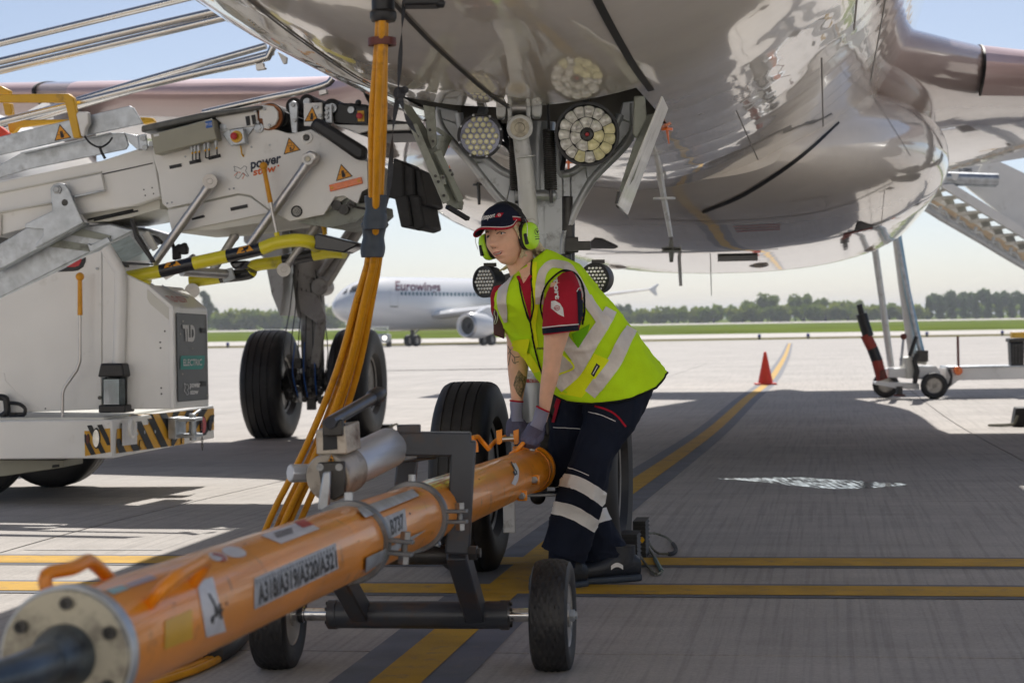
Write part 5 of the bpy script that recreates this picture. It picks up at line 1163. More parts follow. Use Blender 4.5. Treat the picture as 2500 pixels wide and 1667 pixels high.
G2 = spline([pl(qC(1560, 965), CB + .62), pl(qC(1800, 930), CB + .62), pl(qC(2060, 880), CB + .62), pl(qB(880, 1530), CB + .62), pl(qB(1140, 1470), CB + .62), pl(qB(1400, 1415), CB + .62), pl(qB(1560, 1395), CB + .62), pl(qB(1650, 1400), CB + .6)], 70)
GX = [to_px(p)[0] for p in G2]; cuts = [455, 1810 / 3.357, 2055 / 3.357, 350 + 1140 / 3.357, 350 + 1395 / 3.357, 860]
for i in range(5):
    seg = [p for p, x in zip(G2, GX) if cuts[i] - 3 <= x <= cuts[i + 1] + 3]
    if len(seg) > 1: MB().tube(seg, .038, 18).build('guard_tube', M['lemon'] if i % 2 == 0 else M['blackpaint'], LB)
# levers with orange grips
def lever(q, ball, mid, path, foot, c, rb):
    o = rod('lever', q, [mid] + path, c, .0095, M['steel'], LB, 12, 0)
    P0, P1 = pl(q(*ball), c), pl(q(*mid), c); b = MB(); b.ball(P0, rb, n=18, m=12); b.tube([P0, P1], [.0125, .0145], 14); b.build('lever_grip', M['cable'], o)
    return o
o = lever(qB, (985, 690), (1042, 990), [(1095, 1245)], None, CB - .12, .0235)
rod('lever_socket', qB, [(1090, 1235), (1104, 1290)], CB - .12, .0155, M['lemon'], o)
rod('lever_collar', qB, [(1042, 985), (1056, 1040)], CB - .12, .0125, M['steel'], o)
lv = lever(qC, (655, 925), (656, 1240), [(656, 1560), (655, 1615), (630, 1690), (530, 1830), (514, 1880), (511, 2090)], None, 10.88, .0245)
MB().lathe(pl(qC(511, 2085), 10.88), ZU, [(-.01, .04), (.003, .04), (.006, .02)], 16).build('lever_foot', M['galv'], lv)
# --- conveyor bed to the lower left
panel('bed_beam', qC, [(-60, 155), (410, 60), (830, -25), (1250, -160), (1320, 270), (1100, 345), (665, 415), (-60, 600)], CB + .03, .86, M['white'], LB, .008)
panel('bed_plate', qC, [(560, 140), (830, 82), (858, 215), (590, 265)], CB - .0, .03, M['white'])
panel('bed_plate_lip', qC, [(588, 262), (858, 212), (850, 222), (600, 278)], CB - .03, .04, M['galv'], LB, .002)
panel('bed_groove', qC, [(835, 82), (1250, -8), (1250, 0), (835, 92)], CB + .026, .004, M['ink'], LB, 0)
panel('bed_channel', qC, [(-60, 400), (415, 315), (425, 325), (-60, 412)], CB - .0, .04, M['offwhite'], LB, .002)
panel('bed_rib', qC, [(-10, 420), (8, 415), (8, 585), (-10, 590)], CB + .01, .03, M['offwhite'], LB, .002)
panel('bed_rib', qC, [(-60, 255), (-60, 240), (830, 60), (830, 72)], CB + .015, .02, M['offwhite'], LB, .002)
b = MB()
for x, y in ((1178, 212), (1246, 197), (1189, 260), (1257, 245)): b.join(CYL(qC, x, y, CB + .026, .004, .006, 8))
tag(b.build('bed_holes', M['ink'], LB), kind='stuff')
b = MB(); b.prism([pl(qC(x, y), CB + .1) for x, y in [(670, 415), (1100, 330), (1310, 280), (1310, 370), (1060, 440), (900, 470), (720, 480)]], YL * .7); b.build('bed_underside', M['offwhite'], LB)
for a in (((720, 458), (1090, 378)), ((770, 464), (1130, 386))): rod('vent_slit', qC, [a[0], a[1]], CB + .095, .006, M['ink'], LB, 6)
# galvanised side guards
panel('side_guard', qA, [(-60, 1135), (560, 985), (1060, 868), (1095, 885), (1170, 1015), (720, 1110), (-60, 1285)], CB - .08, .02, M['galv'])
panel('side_guard', qA, [(-60, 1385), (170, 1255), (900, 1090), (1020, 1085), (1052, 1190), (1030, 1225), (240, 1385), (-60, 1475)], CB - .04, .02, M['galv'])
panel('side_guard_lip', qA, [(160, 1252), (900, 1085), (903, 1094), (200, 1258)], CB - .10, .05, M['galv'], LB, .002)
b = MB(); b.prism([pl(qA(x, y), CB - .05) for x, y in [(1020, 1090), (1130, 1110), (1145, 1225), (1130, 1232), (1060, 1170)]], YL * .06); b.prism([pl(qA(x, y), CB - .06) for x, y in [(1130, 1110), (1195, 1098), (1212, 1215), (1190, 1232), (1140, 1222)]], YL * .015); g9 = b.build('guard_gusset', M['galv'], LB, bevel=.004)
for x, y in ((1170, 1135), (1185, 1210), (1238, 1180)): CYL(qA, x, y, CB - .07, .016, .02, 12).build('bolt', M['bolt'], g9)
sgs = MB(); sgs.prism([pl(qA(x, y), CB - .08) for x, y in [(-60, 1135), (560, 985), (1060, 868), (1170, 1015), (720, 1110), (-60, 1285)]], YL * .02); tri(qA, (490, 1018), (447, 1158), (588, 1130), Surf(sgs), LB)
# yellow gates
panel('yellow_gate', qA, [(-60, 775), (560, 768), (600, 800), (660, 1130), (600, 1135), (530, 840), (-60, 838)], CB - .12, .05, M['yellow'], LB, .006)
panel('yellow_gate', qA, [(-60, 690), (5, 705), (78, 742), (76, 772), (-60, 772)], CB + .1, .05, M['yellow'], LB, .006)
panel('yellow_gate', qA, [(18, 845), (85, 845), (98, 940), (40, 945)], CB + .1, .05, M['yellow'], LB, .006)
panel('yellow_gate', qA, [(58, 1000), (110, 985), (565, 978), (570, 992), (150, 1045), (110, 1090), (75, 1092)], CB + .4, .05, M['yellow'], LB, .006)
panel('yellow_gate', qA, [(1145, 962), (1245, 965), (1268, 1000), (1170, 1020)], CB + .4, .05, M['yellow'], LB, .006)
panel('red_flap', qA, [(-60, 1040), (0, 1035), (72, 1095), (0, 1115), (-60, 1125)], CB + .3, .05, M['cone'], LB, .004)
panel('latch', qA, [(622, 935), (640, 918), (720, 918), (725, 1010), (700, 1050), (690, 1115), (665, 1118)], CB - .16, .05, M['white'], LB, .006)
rod('latch_cable', qA, [(692, 1115, -.14), (740, 1175, -.14), (820, 1208, -.14), (890, 1170, -.12), (920, 1130, -.1)], CB, .006, M['black'], LB, 8, 16)
rod('latch_cord', qA, [(815, 1200), (835, 1255), (862, 1300)], CB - .13, .008, M['black'], LB, 8)
# stainless handrails, near and far side
def railp(pts, c, r=.0215, end=None):
    P = [pl((p[0], p[1]), c) for p in pts]; P = spline(P, 24) if len(P) > 2 else P; MB().tube(P, r, 14).build('handrail', M['rail'], LB)
railp([(-40, 116), (470, -8), (600, -40)], CB + .95, .0235)
railp([(-40, 160), (250, 92), (552, 22)], CB + .02, .0235); railp([(-40, 182), (250, 114), (560, 40)], CB + .02, .0235)
railp([(-40, 316), (300, 212), (650, 112)], CB + .9, .022); railp([(-40, 330), (300, 228), (668, 128)], CB + .9, .02)
railp([(-40, 308), (180, 254), (480, 180), (630, 147), (655, 140), (666, 128), (668, 112)], CB - .02, .0225)
railp([(495, 276), (640, 243), (780, 212), (805, 202), (812, 192)], CB + .0, .02)
panel('rail_clip', qA, [(2093, 525), (2155, 515), (2160, 545), (2172, 555), (2168, 568), (2100, 578)], CB - .04, .04, M['steel'], LB, .002)
panel('rail_clip', qB, [(1437, 70), (1495, 60), (1505, 95), (1440, 112)], CB - .02, .04, M['steel'], LB, .002)
panel('rail_bracket', qA, [(1835, 90), (1880, 140), (1925, 165), (1865, 182), (1840, 170)], CB + .0, .03, M['white'], LB, .002)
panel('rail_bracket', qA, [(2270, 420), (2350, 470), (2345, 520), (2320, 525)], CB + .0, .03, M['white'], LB, .002)
# --- galvanised lifting frame
panel('lifting_plate', qC, [(415, 250), (412, 205), (435, 170), (475, 155), (530, 165), (570, 225), (612, 330), (682, 482), (290, 690), (282, 680), (352, 585), (355, 535), (205, 525), (205, 495), (430, 385)], CB - .06, .025, M['galv'])
MB().lathe(pl(qC(472, 212), CB - .06), -YL, [(0, .028), (.012, .028), (.014, .018), (.02, .016), (.02, .001)], 6).build('bolt', M['bolt'], LB)
CYL(qC, 530, 318, CB - .062, .02, .004, 20).build('plate_hole', M['dark'], LB)
panel('lifting_arm', qC, [(-60, 690), (210, 530), (460, 480), (690, 480), (690, 495), (-60, 892)], CB - .02, .09, M['galv'])
panel('lifting_arm', qC, [(-60, 905), (350, 690), (690, 497), (740, 500), (900, 490), (1105, 545), (720, 740), (-60, 1130)], CB + .1, .8, M['galv'], LB, .01)
for pts in ([(395, 678), (490, 625), (740, 665), (730, 718)], [(570, 582), (680, 535), (905, 590), (890, 632)]): panel('frame_pocket', qC, pts, CB + .085, .012, M['primer'], LB, 0)
panel('frame_rib', qC, [(715, 650), (745, 665), (880, 600), (905, 640), (740, 725)], CB + .06, .03, M['galv'], LB, .003)
# --- truck body
TB = 10.98
side = [(-60, 1130), (470, 880), (720, 745), (832, 705), (832, 2010), (-60, 2045)]
bs = panel('body_side', qC, side, TB, .03, M['white'])
panel('body_front_side', qC, [(836, 705), (868, 690), (960, 830), (1035, 905), (1205, 985), (1420, 1170), (1432, 2008), (836, 2010)], TB + .003, .03, M['white'], LB, .006)
rod('corner_pillar', qC, [(870, 690), (985, 880), (988, 1100), (972, 1640)], TB - .02, .036, M['white'], LB, 18)
CYL(qC, 793, 858, TB - .01, .008, .012, 12).build('fuel_cap', M['bolt'], LB)
for x, y in ((1350, 1371), (1312, 1462), (1315, 1508), (1320, 1836), (1322, 1884), (280, 2000), (372, 2005)): CYL(qC, x, y, TB - .001, .005, .004, 8).build('rivet', M['ink'], LB)
CYL(qC, 815, 1916, TB - .012, .011, .014, 12).build('knob', M['dark'], LB)
# hood: its front face looks along the axle of the stand
XF = on_plane(*qC(1432, 1600), YL, TB).dot(XL)
def plx(q, x): return on_plane(q[0], q[1], XL, x)
hood = [plx(qC(1422, 1172), XF), plx(qC(1700, 1190), XF), plx(qC(1712, 1985), XF), plx(qC(1432, 2008), XF)]
b = MB(); b.prism(hood, XL * -.03); b.build('hood_front', M['white'], LB, bevel=.006)
b = MB(); tl = [pl(qC(1205, 985), TB), pl(qC(1422, 1170), TB)]; tr = [p + (hood[1] - hood[0]) for p in tl]; b.prism([tl[0], tl[1], tr[1], tr[0]], V((0, 0, -.03))); b.build('hood_top', M['white'], LB, bevel=.006)
hts = MB(); hts.prism([tl[0], tl[1], tr[1], tr[0]], V((0, 0, -.03))); HT = Surf(hts)
b = MB(); ptext(b, HT, 'TLD 0259', [qC(1350, 1085), qC(1500, 1090), qC(1540, 1140), qC(1405, 1130)], .003); b.build('hood_lettering', M['redink'], LB)
b = MB(); strip(b, HT, [qC(1265, 975), qC(1420, 1065), qC(1535, 1110)], 3, .012, 6, 2); b.build('hood_hinge', M['galv'], LB)
b = MB(); b.lbox(0, 1, 0, 1, 0, 1); b.v = [tl[0] - ZU * .03, tl[1] - ZU * .03, tr[1] - ZU * .03, tr[0] - ZU * .03, pl(qC(1205, 2000), TB + .04), hood[3] - XL * .04 + YL * .04, hood[2] - XL * .04, pl(qC(1205, 2000), TB + .04) + (hood[1] - hood[0])]
b.f = [[0, 1, 2, 3], [7, 6, 5, 4], [0, 4, 5, 1], [1, 5, 6, 2], [2, 6, 7, 3], [3, 7, 4, 0]]; b.m = [0] * 6; b.build('hood_core', M['offwhite'], LB)
hf = MB(); hf.prism(hood, XL * -.03); HF = Surf(hf)
b = MB(); patch(b, HF, [qC(1440, 1225), qC(1682, 1240), qC(1698, 1925), qC(1452, 1946)], .004, 8, 12, .4); fp = b.build('hood_panel', M['chartlabel'], LB, smooth=0)
b = MB()
for a, c2 in (((1438, 1224), (1682, 1238)), ((1682, 1238), (1700, 1927)), ((1700, 1927), (1452, 1948)), ((1452, 1948), (1438, 1224))): strip(b, HF, [qC(*a), qC(*c2)], 1.4, .006, 6, 2, .3)
b.build('panel_edge', M['ink'], fp)
b = MB()
ptext(b, HF, 'T', [qC(1485, 1318), qC(1535, 1320), qC(1535, 1455), qC(1500, 1455)], .008, .05)
ptext(b, HF, 'L', [qC(1525, 1320), qC(1560, 1320), qC(1560, 1456), qC(1528, 1456)], .008, .05)
ptext(b, HF, 'D', [qC(1550, 1320), qC(1588, 1322), qC(1588, 1456), qC(1552, 1458)], .008, .05); b.build('hood_lettering', M['white2'], fp)
b = MB(); ppoly(b, HF, [qC(1478, 1572), qC(1670, 1570), qC(1667, 1640), qC(1655, 1675), qC(1640, 1683), qC(1470, 1686), qC(1470, 1590)], .007); b.build('teal_badge', M['teal'], fp)
b = MB(); ptext(b, HF, 'ELECTRIC', [qC(1490, 1600), qC(1642, 1598), qC(1642, 1652), qC(1490, 1656)], .010, .02); b.build('badge_lettering', M['white2'], fp)
b = MB(); ptext(b, HF, 'power', [qC(1545, 1798), qC(1632, 1795), qC(1632, 1845), qC(1547, 1850)], .008, .04); ptext(b, HF, 'stow', [qC(1548, 1850), qC(1615, 1848), qC(1615, 1885), qC(1548, 1892)], .008, .04)
pts = [(1500, 1795), (1515, 1810), (1530, 1805), (1538, 1840), (1525, 1850), (1540, 1880), (1525, 1895), (1510, 1870), (1498, 1860), (1508, 1835), (1500, 1795)]
for i in range(len(pts) - 1): strip(b, HF, [qC(*pts[i]), qC(*pts[i + 1])], 1.2, .008, 3, 2)
b.build('hood_lettering', M['white2'], fp)
for y in (1365, 1800):
    b = MB(); patch(b, HF, [qC(1635, y - 20), qC(1676, y - 18), qC(1678, y + 20), qC(1637, y + 22)], .01, 2, 2); b.build('latch', M['ink'], fp)
b = MB()
for x, y in ((1490, 1290), (1468, 1394), (1568, 1512), (1486, 1722), (1688, 1896)): disc(b, HF, qC(x, y), 1.3, 2.2, .008, 0, 8)
tag(b.build('panel_screws', M['beige'], fp), kind='stuff')
# cab window, mirrors
b = MB(); b.prism([pl(qC(x, y), TB + .02) for x, y in [(905, 660), (1060, 590), (1240, 790), (1000, 800)]], YL * .01); b.build('cab_window', M['glass'], LB)
for pts in ([(1060, 450), (1080, 450), (1125, 575), (1260, 800), (1240, 812), (1100, 610)], [(990, 800), (1240, 818), (1235, 832), (1040, 828), (1040, 850), (1020, 845)]): panel('window_seal', qC, pts, TB - .01, .04, M['black'], LB, .003)
panel('wiper_plate', qC, [(1160, 580), (1210, 548), (1290, 690), (1250, 715)], TB + .05, .02, M['offwhite'], LB, .002)
for pts in ([(1240, 580), (1280, 595), (1335, 650), (1320, 665), (1270, 640)], [(1405, 690), (1465, 650), (1470, 780), (1408, 790)], [(1420, 690), (1510, 640), (1532, 690), (1530, 740), (1480, 745)]): panel('mirror', qC, pts, TB + .3, .05, M['black'], LB, .01)
rod('mirror_arm', qC, [(1400, 570), (1405, 640), (1430, 700)], TB + .32, .012, M['black'])
b = MB(); b.prism([pl(qC(x, y), TB - .006) for x, y in [(470, 885), (700, 765), (700, 800), (680, 845), (640, 872), (600, 880)]], YL * .01); lp = b.build('rear_lamp', M['black'], LB, bevel=.003)
b = MB(); b.prism([pl(qC(x, y), TB - .010) for x, y in [(545, 845), (665, 778), (664, 800), (645, 835), (610, 845)]], YL * .006); b.build('lamp_glass', M['red'], lp)
# box lamp on the deck
d0 = 10.98
b = MB(); bx = [pl(qD(805, 865), d0 - .1), pl(qD(1026, 862), d0 - .1)]
def tower(name, x0, x1, y0, y1, m, tx0=None, tx1=None):
    lo = [pl(qD(x0, y1), d0 - .1), pl(qD(x1, y1), d0 - .1)]; hi = [pl(qD(tx0 or x0, y0), d0 - .1), pl(qD(tx1 or x1, y0), d0 - .1)]
    b = MB(); D1 = YL * ((lo[1] - lo[0]).length); b.hexa([lo[0], lo[1], lo[1] + D1, lo[0] + D1, hi[0], hi[1], hi[1] + D1, hi[0] + D1]); return b
bl_ = tower('b', 805, 1026, 800, 865, None).build('box_lamp', M['black'], LB, bevel=.008)
tower('c', 835, 992, 575, 800, None).build('clear_lens', M['glass'], bl_, bevel=.006); tower('c', 850, 975, 590, 795, None).build('lamp_core', M['galv'], bl_)
tower('c', 798, 1020, 460, 572, None, 822, 1000).build('lamp_cap', M['black'], bl_, bevel=.01)
rod('plug_lead', qD, [(0, 735), (45, 745), (60, 850), (35, 880), (20, 895)], d0 - .05, .02, M['black'], LB, 10, 12); rod('plug_lead', qD, [(55, 780), (150, 790), (208, 840), (190, 885), (120, 895), (60, 870)], d0 - .05, .011, M['black'], LB, 8, 20)
# deck and bumper
ZB = [pl(qD(300, 1240), 10.75).z, pl(qD(300, 925), 10.75).z]
XB = on_plane(*qD(1000, 1050), YL, 10.9).dot(XL)
c0 = on_plane(*qD(555, 1100), YL, 10.72); c1 = on_plane(*qD(690, 1100), YL, 10.74); 
def at_z(p, z): return V((p.x, p.y, z))
A0 = on_plane(*qD(-200, 1100), YL, 10.72); A1 = c0; A2 = plx(qD(925, 1040), XB); A3 = plx(qD(1755, 960), XB); A4 = A3 - XL * 2.4; A5 = A0 + YL * 2
b = MB(); b.prism([at_z(p, ZB[0]) for p in (A0, A1, A2, A3, A4, A5)], V((0, 0, ZB[1] - ZB[0]))); b.build('bumper', M['white'], LB, bevel=.008)
bms = MB(); bms.prism([at_z(p, ZB[0]) for p in (A0, A1, A2, A3, A4, A5)], V((0, 0, ZB[1] - ZB[0]))); BF = Surf(bms)
def stripes(c, n, lean0, lean1, nm):
    """hazard plate: amber ground with dark slanting bars"""
    b = MB(); patch(b, BF, c, .003, 12, 3, .5); o = b.build(nm, M['ypl'], LB, smooth=0)
    P = [V(p) for p in c]; f = lambda u, v: P[0].lerp(P[1], u).lerp(P[3].lerp(P[2], u), v)
    b = MB()
    for k in range(-3, int(n) + 4):
        w0 = k / n; ln = lean0 if (k + .5) / n < .56 or lean1 is None else lean1
        q = []
        for v in np.linspace(0, 1, 6):
            for_u = [w0 + ln * v, w0 + .5 / n + ln * v]; q.append(for_u)
        rows = []
        for v, (u0, u1) in zip(np.linspace(0, 1, 6), q):
            lim = (0, .56) if ln == lean0 and lean1 is not None else ((.56, 1) if lean1 is not None else (0, 1))
            a, e = min(max(u0, lim[0]), lim[1]), min(max(u1, lim[0]), lim[1])
            if e - a < 1e-4: rows.append([None, None]); continue
            rows.append([BF.hit(*f(a, v), .006), BF.hit(*f(e, v), .006)])
        grid(b, rows, .9)
    b.build('black_bar', M['ink'], o, smooth=0); return o
M['ypl'] = mat('hazard_amber', (0.66, 0.34, 0.012), 0.4, var=0.06)
s1 = stripes([qD(690, 920), qD(900, 893), qD(908, 1185), qD(698, 1218)], 2.6, .62, None, 'hazard_plate')
s2 = stripes([qD(958, 900), qD(1752, 828), qD(1750, 1090), qD(948, 1196)], 7, .17, -.2, 'hazard_plate')
def blamp(x, y, rx, ry, par, m='lens', back='ink'):
    b = MB(); disc(b, BF, qD(x, y), rx / 3.357 * 1.25, ry / 3.357 * 1.1, .008, 0, 24); o = b.build('bumper_lamp', M['ink'], par)
    b = MB(); disc(b, BF, qD(x - 3, y), rx / 3.357, ry / 3.357 * .92, .013, 0, 24); b.build('lamp_glass', M[m], LB)
blamp(793, 1072, 26, 78, LB); blamp(725, 1080, 11, 42, LB, 'brownred'); blamp(1655, 965, 22, 72, LB, 'red'); blamp(1712, 962, 13, 48, LB, 'darkglass')
b = MB(); patch(b, BF, [qD(982, 948), qD(1108, 940), qD(1108, 1120), qD(985, 1134)], .012, 3, 3, .5); nb = b.build('number_plate', M['white2'], LB, smooth=0)
b = MB(); c = BF.hit(*qD(1000, 990), .06); b.tube([c + (ZU * math.cos(a) + YL * math.sin(a) * .9) * .05 for a in np.linspace(0, 2 * math.pi, 20)[:-1]], .011, 8, closed=True); b.build('towing_eye', M['white'], LB)
b = MB(); c = BF.hit(*qD(1400, 985), .02); b.box(c + XL * .02, (.05, .2, .13), XL, YL); b.box(c + XL * .09 + ZU * .05, (.14, .16, .02), XL, YL); b.box(c + XL * .09 - ZU * .05, (.14, .16, .02), XL, YL); b.cone(c + XL * .12 - ZU * .08, c + XL * .12 + ZU * .085, .022, .022, 14); b.beam(c + XL * .12 + ZU * .075, c + XL * .12 + ZU * .1 + YL * .16, .014, .014)
b.build('tow_hitch', M['galv'], LB, bevel=.004)
b = MB(); q = c + XL * .13 + YL * .15 + ZU * .03
for k in range(11): b.tube([q - ZU * (.017 * k) + (XL if k % 2 else YL) * .006 * math.cos(a) + ZU * .012 * math.sin(a) for a in np.linspace(0, 2 * math.pi, 9)[:-1]], .0022, 5, closed=True)
tag(b.build('hitch_chain', M['dark'], LB), kind='stuff')
for x, y in ((1143, 1122), (1488, 1095)):
    b = MB(); disc(b, BF, qD(x, y), 4.2, 12, .008, 0, 18); e = b.build('lift_mark', M['ink'], LB); b = MB(); disc(b, BF, qD(x, y), 3.2, 9.8, .010, 0, 18); b.build('mark_face', M['ypl'], e)
b = MB()
for x, y in ((1176, 1022), (1262, 1018), (1118, 1035)): disc(b, BF, qD(x, y), 1.6, 4.5, .008, 0, 10)
b.build('bolt', M['galv'], LB)
# deck, chassis and wheel
b = MB(); zt = ZB[1]; q = [pl(qC(-200, 2030), TB + .2), pl(qC(1430, 2006), TB + .2)]; b.prism([at_z(A0 + YL * .06, zt), at_z(A1 + YL * .06, zt), at_z(A2 - XL * .05, zt), at_z(A3 - XL * .05, zt), at_z(A4, zt)], V((0, 0, .012))); b.build('deck', M['offwhite'], LB)
b = MB(); P = [pl(qD(x, y), 10.95) for x, y in [(-60, 1250), (525, 1250), (525, 1310), (40, 1382), (-60, 1390)]]; b.prism(P, YL * .3); b.build('chassis', M['tan'], LB, bevel=.005)
panel('chassis_slot', qD, [(430, 1290), (485, 1285), (488, 1308), (425, 1315)], 10.948, .004, M['ink'], LB, 0)
b = MB(); b.lbox(0, 1, 0, 1, 0, 1); b.v = [at_z(p, z) for z in (gz(11.5) + .18, ZB[0] - .005) for p in (A0 + YL * .3, A1 + YL * .3 - XL * .6, A1 + YL * 1.6 - XL * .6, A0 + YL * 1.6)]; b.build('underframe', M['dark'], LB)
wc = on_plane(-80, 1090, YL, 11.1); wr = wc.z - gz(wc.y); wr = max(.28, min(.42, wr))
for k, off in enumerate((0, 1.35)):
    c = V((wc.x, wc.y, 0)) + YL * off; c.z = gz(c.y) + .37
    b = MB(); tyre(b, c, YL, .37, .24, 3, .55); w_ = b.build('road_wheel', M['tyre'], LB, smooth=45); b = MB(); rim(b, c, YL, .37, .24, .55); b.build('rim', M['rimm'], w_)
panel('wheel_arch', qD, [(-60, 540), (35, 540), (45, 600), (140, 700), (350, 845), (-60, 860)], TB - .004, .01, M['white'], LB, .002)
# ================================================================== TOW BAR
def qE(x, y): return (x / 1.8816, 1000 + y / 1.8816)
def qF(x, y): return (500 + x / 3.136, 900 + y / 3.136)
def qG(x, y): return (500 + x / 2.476, 1250 + y / 2.476)
def qH(x, y): return (1150 + x / 5.227, 950 + y / 5.227)
T0 = px(160, 1600, 2.55); T1 = px(1299, 1145, 7.40); TD = (T1 - T0).normalized(); TLn = (T1 - T0).length
TX = V((TD.y, -TD.x, 0)).normalized(); TU = TX.cross(TD).normalized(); TR = .078
TW = thing('tow_bar', 'orange aircraft tow bar on small wheels, running from lower left to the nose gear', 'tow bar', (T0.x * .35 + T1.x * .65, T0.y * .35 + T1.y * .65, 0))
def tp(x):
    """distance along the bar of the point whose picture x is given"""
    lo, hi = 0, TLn
    for _ in range(40):
        m = (lo + hi) / 2
        if to_px(T0 + TD * m)[0] < x: lo = m
        else: hi = m
    return lo
tb = MB(); tb.cone(T0 + TD * .01, T1 - TD * .02, TR, TR, 72); TBS = Surf(tb)
MBt = MB(); MBt.lathe(T0, TD, [(.004, TR * .98), (.03, TR)] + [(TLn * i / 30, TR) for i in range(1, 30)] + [(TLn - .1, TR), (TLn - .03, TR * 1.02)], 72); tube_o = MBt.build('bar_tube', M['orange'], TW)
# near end: flange plate with bolts and the towing eye
b = MB(); b.lathe(T0, TD, [(-.004, .001), (-.004, .083), (0.0, .0855), (.004, .0855)], 64, cap=False); b.build('end_plate', M['beige'], TW)
b = MB(); b.lathe(T0, TD, [(.003, .0855), (.003, .088), (.012, .090), (.024, .090), (.026, .078)], 64, cap=False); b.build('end_flange', M['galv'], TW)
for k in range(6):
    a = math.pi / 2 + k * math.pi / 3 - .06; c = T0 + (TX * math.cos(a) + TU * math.sin(a)) * .068 - TD * .004
    b = MB(); b.lathe(c, -TD, [(0, .0085), (.007, .0085), (.007, .0045), (.003, .004), (.003, .001)], 16); b.build('bolt', M['dark'], TW)
M['eye'] = mat('cast_blue_steel', (0.10, 0.125, 0.15), 0.38, 0.7, var=0.25, vs=16, dirt=(0.05, 0.045, 0.04), dirt_amt=0.4, dscale=14)
b = MB(); b.lathe(T0, -TD, [(0, .042), (.02, .040), (.05, .031), (.07, .027)], 36, cap=True); e0 = T0 - TD * .06
b.tube(spline([e0, e0 - TD * .07 - TX * .004, e0 - TD * .13 - TX * .028 - TU * .004, e0 - TD * .18 - TX * .05 - TU * .006], 10), [.027, .026, .025, .024, .023, .022, .021, .02, .02, .02], 20)
ec = e0 - TD * .24 - TX * .075 - TU * .01
b.tube([ec + (TD * math.cos(a) + TX * math.sin(a)) * .06 for a in np.linspace(0, 2 * math.pi, 33)[:-1]], .019, 14, closed=True); b.build('towing_eye', M['eye'], TW)
# far end: flange
b = MB(); b.lathe(T1, TD, [(-.10, TR), (-.10, TR * 1.03), (-.03, TR * 1.03), (-.022, .088), (.006, .088), (.006, .001)], 64, cap=False); b.build('end_flange', M['orange'], TW)
for x, y in ((1299, 1099), (1300, 1171), (1270, 1208), (1262, 1100)):
    c = TBS.hit(x, y, .006) or px(x, y, 7.33); b = MB(); b.box(c + TD * .012, (.034, .016, .034), TX, TD, TU); lg_ = b.build('flange_lug', M['orange'], TW, bevel=.005)
    b = MB(); b.lathe(c + TD * .004, -TD, [(0, .0125), (.007, .0125), (.008, .009), (.016, .009), (.016, .001)], 6); b.build('bolt', M['bolt'], lg_)
b = MB(); b.cone(T1, px(1325, 1150, 7.55), .06, .06, 24); b.box(px(1308, 1205, 7.5), (.18, .12, .012)); b.box(px(1243, 1240, 7.38), (.045, .05, .18)); b.build('tow_head', M['geargrey'], TW, bevel=.004)
b = MB(); b.box(px(1265, 1195, 7.28), (.11, .1, .02), TX, TD, TU); b.build('head_shoe', M['orange'], TW, bevel=.004)
# handles
def handle(pts, r, m=M['orange'], n=30):
    b = MB(); b.tube(spline(pts, n), r, 12); return b.build('handle', m, TW)
handle([px(*qE(218, 835), 2.66), px(*qE(205, 775), 2.66), px(*qE(235, 745), 2.67), px(*qE(330, 728), 2.70), px(*qE(398, 695), 2.74), px(*qE(440, 715), 2.78), px(*qE(540, 815), 2.84)], .0098)
handle([px(*qE(680, 900), 2.70), px(*qE(735, 835), 2.69), px(*qE(820, 755), 2.72), px(*qE(930, 690), 2.86), px(*qE(948, 700), 2.90), px(*qE(865, 830), 2.92)], .0092)
handle([px(*qH(505, 830), 7.22), px(*qH(590, 770), 7.20), px(*qH(700, 655), 7.22), px(*qH(745, 630), 7.26), px(*qH(755, 660), 7.32), px(*qH(720, 735), 7.36)], .0082)
handle([px(*qH(240, 735), 7.3), px(*qH(330, 650), 7.36), px(*qH(480, 600), 7.42), px(*qH(600, 600), 7.46), px(*qH(690, 660), 7.48)], .0082)
handle([px(*qH(15, 620), 6.9), px(*qH(75, 605), 6.95), px(*qH(130, 655), 7.0), px(*qH(230, 770), 7.02)], .0085)
handle([px(*qH(30, 640), 6.95), px(*qH(60, 700), 6.95), px(*qH(70, 800), 6.95)], .008)
for x0, x1 in ((320, 398), (538, 612)):
    b = MB(); P = [px(*qH(x, y), 7.25) for x, y in ((x0, 530), (x1, 508), (x1, 680), (x1 - 30, 705), (x0 + 10, 705))]; b.prism(P, V((0, .015, 0))); b.build('pin_lug', M['orange'], TW, bevel=.002)
MB().cone(px(*qH(380, 640), 7.26), px(*qH(545, 630), 7.26), .009, .009, 12).build('shear_pin', M['steel'], TW)
MB().lathe(px(*qH(505, 620), 7.27), V((1, .2, 0)), [(0, .016), (.008, .016), (.01, .008)], 8).build('pin_nut', M['galv'], TW)
# stickers and print on the tube
def lab(pts, q, m, name='label', nu=10, nv=8, off=.0012):
    b = MB(); patch(b, TBS, [q(*p) for p in pts], off, nu, nv, .2); return b.build(name, m, TW)
M['silver'] = M['label']; M['paler'] = mat('white_sticker', (0.62, 0.62, 0.64), 0.35, var=0.12, vs=20, dirt=(0.3, 0.28, 0.27), dirt_amt=0.2, dscale=20)
l = lab([(903, 792), (975, 768), (1036, 1015), (944, 1044)], qE, M['paler'])
b = MB(); strip(b, TBS, [qE(955, 845), qE(1000, 930)], 5, .002, 4, 2); ppoly(b, TBS, [qE(968, 945), qE(980, 960), qE(975, 985), qE(962, 970)], .002)
for a in (((985, 900), (990, 950)), ((1005, 890), (1010, 960)), ((985, 925), (1012, 925)), ((970, 955), (1020, 915))): strip(b, TBS, [qE(*a[0]), qE(*a[1])], 6, .002, 4, 2)
b.build('label_print', M['ink'], l)
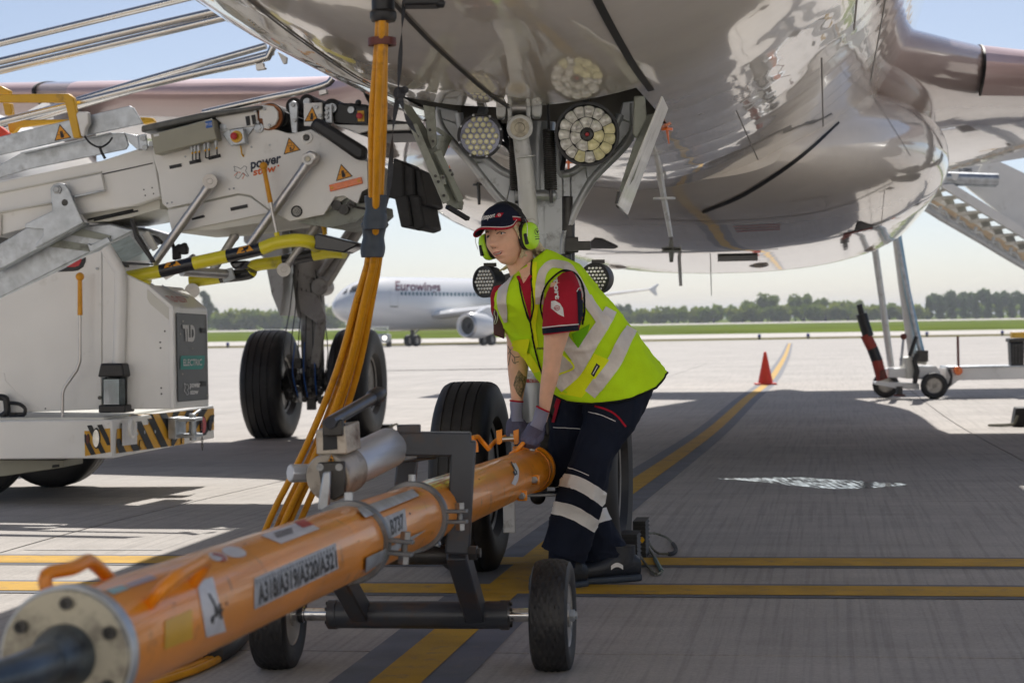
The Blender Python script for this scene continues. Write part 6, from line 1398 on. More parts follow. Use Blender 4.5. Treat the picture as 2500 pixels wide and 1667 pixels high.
l = lab([(1165, 775), (1540, 612), (1553, 728), (1165, 917)], qE, M['silver'], nu=16)
b = MB(); ptext(b, TBS, 'A318/A319/A320/A321', [qE(1180, 800), qE(1540, 645), qE(1545, 722), qE(1185, 898)], .002, .035); b.build('label_print', M['ink'], l)
b = MB()
for k in range(26): u = k / 26; strip(b, TBS, [qE(1175 + 365 * u, 783 - 158 * u), qE(1176 + 365 * u, 800 - 158 * u)], 2.0, .002, 3, 2)
tag(b.build('label_ticks', M['ink'], l), kind='stuff')
l = lab([(755, 968), (880, 915), (882, 1048), (752, 1100)], qE, M['yellow'])
l = lab([(1195, 578), (1400, 508), (1468, 548), (1290, 617)], qE, M['paler'], nu=12)
b = MB(); patch(b, TBS, [qE(1350, 520), qE(1395, 508), qE(1440, 530), qE(1390, 545)], .002, 4, 3); b.build('label_print', M['redink'], l)
b = MB()
for k in range(4): strip(b, TBS, [qE(1255 + 5 * k, 572 + 6 * k), qE(1340 + 2 * k, 545 + 7 * k)], 1.6, .002, 4, 2)
b.build('label_print', M['ink'], l)
for c, rx, ry, an, m in ((qE(1075, 655), 30, 13, .15, 'paler'), (qE(1000, 678), 24, 10, .2, 'paler')):
    b = MB(); disc(b, TBS, c, rx, ry, .0012, an, 26); b.build('label', M[m], TW)
b = MB(); strip(b, TBS, [qE(975, 665), qE(1010, 672), qE(1035, 690), qE(1010, 697)], 4, .002, 4, 2); b.build('label_print', M['redink'], TW)
lab([(482, 832), (560, 808), (598, 822), (520, 850)], qE, mat('teal_sticker', (0.3, 0.5, 0.5), .4), nu=6); lab([(575, 805), (690, 762), (725, 775), (600, 818)], qE, mat('lilac_sticker', (0.45, 0.4, 0.46), .4), nu=6)
l = lab([(1368, 1138), (1530, 1072), (1545, 1235), (1395, 1315)], qF, M['silver'])
b = MB(); ptext(b, TBS, 'B737', [qF(1410, 1160), qF(1512, 1105), qF(1522, 1222), qF(1425, 1280)], .002, .03); b.build('label_print', M['ink'], l)
b = MB(); strip(b, TBS, [qH(472, 862), qH(540, 950), qH(580, 1060), qH(570, 1140), qH(535, 1215)], 11, .0015, 3, 3); l = b.build('label', M['paler'], TW)
b = MB(); strip(b, TBS, [qH(505, 930), qH(565, 1050)], 2.6, .0025, 3, 2); strip(b, TBS, [qH(535, 1050), qH(560, 1100)], 4, .0025, 3, 2); strip(b, TBS, [qH(570, 1040), qH(575, 1090)], 2.5, .0025, 3, 2); b.build('label_print', M['ink'], l)
lab([(215, 828), (270, 815), (328, 860), (285, 870)], qH, M['redink'], 'red_mark', 4, 3)
b = MB(); r_ = random.Random(4)
for k in range(22):
    x, y = r_.uniform(1640, 1860), 0; y = 905 - (x - 1640) * .33 + r_.uniform(-40, 45); L_ = r_.uniform(30, 110); strip(b, TBS, [qF(x, y), qF(x + L_, y - L_ * .36)], r_.uniform(.8, 3.5), .0012, 5, 2)
tag(b.build('yellow_scuffs', M['lemon'], TW), kind='stuff')
b = MB()
for k in range(46):
    t = r_.uniform(.1, 4.7); a = r_.uniform(-.3, 2.9); o = T0 + TD * t; p = o + (TX * math.cos(a) + TU * math.sin(a)) * (TR + .0008); s_ = r_.uniform(.002, .006); tg = (TU * math.cos(a) - TX * math.sin(a))
    b.add([p + TD * s_ * r_.uniform(.6, 3), p + tg * s_ * .6, p - TD * s_ * r_.uniform(.6, 2), p - tg * s_ * .7], [(0, 1, 2, 3)])
tag(b.build('paint_chips', M['brownred'], TW), kind='stuff')
# clamps
for i, (cx, ex, ey) in enumerate(((qF(1105, 1235)[0], 1315, 1345), (qF(1590, 1030)[0], 1775, 1130))):
    t = tp(cx); c = T0 + TD * t
    b = MB(); b.lathe(c, TD, [(-.016, TR), (-.016, TR + .010), (-.012, TR + .012), (.012, TR + .012), (.016, TR + .010), (.016, TR)], 56, cap=False); cl = b.build('clamp', M['galvdark'], TW)
    e = px(*qF(ex, ey), (c - CAM).dot(FW)); d_ = (e - c); d_ = (d_ - TD * d_.dot(TD)).normalized()
    v_ = TD.cross(d_).normalized(); b = MB()
    for s_ in (-1, 1): b.box(c + d_ * (TR + .03) + v_ * s_ * .013, (.062, .03, .009), d_, TD, v_)
    b.cone(c + d_ * (TR + .042) - v_ * .034, c + d_ * (TR + .042) + v_ * .036, .007, .007, 10)
    b.build('clamp_ear', M['galvdark'], cl, bevel=.002)
    for s_ in (-1, 1): MB().cone(c + d_ * (TR + .042) + v_ * s_ * .018, c + d_ * (TR + .042) + v_ * s_ * .034, .0125, .0125, 6).build('nut', M['bolt'], cl)
    MB().cone(c + TU * (TR + .01), c + TU * (TR + .028), .009, .009, 8).build('grease_nipple', M['galv'], cl)
ts2 = MB(); ts2.cone(T0, T1, TR + .004, TR + .004, 72); TS2 = Surf(ts2)
b = MB(); patch(b, TS2, [qF(1165, 1075), qF(1590, 925), qF(1640, 975), qF(1225, 1145)], .002, 14, 5, .2); b.build('top_plate', M['galv'], TW)
b = MB(); patch(b, TS2, [qF(1230, 1445), qF(1655, 1245), qF(1690, 1230), qF(1225, 1560)], .002, 14, 5, .2); b.build('bottom_plate', M['galv'], TW)
# wheel frame
DK = M['darkframe']
def fbeam(name, a, c, w_, h_, m=DK, par=TW, up=None): b = MB(); b.beam(a, c, w_, h_, up); return b.build(name, m, par, bevel=.005)
fd = 5.22
fbeam('top_beam', px(*qF(1480, 572), fd), px(*qF(2040, 575), fd), .062, .062)
fbeam('frame_post', px(*qF(1985, 545), fd), px(*qF(1935, 1410), fd), .064, .062)
fbeam('frame_post', px(*qF(1560, 640), fd + .5), px(*qF(1480, 1400), fd + .5), .06, .06)
fbeam('top_beam', px(*qF(1700, 610), fd + .02), px(*qF(1560, 640), fd + .5), .055, .055)
b = MB(); P = [px(*qF(x, y), fd - .0) for x, y in ((2032, 690), (2065, 690), (2062, 760), (2040, 1050), (2018, 1000))]; b.prism(P, V((0, .03, 0))); b.build('yellow_edge', M['yellow'], TW)
ax_c = (px(*qG(2105, 600), 5.64) + px(*qG(440, 590), 5.74)) / 2; ax_c.z = .152; AXD = V((TX.x, TX.y, 0)).normalized()
wl, wr_ = -(ax_c - px(*qG(440, 600), 5.74)).dot(AXD), (px(*qG(2105, 600), 5.64) - ax_c).dot(AXD)
wl = (px(*qG(440, 600), 5.74) - ax_c).dot(AXD)
sc_ = lambda x: (on_plane(*qG(x, 600), V((AXD.y, -AXD.x, 0)), ax_c.dot(V((AXD.y, -AXD.x, 0)))) - ax_c).dot(AXD)
b = MB(); b.cone(ax_c + AXD * sc_(770), ax_c + AXD * sc_(1830), .0395, .0395, 32); axl = b.build('axle_tube', DK, TW)
for x in (775, 1815):
    b = MB(); b.lathe(ax_c + AXD * sc_(x), AXD, [(-.012, .040), (-.012, .0425), (.012, .0425), (.012, .02)], 28); b.build('end_cap', DK, axl)
    for k in range(5): a = k * 1.256; MB().cone(ax_c + AXD * (sc_(x) + (.014 if x > 1000 else -.014)) + V((0, math.cos(a), math.sin(a))) * .032, ax_c + AXD * (sc_(x) + (.021 if x > 1000 else -.021)) + V((0, math.cos(a), math.sin(a))) * .032, .006, .006, 6).build('bolt', M['dark'], axl)
MB().cone(ax_c + AXD * wl, ax_c + AXD * sc_(765), .019, .019, 22).build('axle_shaft', M['chrome'], axl); b = MB(); b.cone(ax_c + AXD * sc_(1835), ax_c + AXD * wr_, .019, .019, 22); b.build('axle_shaft', M['chrome'], axl)
MB().cone(ax_c + AXD * sc_(560), ax_c + AXD * sc_(600), .025, .025, 22).build('shaft_collar', M['chrome'], axl)
fbeam('swing_arm', px(*qG(815, 380), 5.45), ax_c + AXD * sc_(950), .05, .062); fbeam('swing_arm', px(*qF(1930, 1380), fd + .02), ax_c + AXD * sc_(1640), .055, .064)
b = MB(); b.cone(px(*qG(900, 262), 5.3), px(*qG(1480, 255), 5.3), .026, .026, 24); b.build('pivot_shaft', M['dark'], TW)
b = MB(); P = [px(*qG(x, y), 5.28) for x, y in ((1305, 155), (1345, 95), (1420, 190), (1425, 215), (1345, 195))]; b.prism(P, V((0, .05, 0))); b.build('pivot_gusset', M['galv'], TW, bevel=.003)
MB().lathe(px(*qG(1600, 245), fd - .03), V((1, -.2, 0)), [(0, .02), (.02, .02), (.022, .014), (.03, .013)], 6).build('pivot_bolt', M['dark'], TW)
b = MB(); b.box(px(*qG(755, 440), 5.2), (.04, .04, .02)); b.build('stop_block', M['galv'], TW)
for k, s_ in enumerate((wl, wr_)):
    c = ax_c + AXD * s_; R0, Wd = .160, .108; n = 120; m_ = 25; b = MB(); rs = []
    for j in range(m_):
        v = j / (m_ - 1) * 2 - 1; row = []
        for i in range(n):
            a = 2 * math.pi * i / n; r_c = R0 * (1 - .055 * abs(v) ** 2.6)
            u1 = (i * 22 / n + v * 2.6) % 1; u2 = (i * 22 / n - v * 2.6) % 1; gdp = min(min(u1, 1 - u1), min(u2, 1 - u2))
            r_c -= .0045 * (1 - min(1, gdp / .16)) if abs(v) < .93 else 0
            row.append(c + AXD * (v * Wd * .44) + (V((-AXD.y, AXD.x, 0)) * math.cos(a) + ZU * math.sin(a)) * r_c)
        rs.append(row)
    b.rings(rs, False, False); h = Wd / 2
    for sg in (-1, 1): b.lathe(c, AXD * sg, [(h * .88, R0 * .945), (h * .98, R0 * .88), (h * 1.0, R0 * .78), (h * .92, R0 * .62), (h * .8, R0 * .55)], 60, cap=False)
    w_ = b.build('tow_wheel', M['tyre'], TW, smooth=30); w_['label'] = 'left small wheel of the tow bar' if k == 0 else 'right small wheel of the tow bar with diamond tread'
    b = MB()
    for sg in (-1, 1): b.lathe(c, AXD * sg, [(h * .8, R0 * .56), (h * .86, R0 * .55), (h * .6, R0 * .5), (h * .5, R0 * .3), (h * .7, R0 * .22), (h * .9, R0 * .2), (h * .9, .001)], 36)
    b.build('rim', M['rimm'], w_)
    b = MB(); b.lathe(c + AXD * (h * .9), AXD, [(0, .018), (.012, .018), (.014, .012), (.02, .012), (.02, .001)], 6); b.build('hub_nut', M['galv'], w_)
# hand pump on the frame
pa, pb = px(*qF(985, 815), 4.92), px(*qF(1420, 598), 5.22); PD = (pb - pa).normalized()
b = MB(); b.lathe(pa, PD, [(.08, .05), (.09, .0525), ((pb - pa).length - .01, .0525), ((pb - pa).length, .050), ((pb - pa).length + .004, .045), ((pb - pa).length + .004, .001)], 48); pump = b.build('pump_cylinder', M['alu'], TW)
M['dirtyalu'] = mat('oily_casting', (0.50, 0.45, 0.38), 0.45, 0.4, var=0.12, vs=10, dirt=(0.10, 0.055, 0.035), dirt_amt=0.5, dscale=11)
b = MB(); b.lathe(pa, PD, [(-.035, .001), (-.035, .056), (-.03, .060), (.07, .060), (.085, .053)], 48); b.build('pump_head', M['dirtyalu'], pump)
b = MB(); P = [px(*qF(x, y), 4.88) for x, y in ((845, 470), (1075, 440), (1090, 655), (850, 660))]; b.prism(P, V((.03, .075, .01)))
b.build('pump_block', M['dirtyalu'], pump, bevel=.004)
b = MB(); P = [px(*qF(x, y), 4.877) for x, y in ((905, 490), (1010, 485), (1015, 615), (905, 625))]; b.prism(P, V((0, .01, 0))); b.build('block_slot', M['ink'], pump)
bs2 = MB(); bs2.prism([px(*qF(x, y), 4.88) for x, y in ((845, 470), (1075, 440), (1090, 655), (850, 660))], V((0, .1, 0))); bs2.lathe(pa, PD, [(-.035, .001), (-.035, .056), (-.03, .060), (.07, .060)], 48)
try: tri(qF, (970, 655), (945, 708), (998, 706), Surf(bs2), TW, 'box')
except Exception as ex: print('sign', ex)
b = MB(); b.cone(px(*qF(650, 798), 4.93), px(*qF(810, 798), 4.96), .023, .023, 8); b.build('pump_valve', M['alu'], pump, bevel=.003)
b = MB(); P = [px(*qF(x, y), 4.845) for x, y in ((862, 720), (1070, 710), (1078, 960), (985, 1010), (900, 960))]; b.prism(P, V((0, .03, 0))); b.build('pump_bracket', M['dark'], pump, bevel=.004)
b = MB(); P = [px(*qF(x, y), 4.81) for x, y in ((905, 795), (960, 785), (955, 985), (948, 1085), (865, 1085), (872, 985))]; b.prism(P, V((0, .035, 0))); b.build('release_lever', M['galv'], pump, bevel=.004)
for x, y in ((882, 752), (1028, 752)): MB().lathe(px(*qF(x, y), 4.845), V((0, -1, 0)), [(0, .009), (.006, .009), (.006, .004), (.002, .004), (.002, .001)], 12).build('bolt', M['bolt'], pump)
h0, h1 = px(*qF(958, 412), 4.84), px(*qF(1350, 185), 5.2); HD = (h1 - h0).normalized()
b = MB(); b.cone(h0, h1, .0155, .0155, 24); hd_ = b.build('pump_handle', mat('dark_steel_tube', (0.09, 0.095, 0.11), .3, .8, var=.15, vs=8), TW)
MB().lathe(h0.lerp(h1, .80), HD, [(0, .0155), (.01, .021), (.05, .022), (.06, .016)], 24).build('handle_collar', M['dark'], hd_)
b = MB(); b.box(px(*qF(985, 450), 4.88), (.05, .05, .04)); b.cone(px(*qF(930, 440), 4.86), px(*qF(1060, 445), 4.9), .012, .012, 12); b.build('handle_fork', M['dark'], hd_, bevel=.004)
b = MB(); b.cone(px(*qF(1500, 575), 5.2), px(*qF(1590, 555), 5.25), .007, .007, 10); b.box(px(*qF(1565, 545), 5.22), (.06, .05, .08)); b.build('pump_mount', DK, TW, bevel=.003)

# ================================================================== POWER CABLE hanging from the nose
PC = thing('power_cable', 'bundle of orange ground power cables hanging from the airliner, bound with tape', 'power cable', ground(690, 1480))
base = [(933, 40, 5.3), (930, 110, 5.33), (922, 300, 5.42), (918, 480, 5.55), (914, 620, 5.68), (890, 730, 5.78), (858, 870, 5.9), (812, 1010, 6.05), (757, 1140, 6.18), (700, 1260, 6.3), (655, 1370, 6.42)]
spread = [7, 8, 14, 10, 12, 18, 24, 30, 34, 38, 36]
offs = [(-1, 0), (-.34, .6), (.34, .1), (1, .5), (0, -.7)]
gnd = [(618, 1490), (592, 1548), (550, 1592), (480, 1632), (390, 1664), (270, 1700), (100, 1750)]
tape_ts = []
for k, (ox, oy) in enumerate(offs):
    P = [px(x + ox * s_, y, d + oy * .03) for (x, y, d), s_ in zip(base, spread)]
    for i, (x, y) in enumerate(gnd):
        g = ground(x + ox * 14, y + ox * 3 + oy * 6); g.z += .012 + (.022 if k == 4 else 0) + (.05 if i == 0 else 0); P.append(g)
    MB().tube(spline(P, 70), .0105, 12).build('cable', M['cable'], PC)
def band(name, y0, y1, rx, m, x0=None, x1=None, d=6.5, ry=.024, n=8, amp=.0):
    b = MB(); rs = []
    for i in range(n):
        t = i / (n - 1); y = y0 + (y1 - y0) * t
        rs.append(sring(px(x0 + (x1 - x0) * t + amp * math.sin(5 * t), y, d), V((rx * (1 + .08 * math.sin(9 * t + 1)), 0, 0)), V((0, ry + .008 + .003 * math.sin(13 * t), 0)), 24, 2.6))
    b.rings(rs); return b.build(name, m, PC)
band('tape_sleeve', 478, 560, .032, M['tape'], 920, 915, 5.58, .031); band('tape_sleeve', 545, 628, .033, M['tape'], 914, 909, 5.64, .032)
band('tape_band', 536, 556, .038, M['tape'], 916, 914, 5.61, .034, 4)
b = MB(); b.lathe(px(933, 112, 5.33), ZU, [(0, .025), (0, .038), (.02, .038), (.02, .025)], 30, cap=False); b.build('rubber_ring', M['brownred'], PC)
b = MB(); c = px(936, 54, 5.3); b.lathe(c, ZU, [(0, .018), (0, .031), (.01, .036), (.025, .036), (.03, .031), (.06, .031), (.063, .036), (.11, .036), (.115, .03)], 30); b.build('plug', M['black'], PC, bevel=.002)
b = MB(); b.box(px(1030, 2, 5.25), (.095, .08, .035)); b.beam(px(1062, -5, 5.25), px(1078, 14, 5.22), .025, .02); tag(b.build('service_flap', M['black'], AIR, bevel=.006), None)
b = MB()
def web(pts, w_, d):
    P = spline([px(x, y, d) for x, y in pts], 24); rows = []
    for i, p in enumerate(P):
        t = (P[min(i + 1, 23)] - P[max(i - 1, 0)]).normalized(); tw = V((math.cos(i * .22), math.sin(i * .22), 0)); s_ = (tw - t * tw.dot(t)).normalized(); rows.append([p - s_ * w_ / 2 + V((0, .0015, 0)), p + s_ * w_ / 2 + V((0, .0015, 0)), p + s_ * w_ / 2 - V((0, .0015, 0)), p - s_ * w_ / 2 - V((0, .0015, 0))])
    b.rings(rows)
web([(988, 0), (982, 60), (978, 130), (972, 215), (970, 235)], .012, 5.3); web([(972, 235), (960, 310), (955, 390), (948, 470), (942, 520)], .015, 5.45); web([(978, 240), (985, 270), (1000, 300), (1022, 334)], .014, 5.32)
b.ball(px(975, 228, 5.33), (.017, .013, .018)); b.ball(px(987, 220, 5.32), (.012, .01, .01)); b.build('strap', M['strapm'], PC)
P = []
for x, y in gnd: g = ground(x, y); g.z += .016; P.append(g)
Q = [p for p in spline(P, 160) if 508 < to_px(p)[0] < 572]
b = MB(); rs = []
for i, p in enumerate(Q):
    t = (Q[min(i + 1, len(Q) - 1)] - Q[max(i - 1, 0)]).normalized(); sd = V((t.y, -t.x, 0)).normalized(); rs.append(sring(p + V((0, 0, .008)), sd * .046, ZU * .03, 20, 2.6))
b.rings(rs); b.build('tape_band', M['black'], PC)

# ================================================================== CHOCKS AND CONE
def q3(x, y): return (1150 + x / 2.489, 800 + y / 2.489)
def chock(x0, x1, ytop, ybot, L, label, yl=False):
    g0 = ground((x0 + x1) / 2, ybot); d = (g0 - CAM).dot(FW); wd = (x1 - x0) / FPX * d; hh = (ybot - ytop) / FPX * d
    t = thing('wheel_chock', label, 'wheel chock', g0, -AX, 'chocks at the nose wheels')
    prof = []
    n = 9
    for i in range(n + 1):
        z = hh * i / n; prof.append((wd * .5, z)); prof.append((wd * .5 - .006, z + hh / n * .5)) if i < n else None
    pts = [V((-wd / 2, 0, 0))] + [V((x, 0, z)) for x, z in prof] + [V((-wd / 2, 0, hh))]
    b = MB(); b.prism(pts, V((0, L, 0)))
    for i in range(n): b.lbox(-wd * .48, wd * .47, -.004, .0, hh * (i + .2) / n, hh * (i + .75) / n)
    b.build('block', M['rubber'], t, local=True, smooth=0)
    if yl: b = MB(); b.prism([V((-wd * .3, -.006, hh * .42)), V((wd * .25, -.006, hh * .42)), V((wd * .4, -.006, hh * .5)), V((wd * .25, -.006, hh * .58)), V((-wd * .3, -.006, hh * .58))], V((0, .004, 0))); b.build('yellow_arrow', M['yellow'], t, local=True, smooth=0)
    return t
ck1 = chock(1512, 1558, 1304, 1396, .16, 'black ribbed rubber chock just behind the heel of the worker')
ck2 = chock(1546, 1578, 1272, 1362, .18, 'black ribbed rubber chock with a yellow arrow mark', True)
def rope(pts, par, a, c_, m2):
    P = [ground(*q3(x, y)) + V((0, 0, .010 + z)) for x, y, z in pts]; Q = spline(P, 40)
    b = MB(); b.tube(Q, .0045, 10)
    b2 = MB()
    for s_ in range(2):
        H = []
        for i, p in enumerate(Q): t = (Q[min(i + 1, 39)] - Q[max(i - 1, 0)]).normalized(); u, w_ = perp(t); an = i * 1.9 + s_ * math.pi; H.append(p + (u * math.cos(an) + w_ * math.sin(an)) * .003)
        b.tube(H, .0035, 6)
    b.build('rope', M['rope'], par)
    MB().tube(Q[int(a * 40):int(c_ * 40)], .0085, 12).build('rope_sleeve', m2, par)
rope([(1020, 1385, .03), (1060, 1362, .02), (1100, 1385, 0), (1135, 1450, 0), (1160, 1500, 0), (1130, 1512, 0), (1080, 1470, 0), (1015, 1410, .02)], ck1, .3, .58, M['ropeblue'])
rope([(1068, 1302, .03), (1130, 1278, .01), (1195, 1290, 0), (1238, 1340, 0), (1205, 1388, 0), (1145, 1385, 0), (1068, 1328, .02)], ck2, .38, .7, M['strapm'])
g = ground(905, 1062); t = thing('wheel_chock', 'long black chock with a yellow line behind the main wheels', 'wheel chock', g, -AX, 'chocks at the main wheels')
b = MB(); b.prism([V((-.22, 0, 0)), V((.22, 0, 0)), V((.2, .04, .11)), V((-.2, .04, .11))], V((0, .16, 0))); b.build('block', M['rubber'], t, local=True)
MB().lbox(-.18, .16, -.002, .01, .05, .058).build('yellow_line', M['yellow'], t, local=True)
b = MB(); b.tube(spline([V((.2, 0, .08)), V((.3, -.05, .12)), V((.34, -.1, .03)), V((.24, -.1, .02))], 12), .012, 8); b.build('rope', M['rope'], t, local=True)
g = ground(2496, 1042); t = thing('wheel_chock', 'black chock with pale rope at the right picture edge', 'wheel chock', g, -AX, 'chocks at the main wheels')
b = MB(); b.prism([V((-.1, 0, 0)), V((.1, 0, 0)), V((.09, .02, .2)), V((-.06, .02, .2))], V((0, .3, 0))); b.build('block', M['rubber'], t, local=True, bevel=.015)
b = MB(); b.tube(spline([V((-.05, -.03, .12)), V((-.1, -.06, .03)), V((-.2, -.05, .02)), V((-.34, 0, .02)), V((-.2, .05, .02)), V((-.08, .02, .03))], 24), .014, 8); b.build('rope', M['rope'], t, local=True)

g = ground(1869, 939); t = thing('traffic_cone', 'red orange traffic cone standing beside the yellow line', 'traffic cone', g)
b = MB(); b.lathe((0, 0, .03), ZU, [(0, .15), (.02, .145), (.3, .085), (.6, .025), (.61, .012), (.612, .001)], 28); b.build('cone_body', M['cone'], t, local=True)
MB().lbox(-.2, .2, -.2, .2, 0, .035).build('cone_base', M['cone'], t, local=True, bevel=.01)

# ================================================================== FAR AIRLINER
PHI = R(57); FA = V((math.cos(PHI), math.sin(PHI), 0)); FL = V((math.sin(PHI), -math.cos(PHI), 0))     # aft, and towards the viewer
FD = 143.0; n0 = px(817, 748, FD)
g0 = V((n0.x, n0.y, gz(n0.y))); FP = thing('far_airliner', 'white twin jet taxiing in the distance with purple lettering on its side', 'airplane', g0)
def fp_(s_, l, z): return n0 + FA * s_ + FL * l + ZU * z
fr = pchip([0, .25, .8, 1.8, 3.2, 5, 7, 24, 30, 35], [.05, .45, .85, 1.3, 1.68, 1.9, 1.96, 1.96, 1.2, .2]); fz = pchip([0, .8, 1.8, 3.2, 5, 24, 30, 35], [-.15, -.05, .08, .15, .15, .15, .75, 1.4])
b = MB(); b.rings([sring(fp_(s_, 0, fz(s_)), FL * fr(s_), ZU * fr(s_) * 1.03, 40) for s_ in [0, .1, .25, .5, .8, 1.2, 1.8, 2.5, 3.2, 4, 5, 6, 7, 12, 18, 24, 27, 30, 33, 35]])
M['farwhite'] = mat('far_white_paint', (0.90, 0.90, 0.89), 0.22, var=0.02, coat=0.5)
b.build('fuselage', M['farwhite'], FP, smooth=60); FS = Surf(b)
c = MB()
for pts in ([(884, 690), (878, 712), (852, 714), (860, 700)], [(850, 703), (846, 716), (836, 718)]): ppoly(c, FS, pts, .03)
c.build('cockpit_window', M['darkglass'], FP)
c = MB(); ptext(c, FS, 'Eurowings', [(965, 686), (1075, 690), (1075, 718), (965, 717)], .03, .02); c.build('lettering', mat('plum_ink', (0.10, 0.015, 0.05), .5), FP)
c = MB()
for k in range(21):
    x = 978 + k * 9.3
    if 1: ppoly(c, FS, [(x, 713 + k * .12), (x + 4.6, 713 + k * .12), (x + 4.6, 721 + k * .12), (x, 721 + k * .12)], .03)
tag(c.build('cabin_window_row', mat('teal_window', (0.10, 0.2, 0.22), .2), FP), kind='stuff')
c = MB()
for a in (((952, 706), (952, 747)), ((952, 747), (971, 749)), ((971, 749), (971, 708)), ((971, 708), (952, 706))): strip(c, FS, [a[0], a[1]], .9, .03, 6, 2, 2)
c.build('door_outline', M['gearwhite'], FP); c = MB(); strip(c, FS, [(952, 748), (971, 749)], 2.0, .035, 6, 2, 2); c.build('door_sill', M['dark'], FP)
w0, w1 = fp_(9.5, 1.5, -.75), px(1582, 706, 141.5)
c = MB(); rs = []
for i in range(9):
    t = i / 8; p = w0.lerp(w1, t); ch = 5.2 * (1 - t) + 1.2 * t; th = .75 * (1 - t) + .14 * t
    rs.append([p + FA * ch * u + ZU * th * v for u, v in ((0, 0), (.06, .35), (.3, .55), (.7, .3), (1, 0), (.7, -.2), (.3, -.4), (.06, -.3))])
c.rings(rs); c.build('wing', M['farwhite'], FP)
c = MB(); c.prism([w1, w1 + FA * 1.0, w1 + FA * 1.5 + ZU * .38, w1 + FA * 1.25 + ZU * .38], FL * .08); c.prism([w1, w1 + FA * 1.0, w1 + FA * 1.25 - ZU * .45, w1 + FA * .95 - ZU * .45], FL * .08); c.build('winglet', M['farwhite'], FP)
ec = px(1137, 795, 138.5)
c = MB(); c.lathe(ec, FA, [(.3, .62), (.05, .66), (-.0, .74), (.1, .84), (.8, .94), (1.8, .92), (2.7, .72), (2.7, .55)], 32, cap=False); en = c.build('engine', M['farwhite'], FP, smooth=60)
c = MB(); c.lathe(ec, FA, [(.12, .86), (0, .75), (.05, .66), (.3, .63)], 32, cap=False); c.build('engine_lip', M['steel'], en)
c = MB(); c.cone(ec + FA * .4, ec + FA * .42, .63, .63, 28); c.lathe(ec + FA * .4, -FA, [(0, .2), (.25, .02)], 14); c.build('fan', M['dark'], en)
c = MB(); c.prism([ec + FA * .8 + ZU * .85, ec + FA * 3.4 + ZU * .6, ec + FA * 4.5 + ZU * 1.2, ec + FA * 2.2 + ZU * 1.25], FL * .3); c.build('pylon', M['farwhite'], FP)
def bogie(x, y, d, lab_, top):
    p = px(x, y, d); zg = gz(p.y); r0 = .42; c = MB(); c.cone(V((p.x, p.y, zg + r0)), V((p.x, p.y, zg + top)), .13, .15, 12); c.beam(V((p.x, p.y, zg + .8)), V((p.x, p.y, zg + top)) + FA * .8, .1, .1); o = c.build('gear_leg', M['dark'], FP)
    for s_ in (-1, 1): c = MB(); q = V((p.x, p.y, zg + r0)) + FL * s_ * .34; tyre(c, q, FL, r0, .34, 2, .5, 30); w_ = c.build('wheel', M['tyre'], FP); c = MB(); rim(c, q, FL, r0, .34, .5); c.build('rim', M['rimm'], w_)
bogie(1007, 835, 142.5, 'nose', 1.2); bogie(1190, 835, 141, 'main', 1.5)
b = MB(); b.prism([fp_(28.5, 0, 1.9), fp_(34.8, 0, 1.6), fp_(36, 0, 7.6), fp_(33.5, 0, 7.6)], FL * .3); b.build('fin', M['farwhite'], FP)
b = MB(); p0 = px(786, 744, FD); b.tube([px(800, 745, FD), px(772, 743, FD + 4)], .05, 6); b.build('probe', M['farwhite'], FP)

# tug in front of the far airliner
g = ground(930, 842); g.y = 139; g.z = gz(139); g.x = (930 - CX) / FPX * 139; TG_ = thing('pushback_tug', 'small grey tug with a lit headlamp under the nose of the far white airliner', 'tug', g)
b = MB(); b.lbox(-.65, .65, -1.4, 1.4, .35, .9); b.build('body', M['geargrey'], TG_, local=True, bevel=.06)
b = MB(); b.lbox(-.55, .55, -.9, .3, .9, 1.4); b.build('cab', M['glass'], TG_, local=True, bevel=.05); MB().lbox(-.58, .58, -.95, .35, 1.4, 1.48).build('roof', M['white'], TG_, local=True)
for x in (-.55, .55):
    for y in (-.9, .9): b = MB(); tyre(b, (x, y, .33), XU, .33, .24, 2, .55, 24); b.build('wheel', M['tyre'], TG_, local=True)
for x in (-.3, .35): MB().lathe((x, -1.4, .66), (0, -1, 0), [(0, .14), (.03, .13), (.05, .06)], 14).build('headlamp', emit('lit_headlamp', (1, .93, .78), 7 if x < 0 else 2.0), TG_, local=True)

# ================================================================== TOW TRAILER WITH MASTS, BIN, STAIRS at the right
def qT(x, y): return (1900 + x / 2.09, 350 + y / 2.09)
g = ground(*qT(795, 1304)); TDp = (g - CAM).dot(FW)
TR_ = thing('mast_trailer', 'low white two axle trailer with tilted white masts at right', 'trailer', g)
def t_(x, y, o=0): return px(*qT(x, y), TDp + o)
rw = 68 / 2.09 / FPX * TDp
for x, o in ((795, 0), (548, .9)):
    c = t_(x, 1236, o); c.z = gz(c.y) + rw
    b = MB(); tyre(b, c, V((.12, 1, 0)).normalized(), rw, .17, 3, .58, 40, .012); w_ = b.build('wheel', M['tyre'], TR_); b = MB(); rim(b, c, V((.12, 1, 0)).normalized(), rw, .17, .58); b.build('rim', M['rimm'], w_); b = MB(); holes_(b, c, V((.12, 1, 0)).normalized(), rw, .17, .58, 7); b.build('wheel_nuts', M['dark'], w_)
def tpan(name, pts, o, th, m): b = MB(); b.prism([t_(x, y, o) for x, y in pts], V((0, th, 0))); return b.build(name, m, TR_, bevel=.01)
tpan('side_box', [(565, 1150), (700, 1145), (700, 1195), (565, 1195)], .1, .6, M['white']); tpan('side_box', [(650, 1095), (700, 1085), (702, 1200), (655, 1200)], .05, .5, M['offwhite'])
tpan('side_box', [(715, 1140), (805, 1135), (830, 1165), (820, 1190), (720, 1205)], .05, .5, M['white']); tpan('frame_rail', [(500, 1215), (720, 1225), (720, 1255), (600, 1250), (500, 1230)], .1, .3, M['white'])
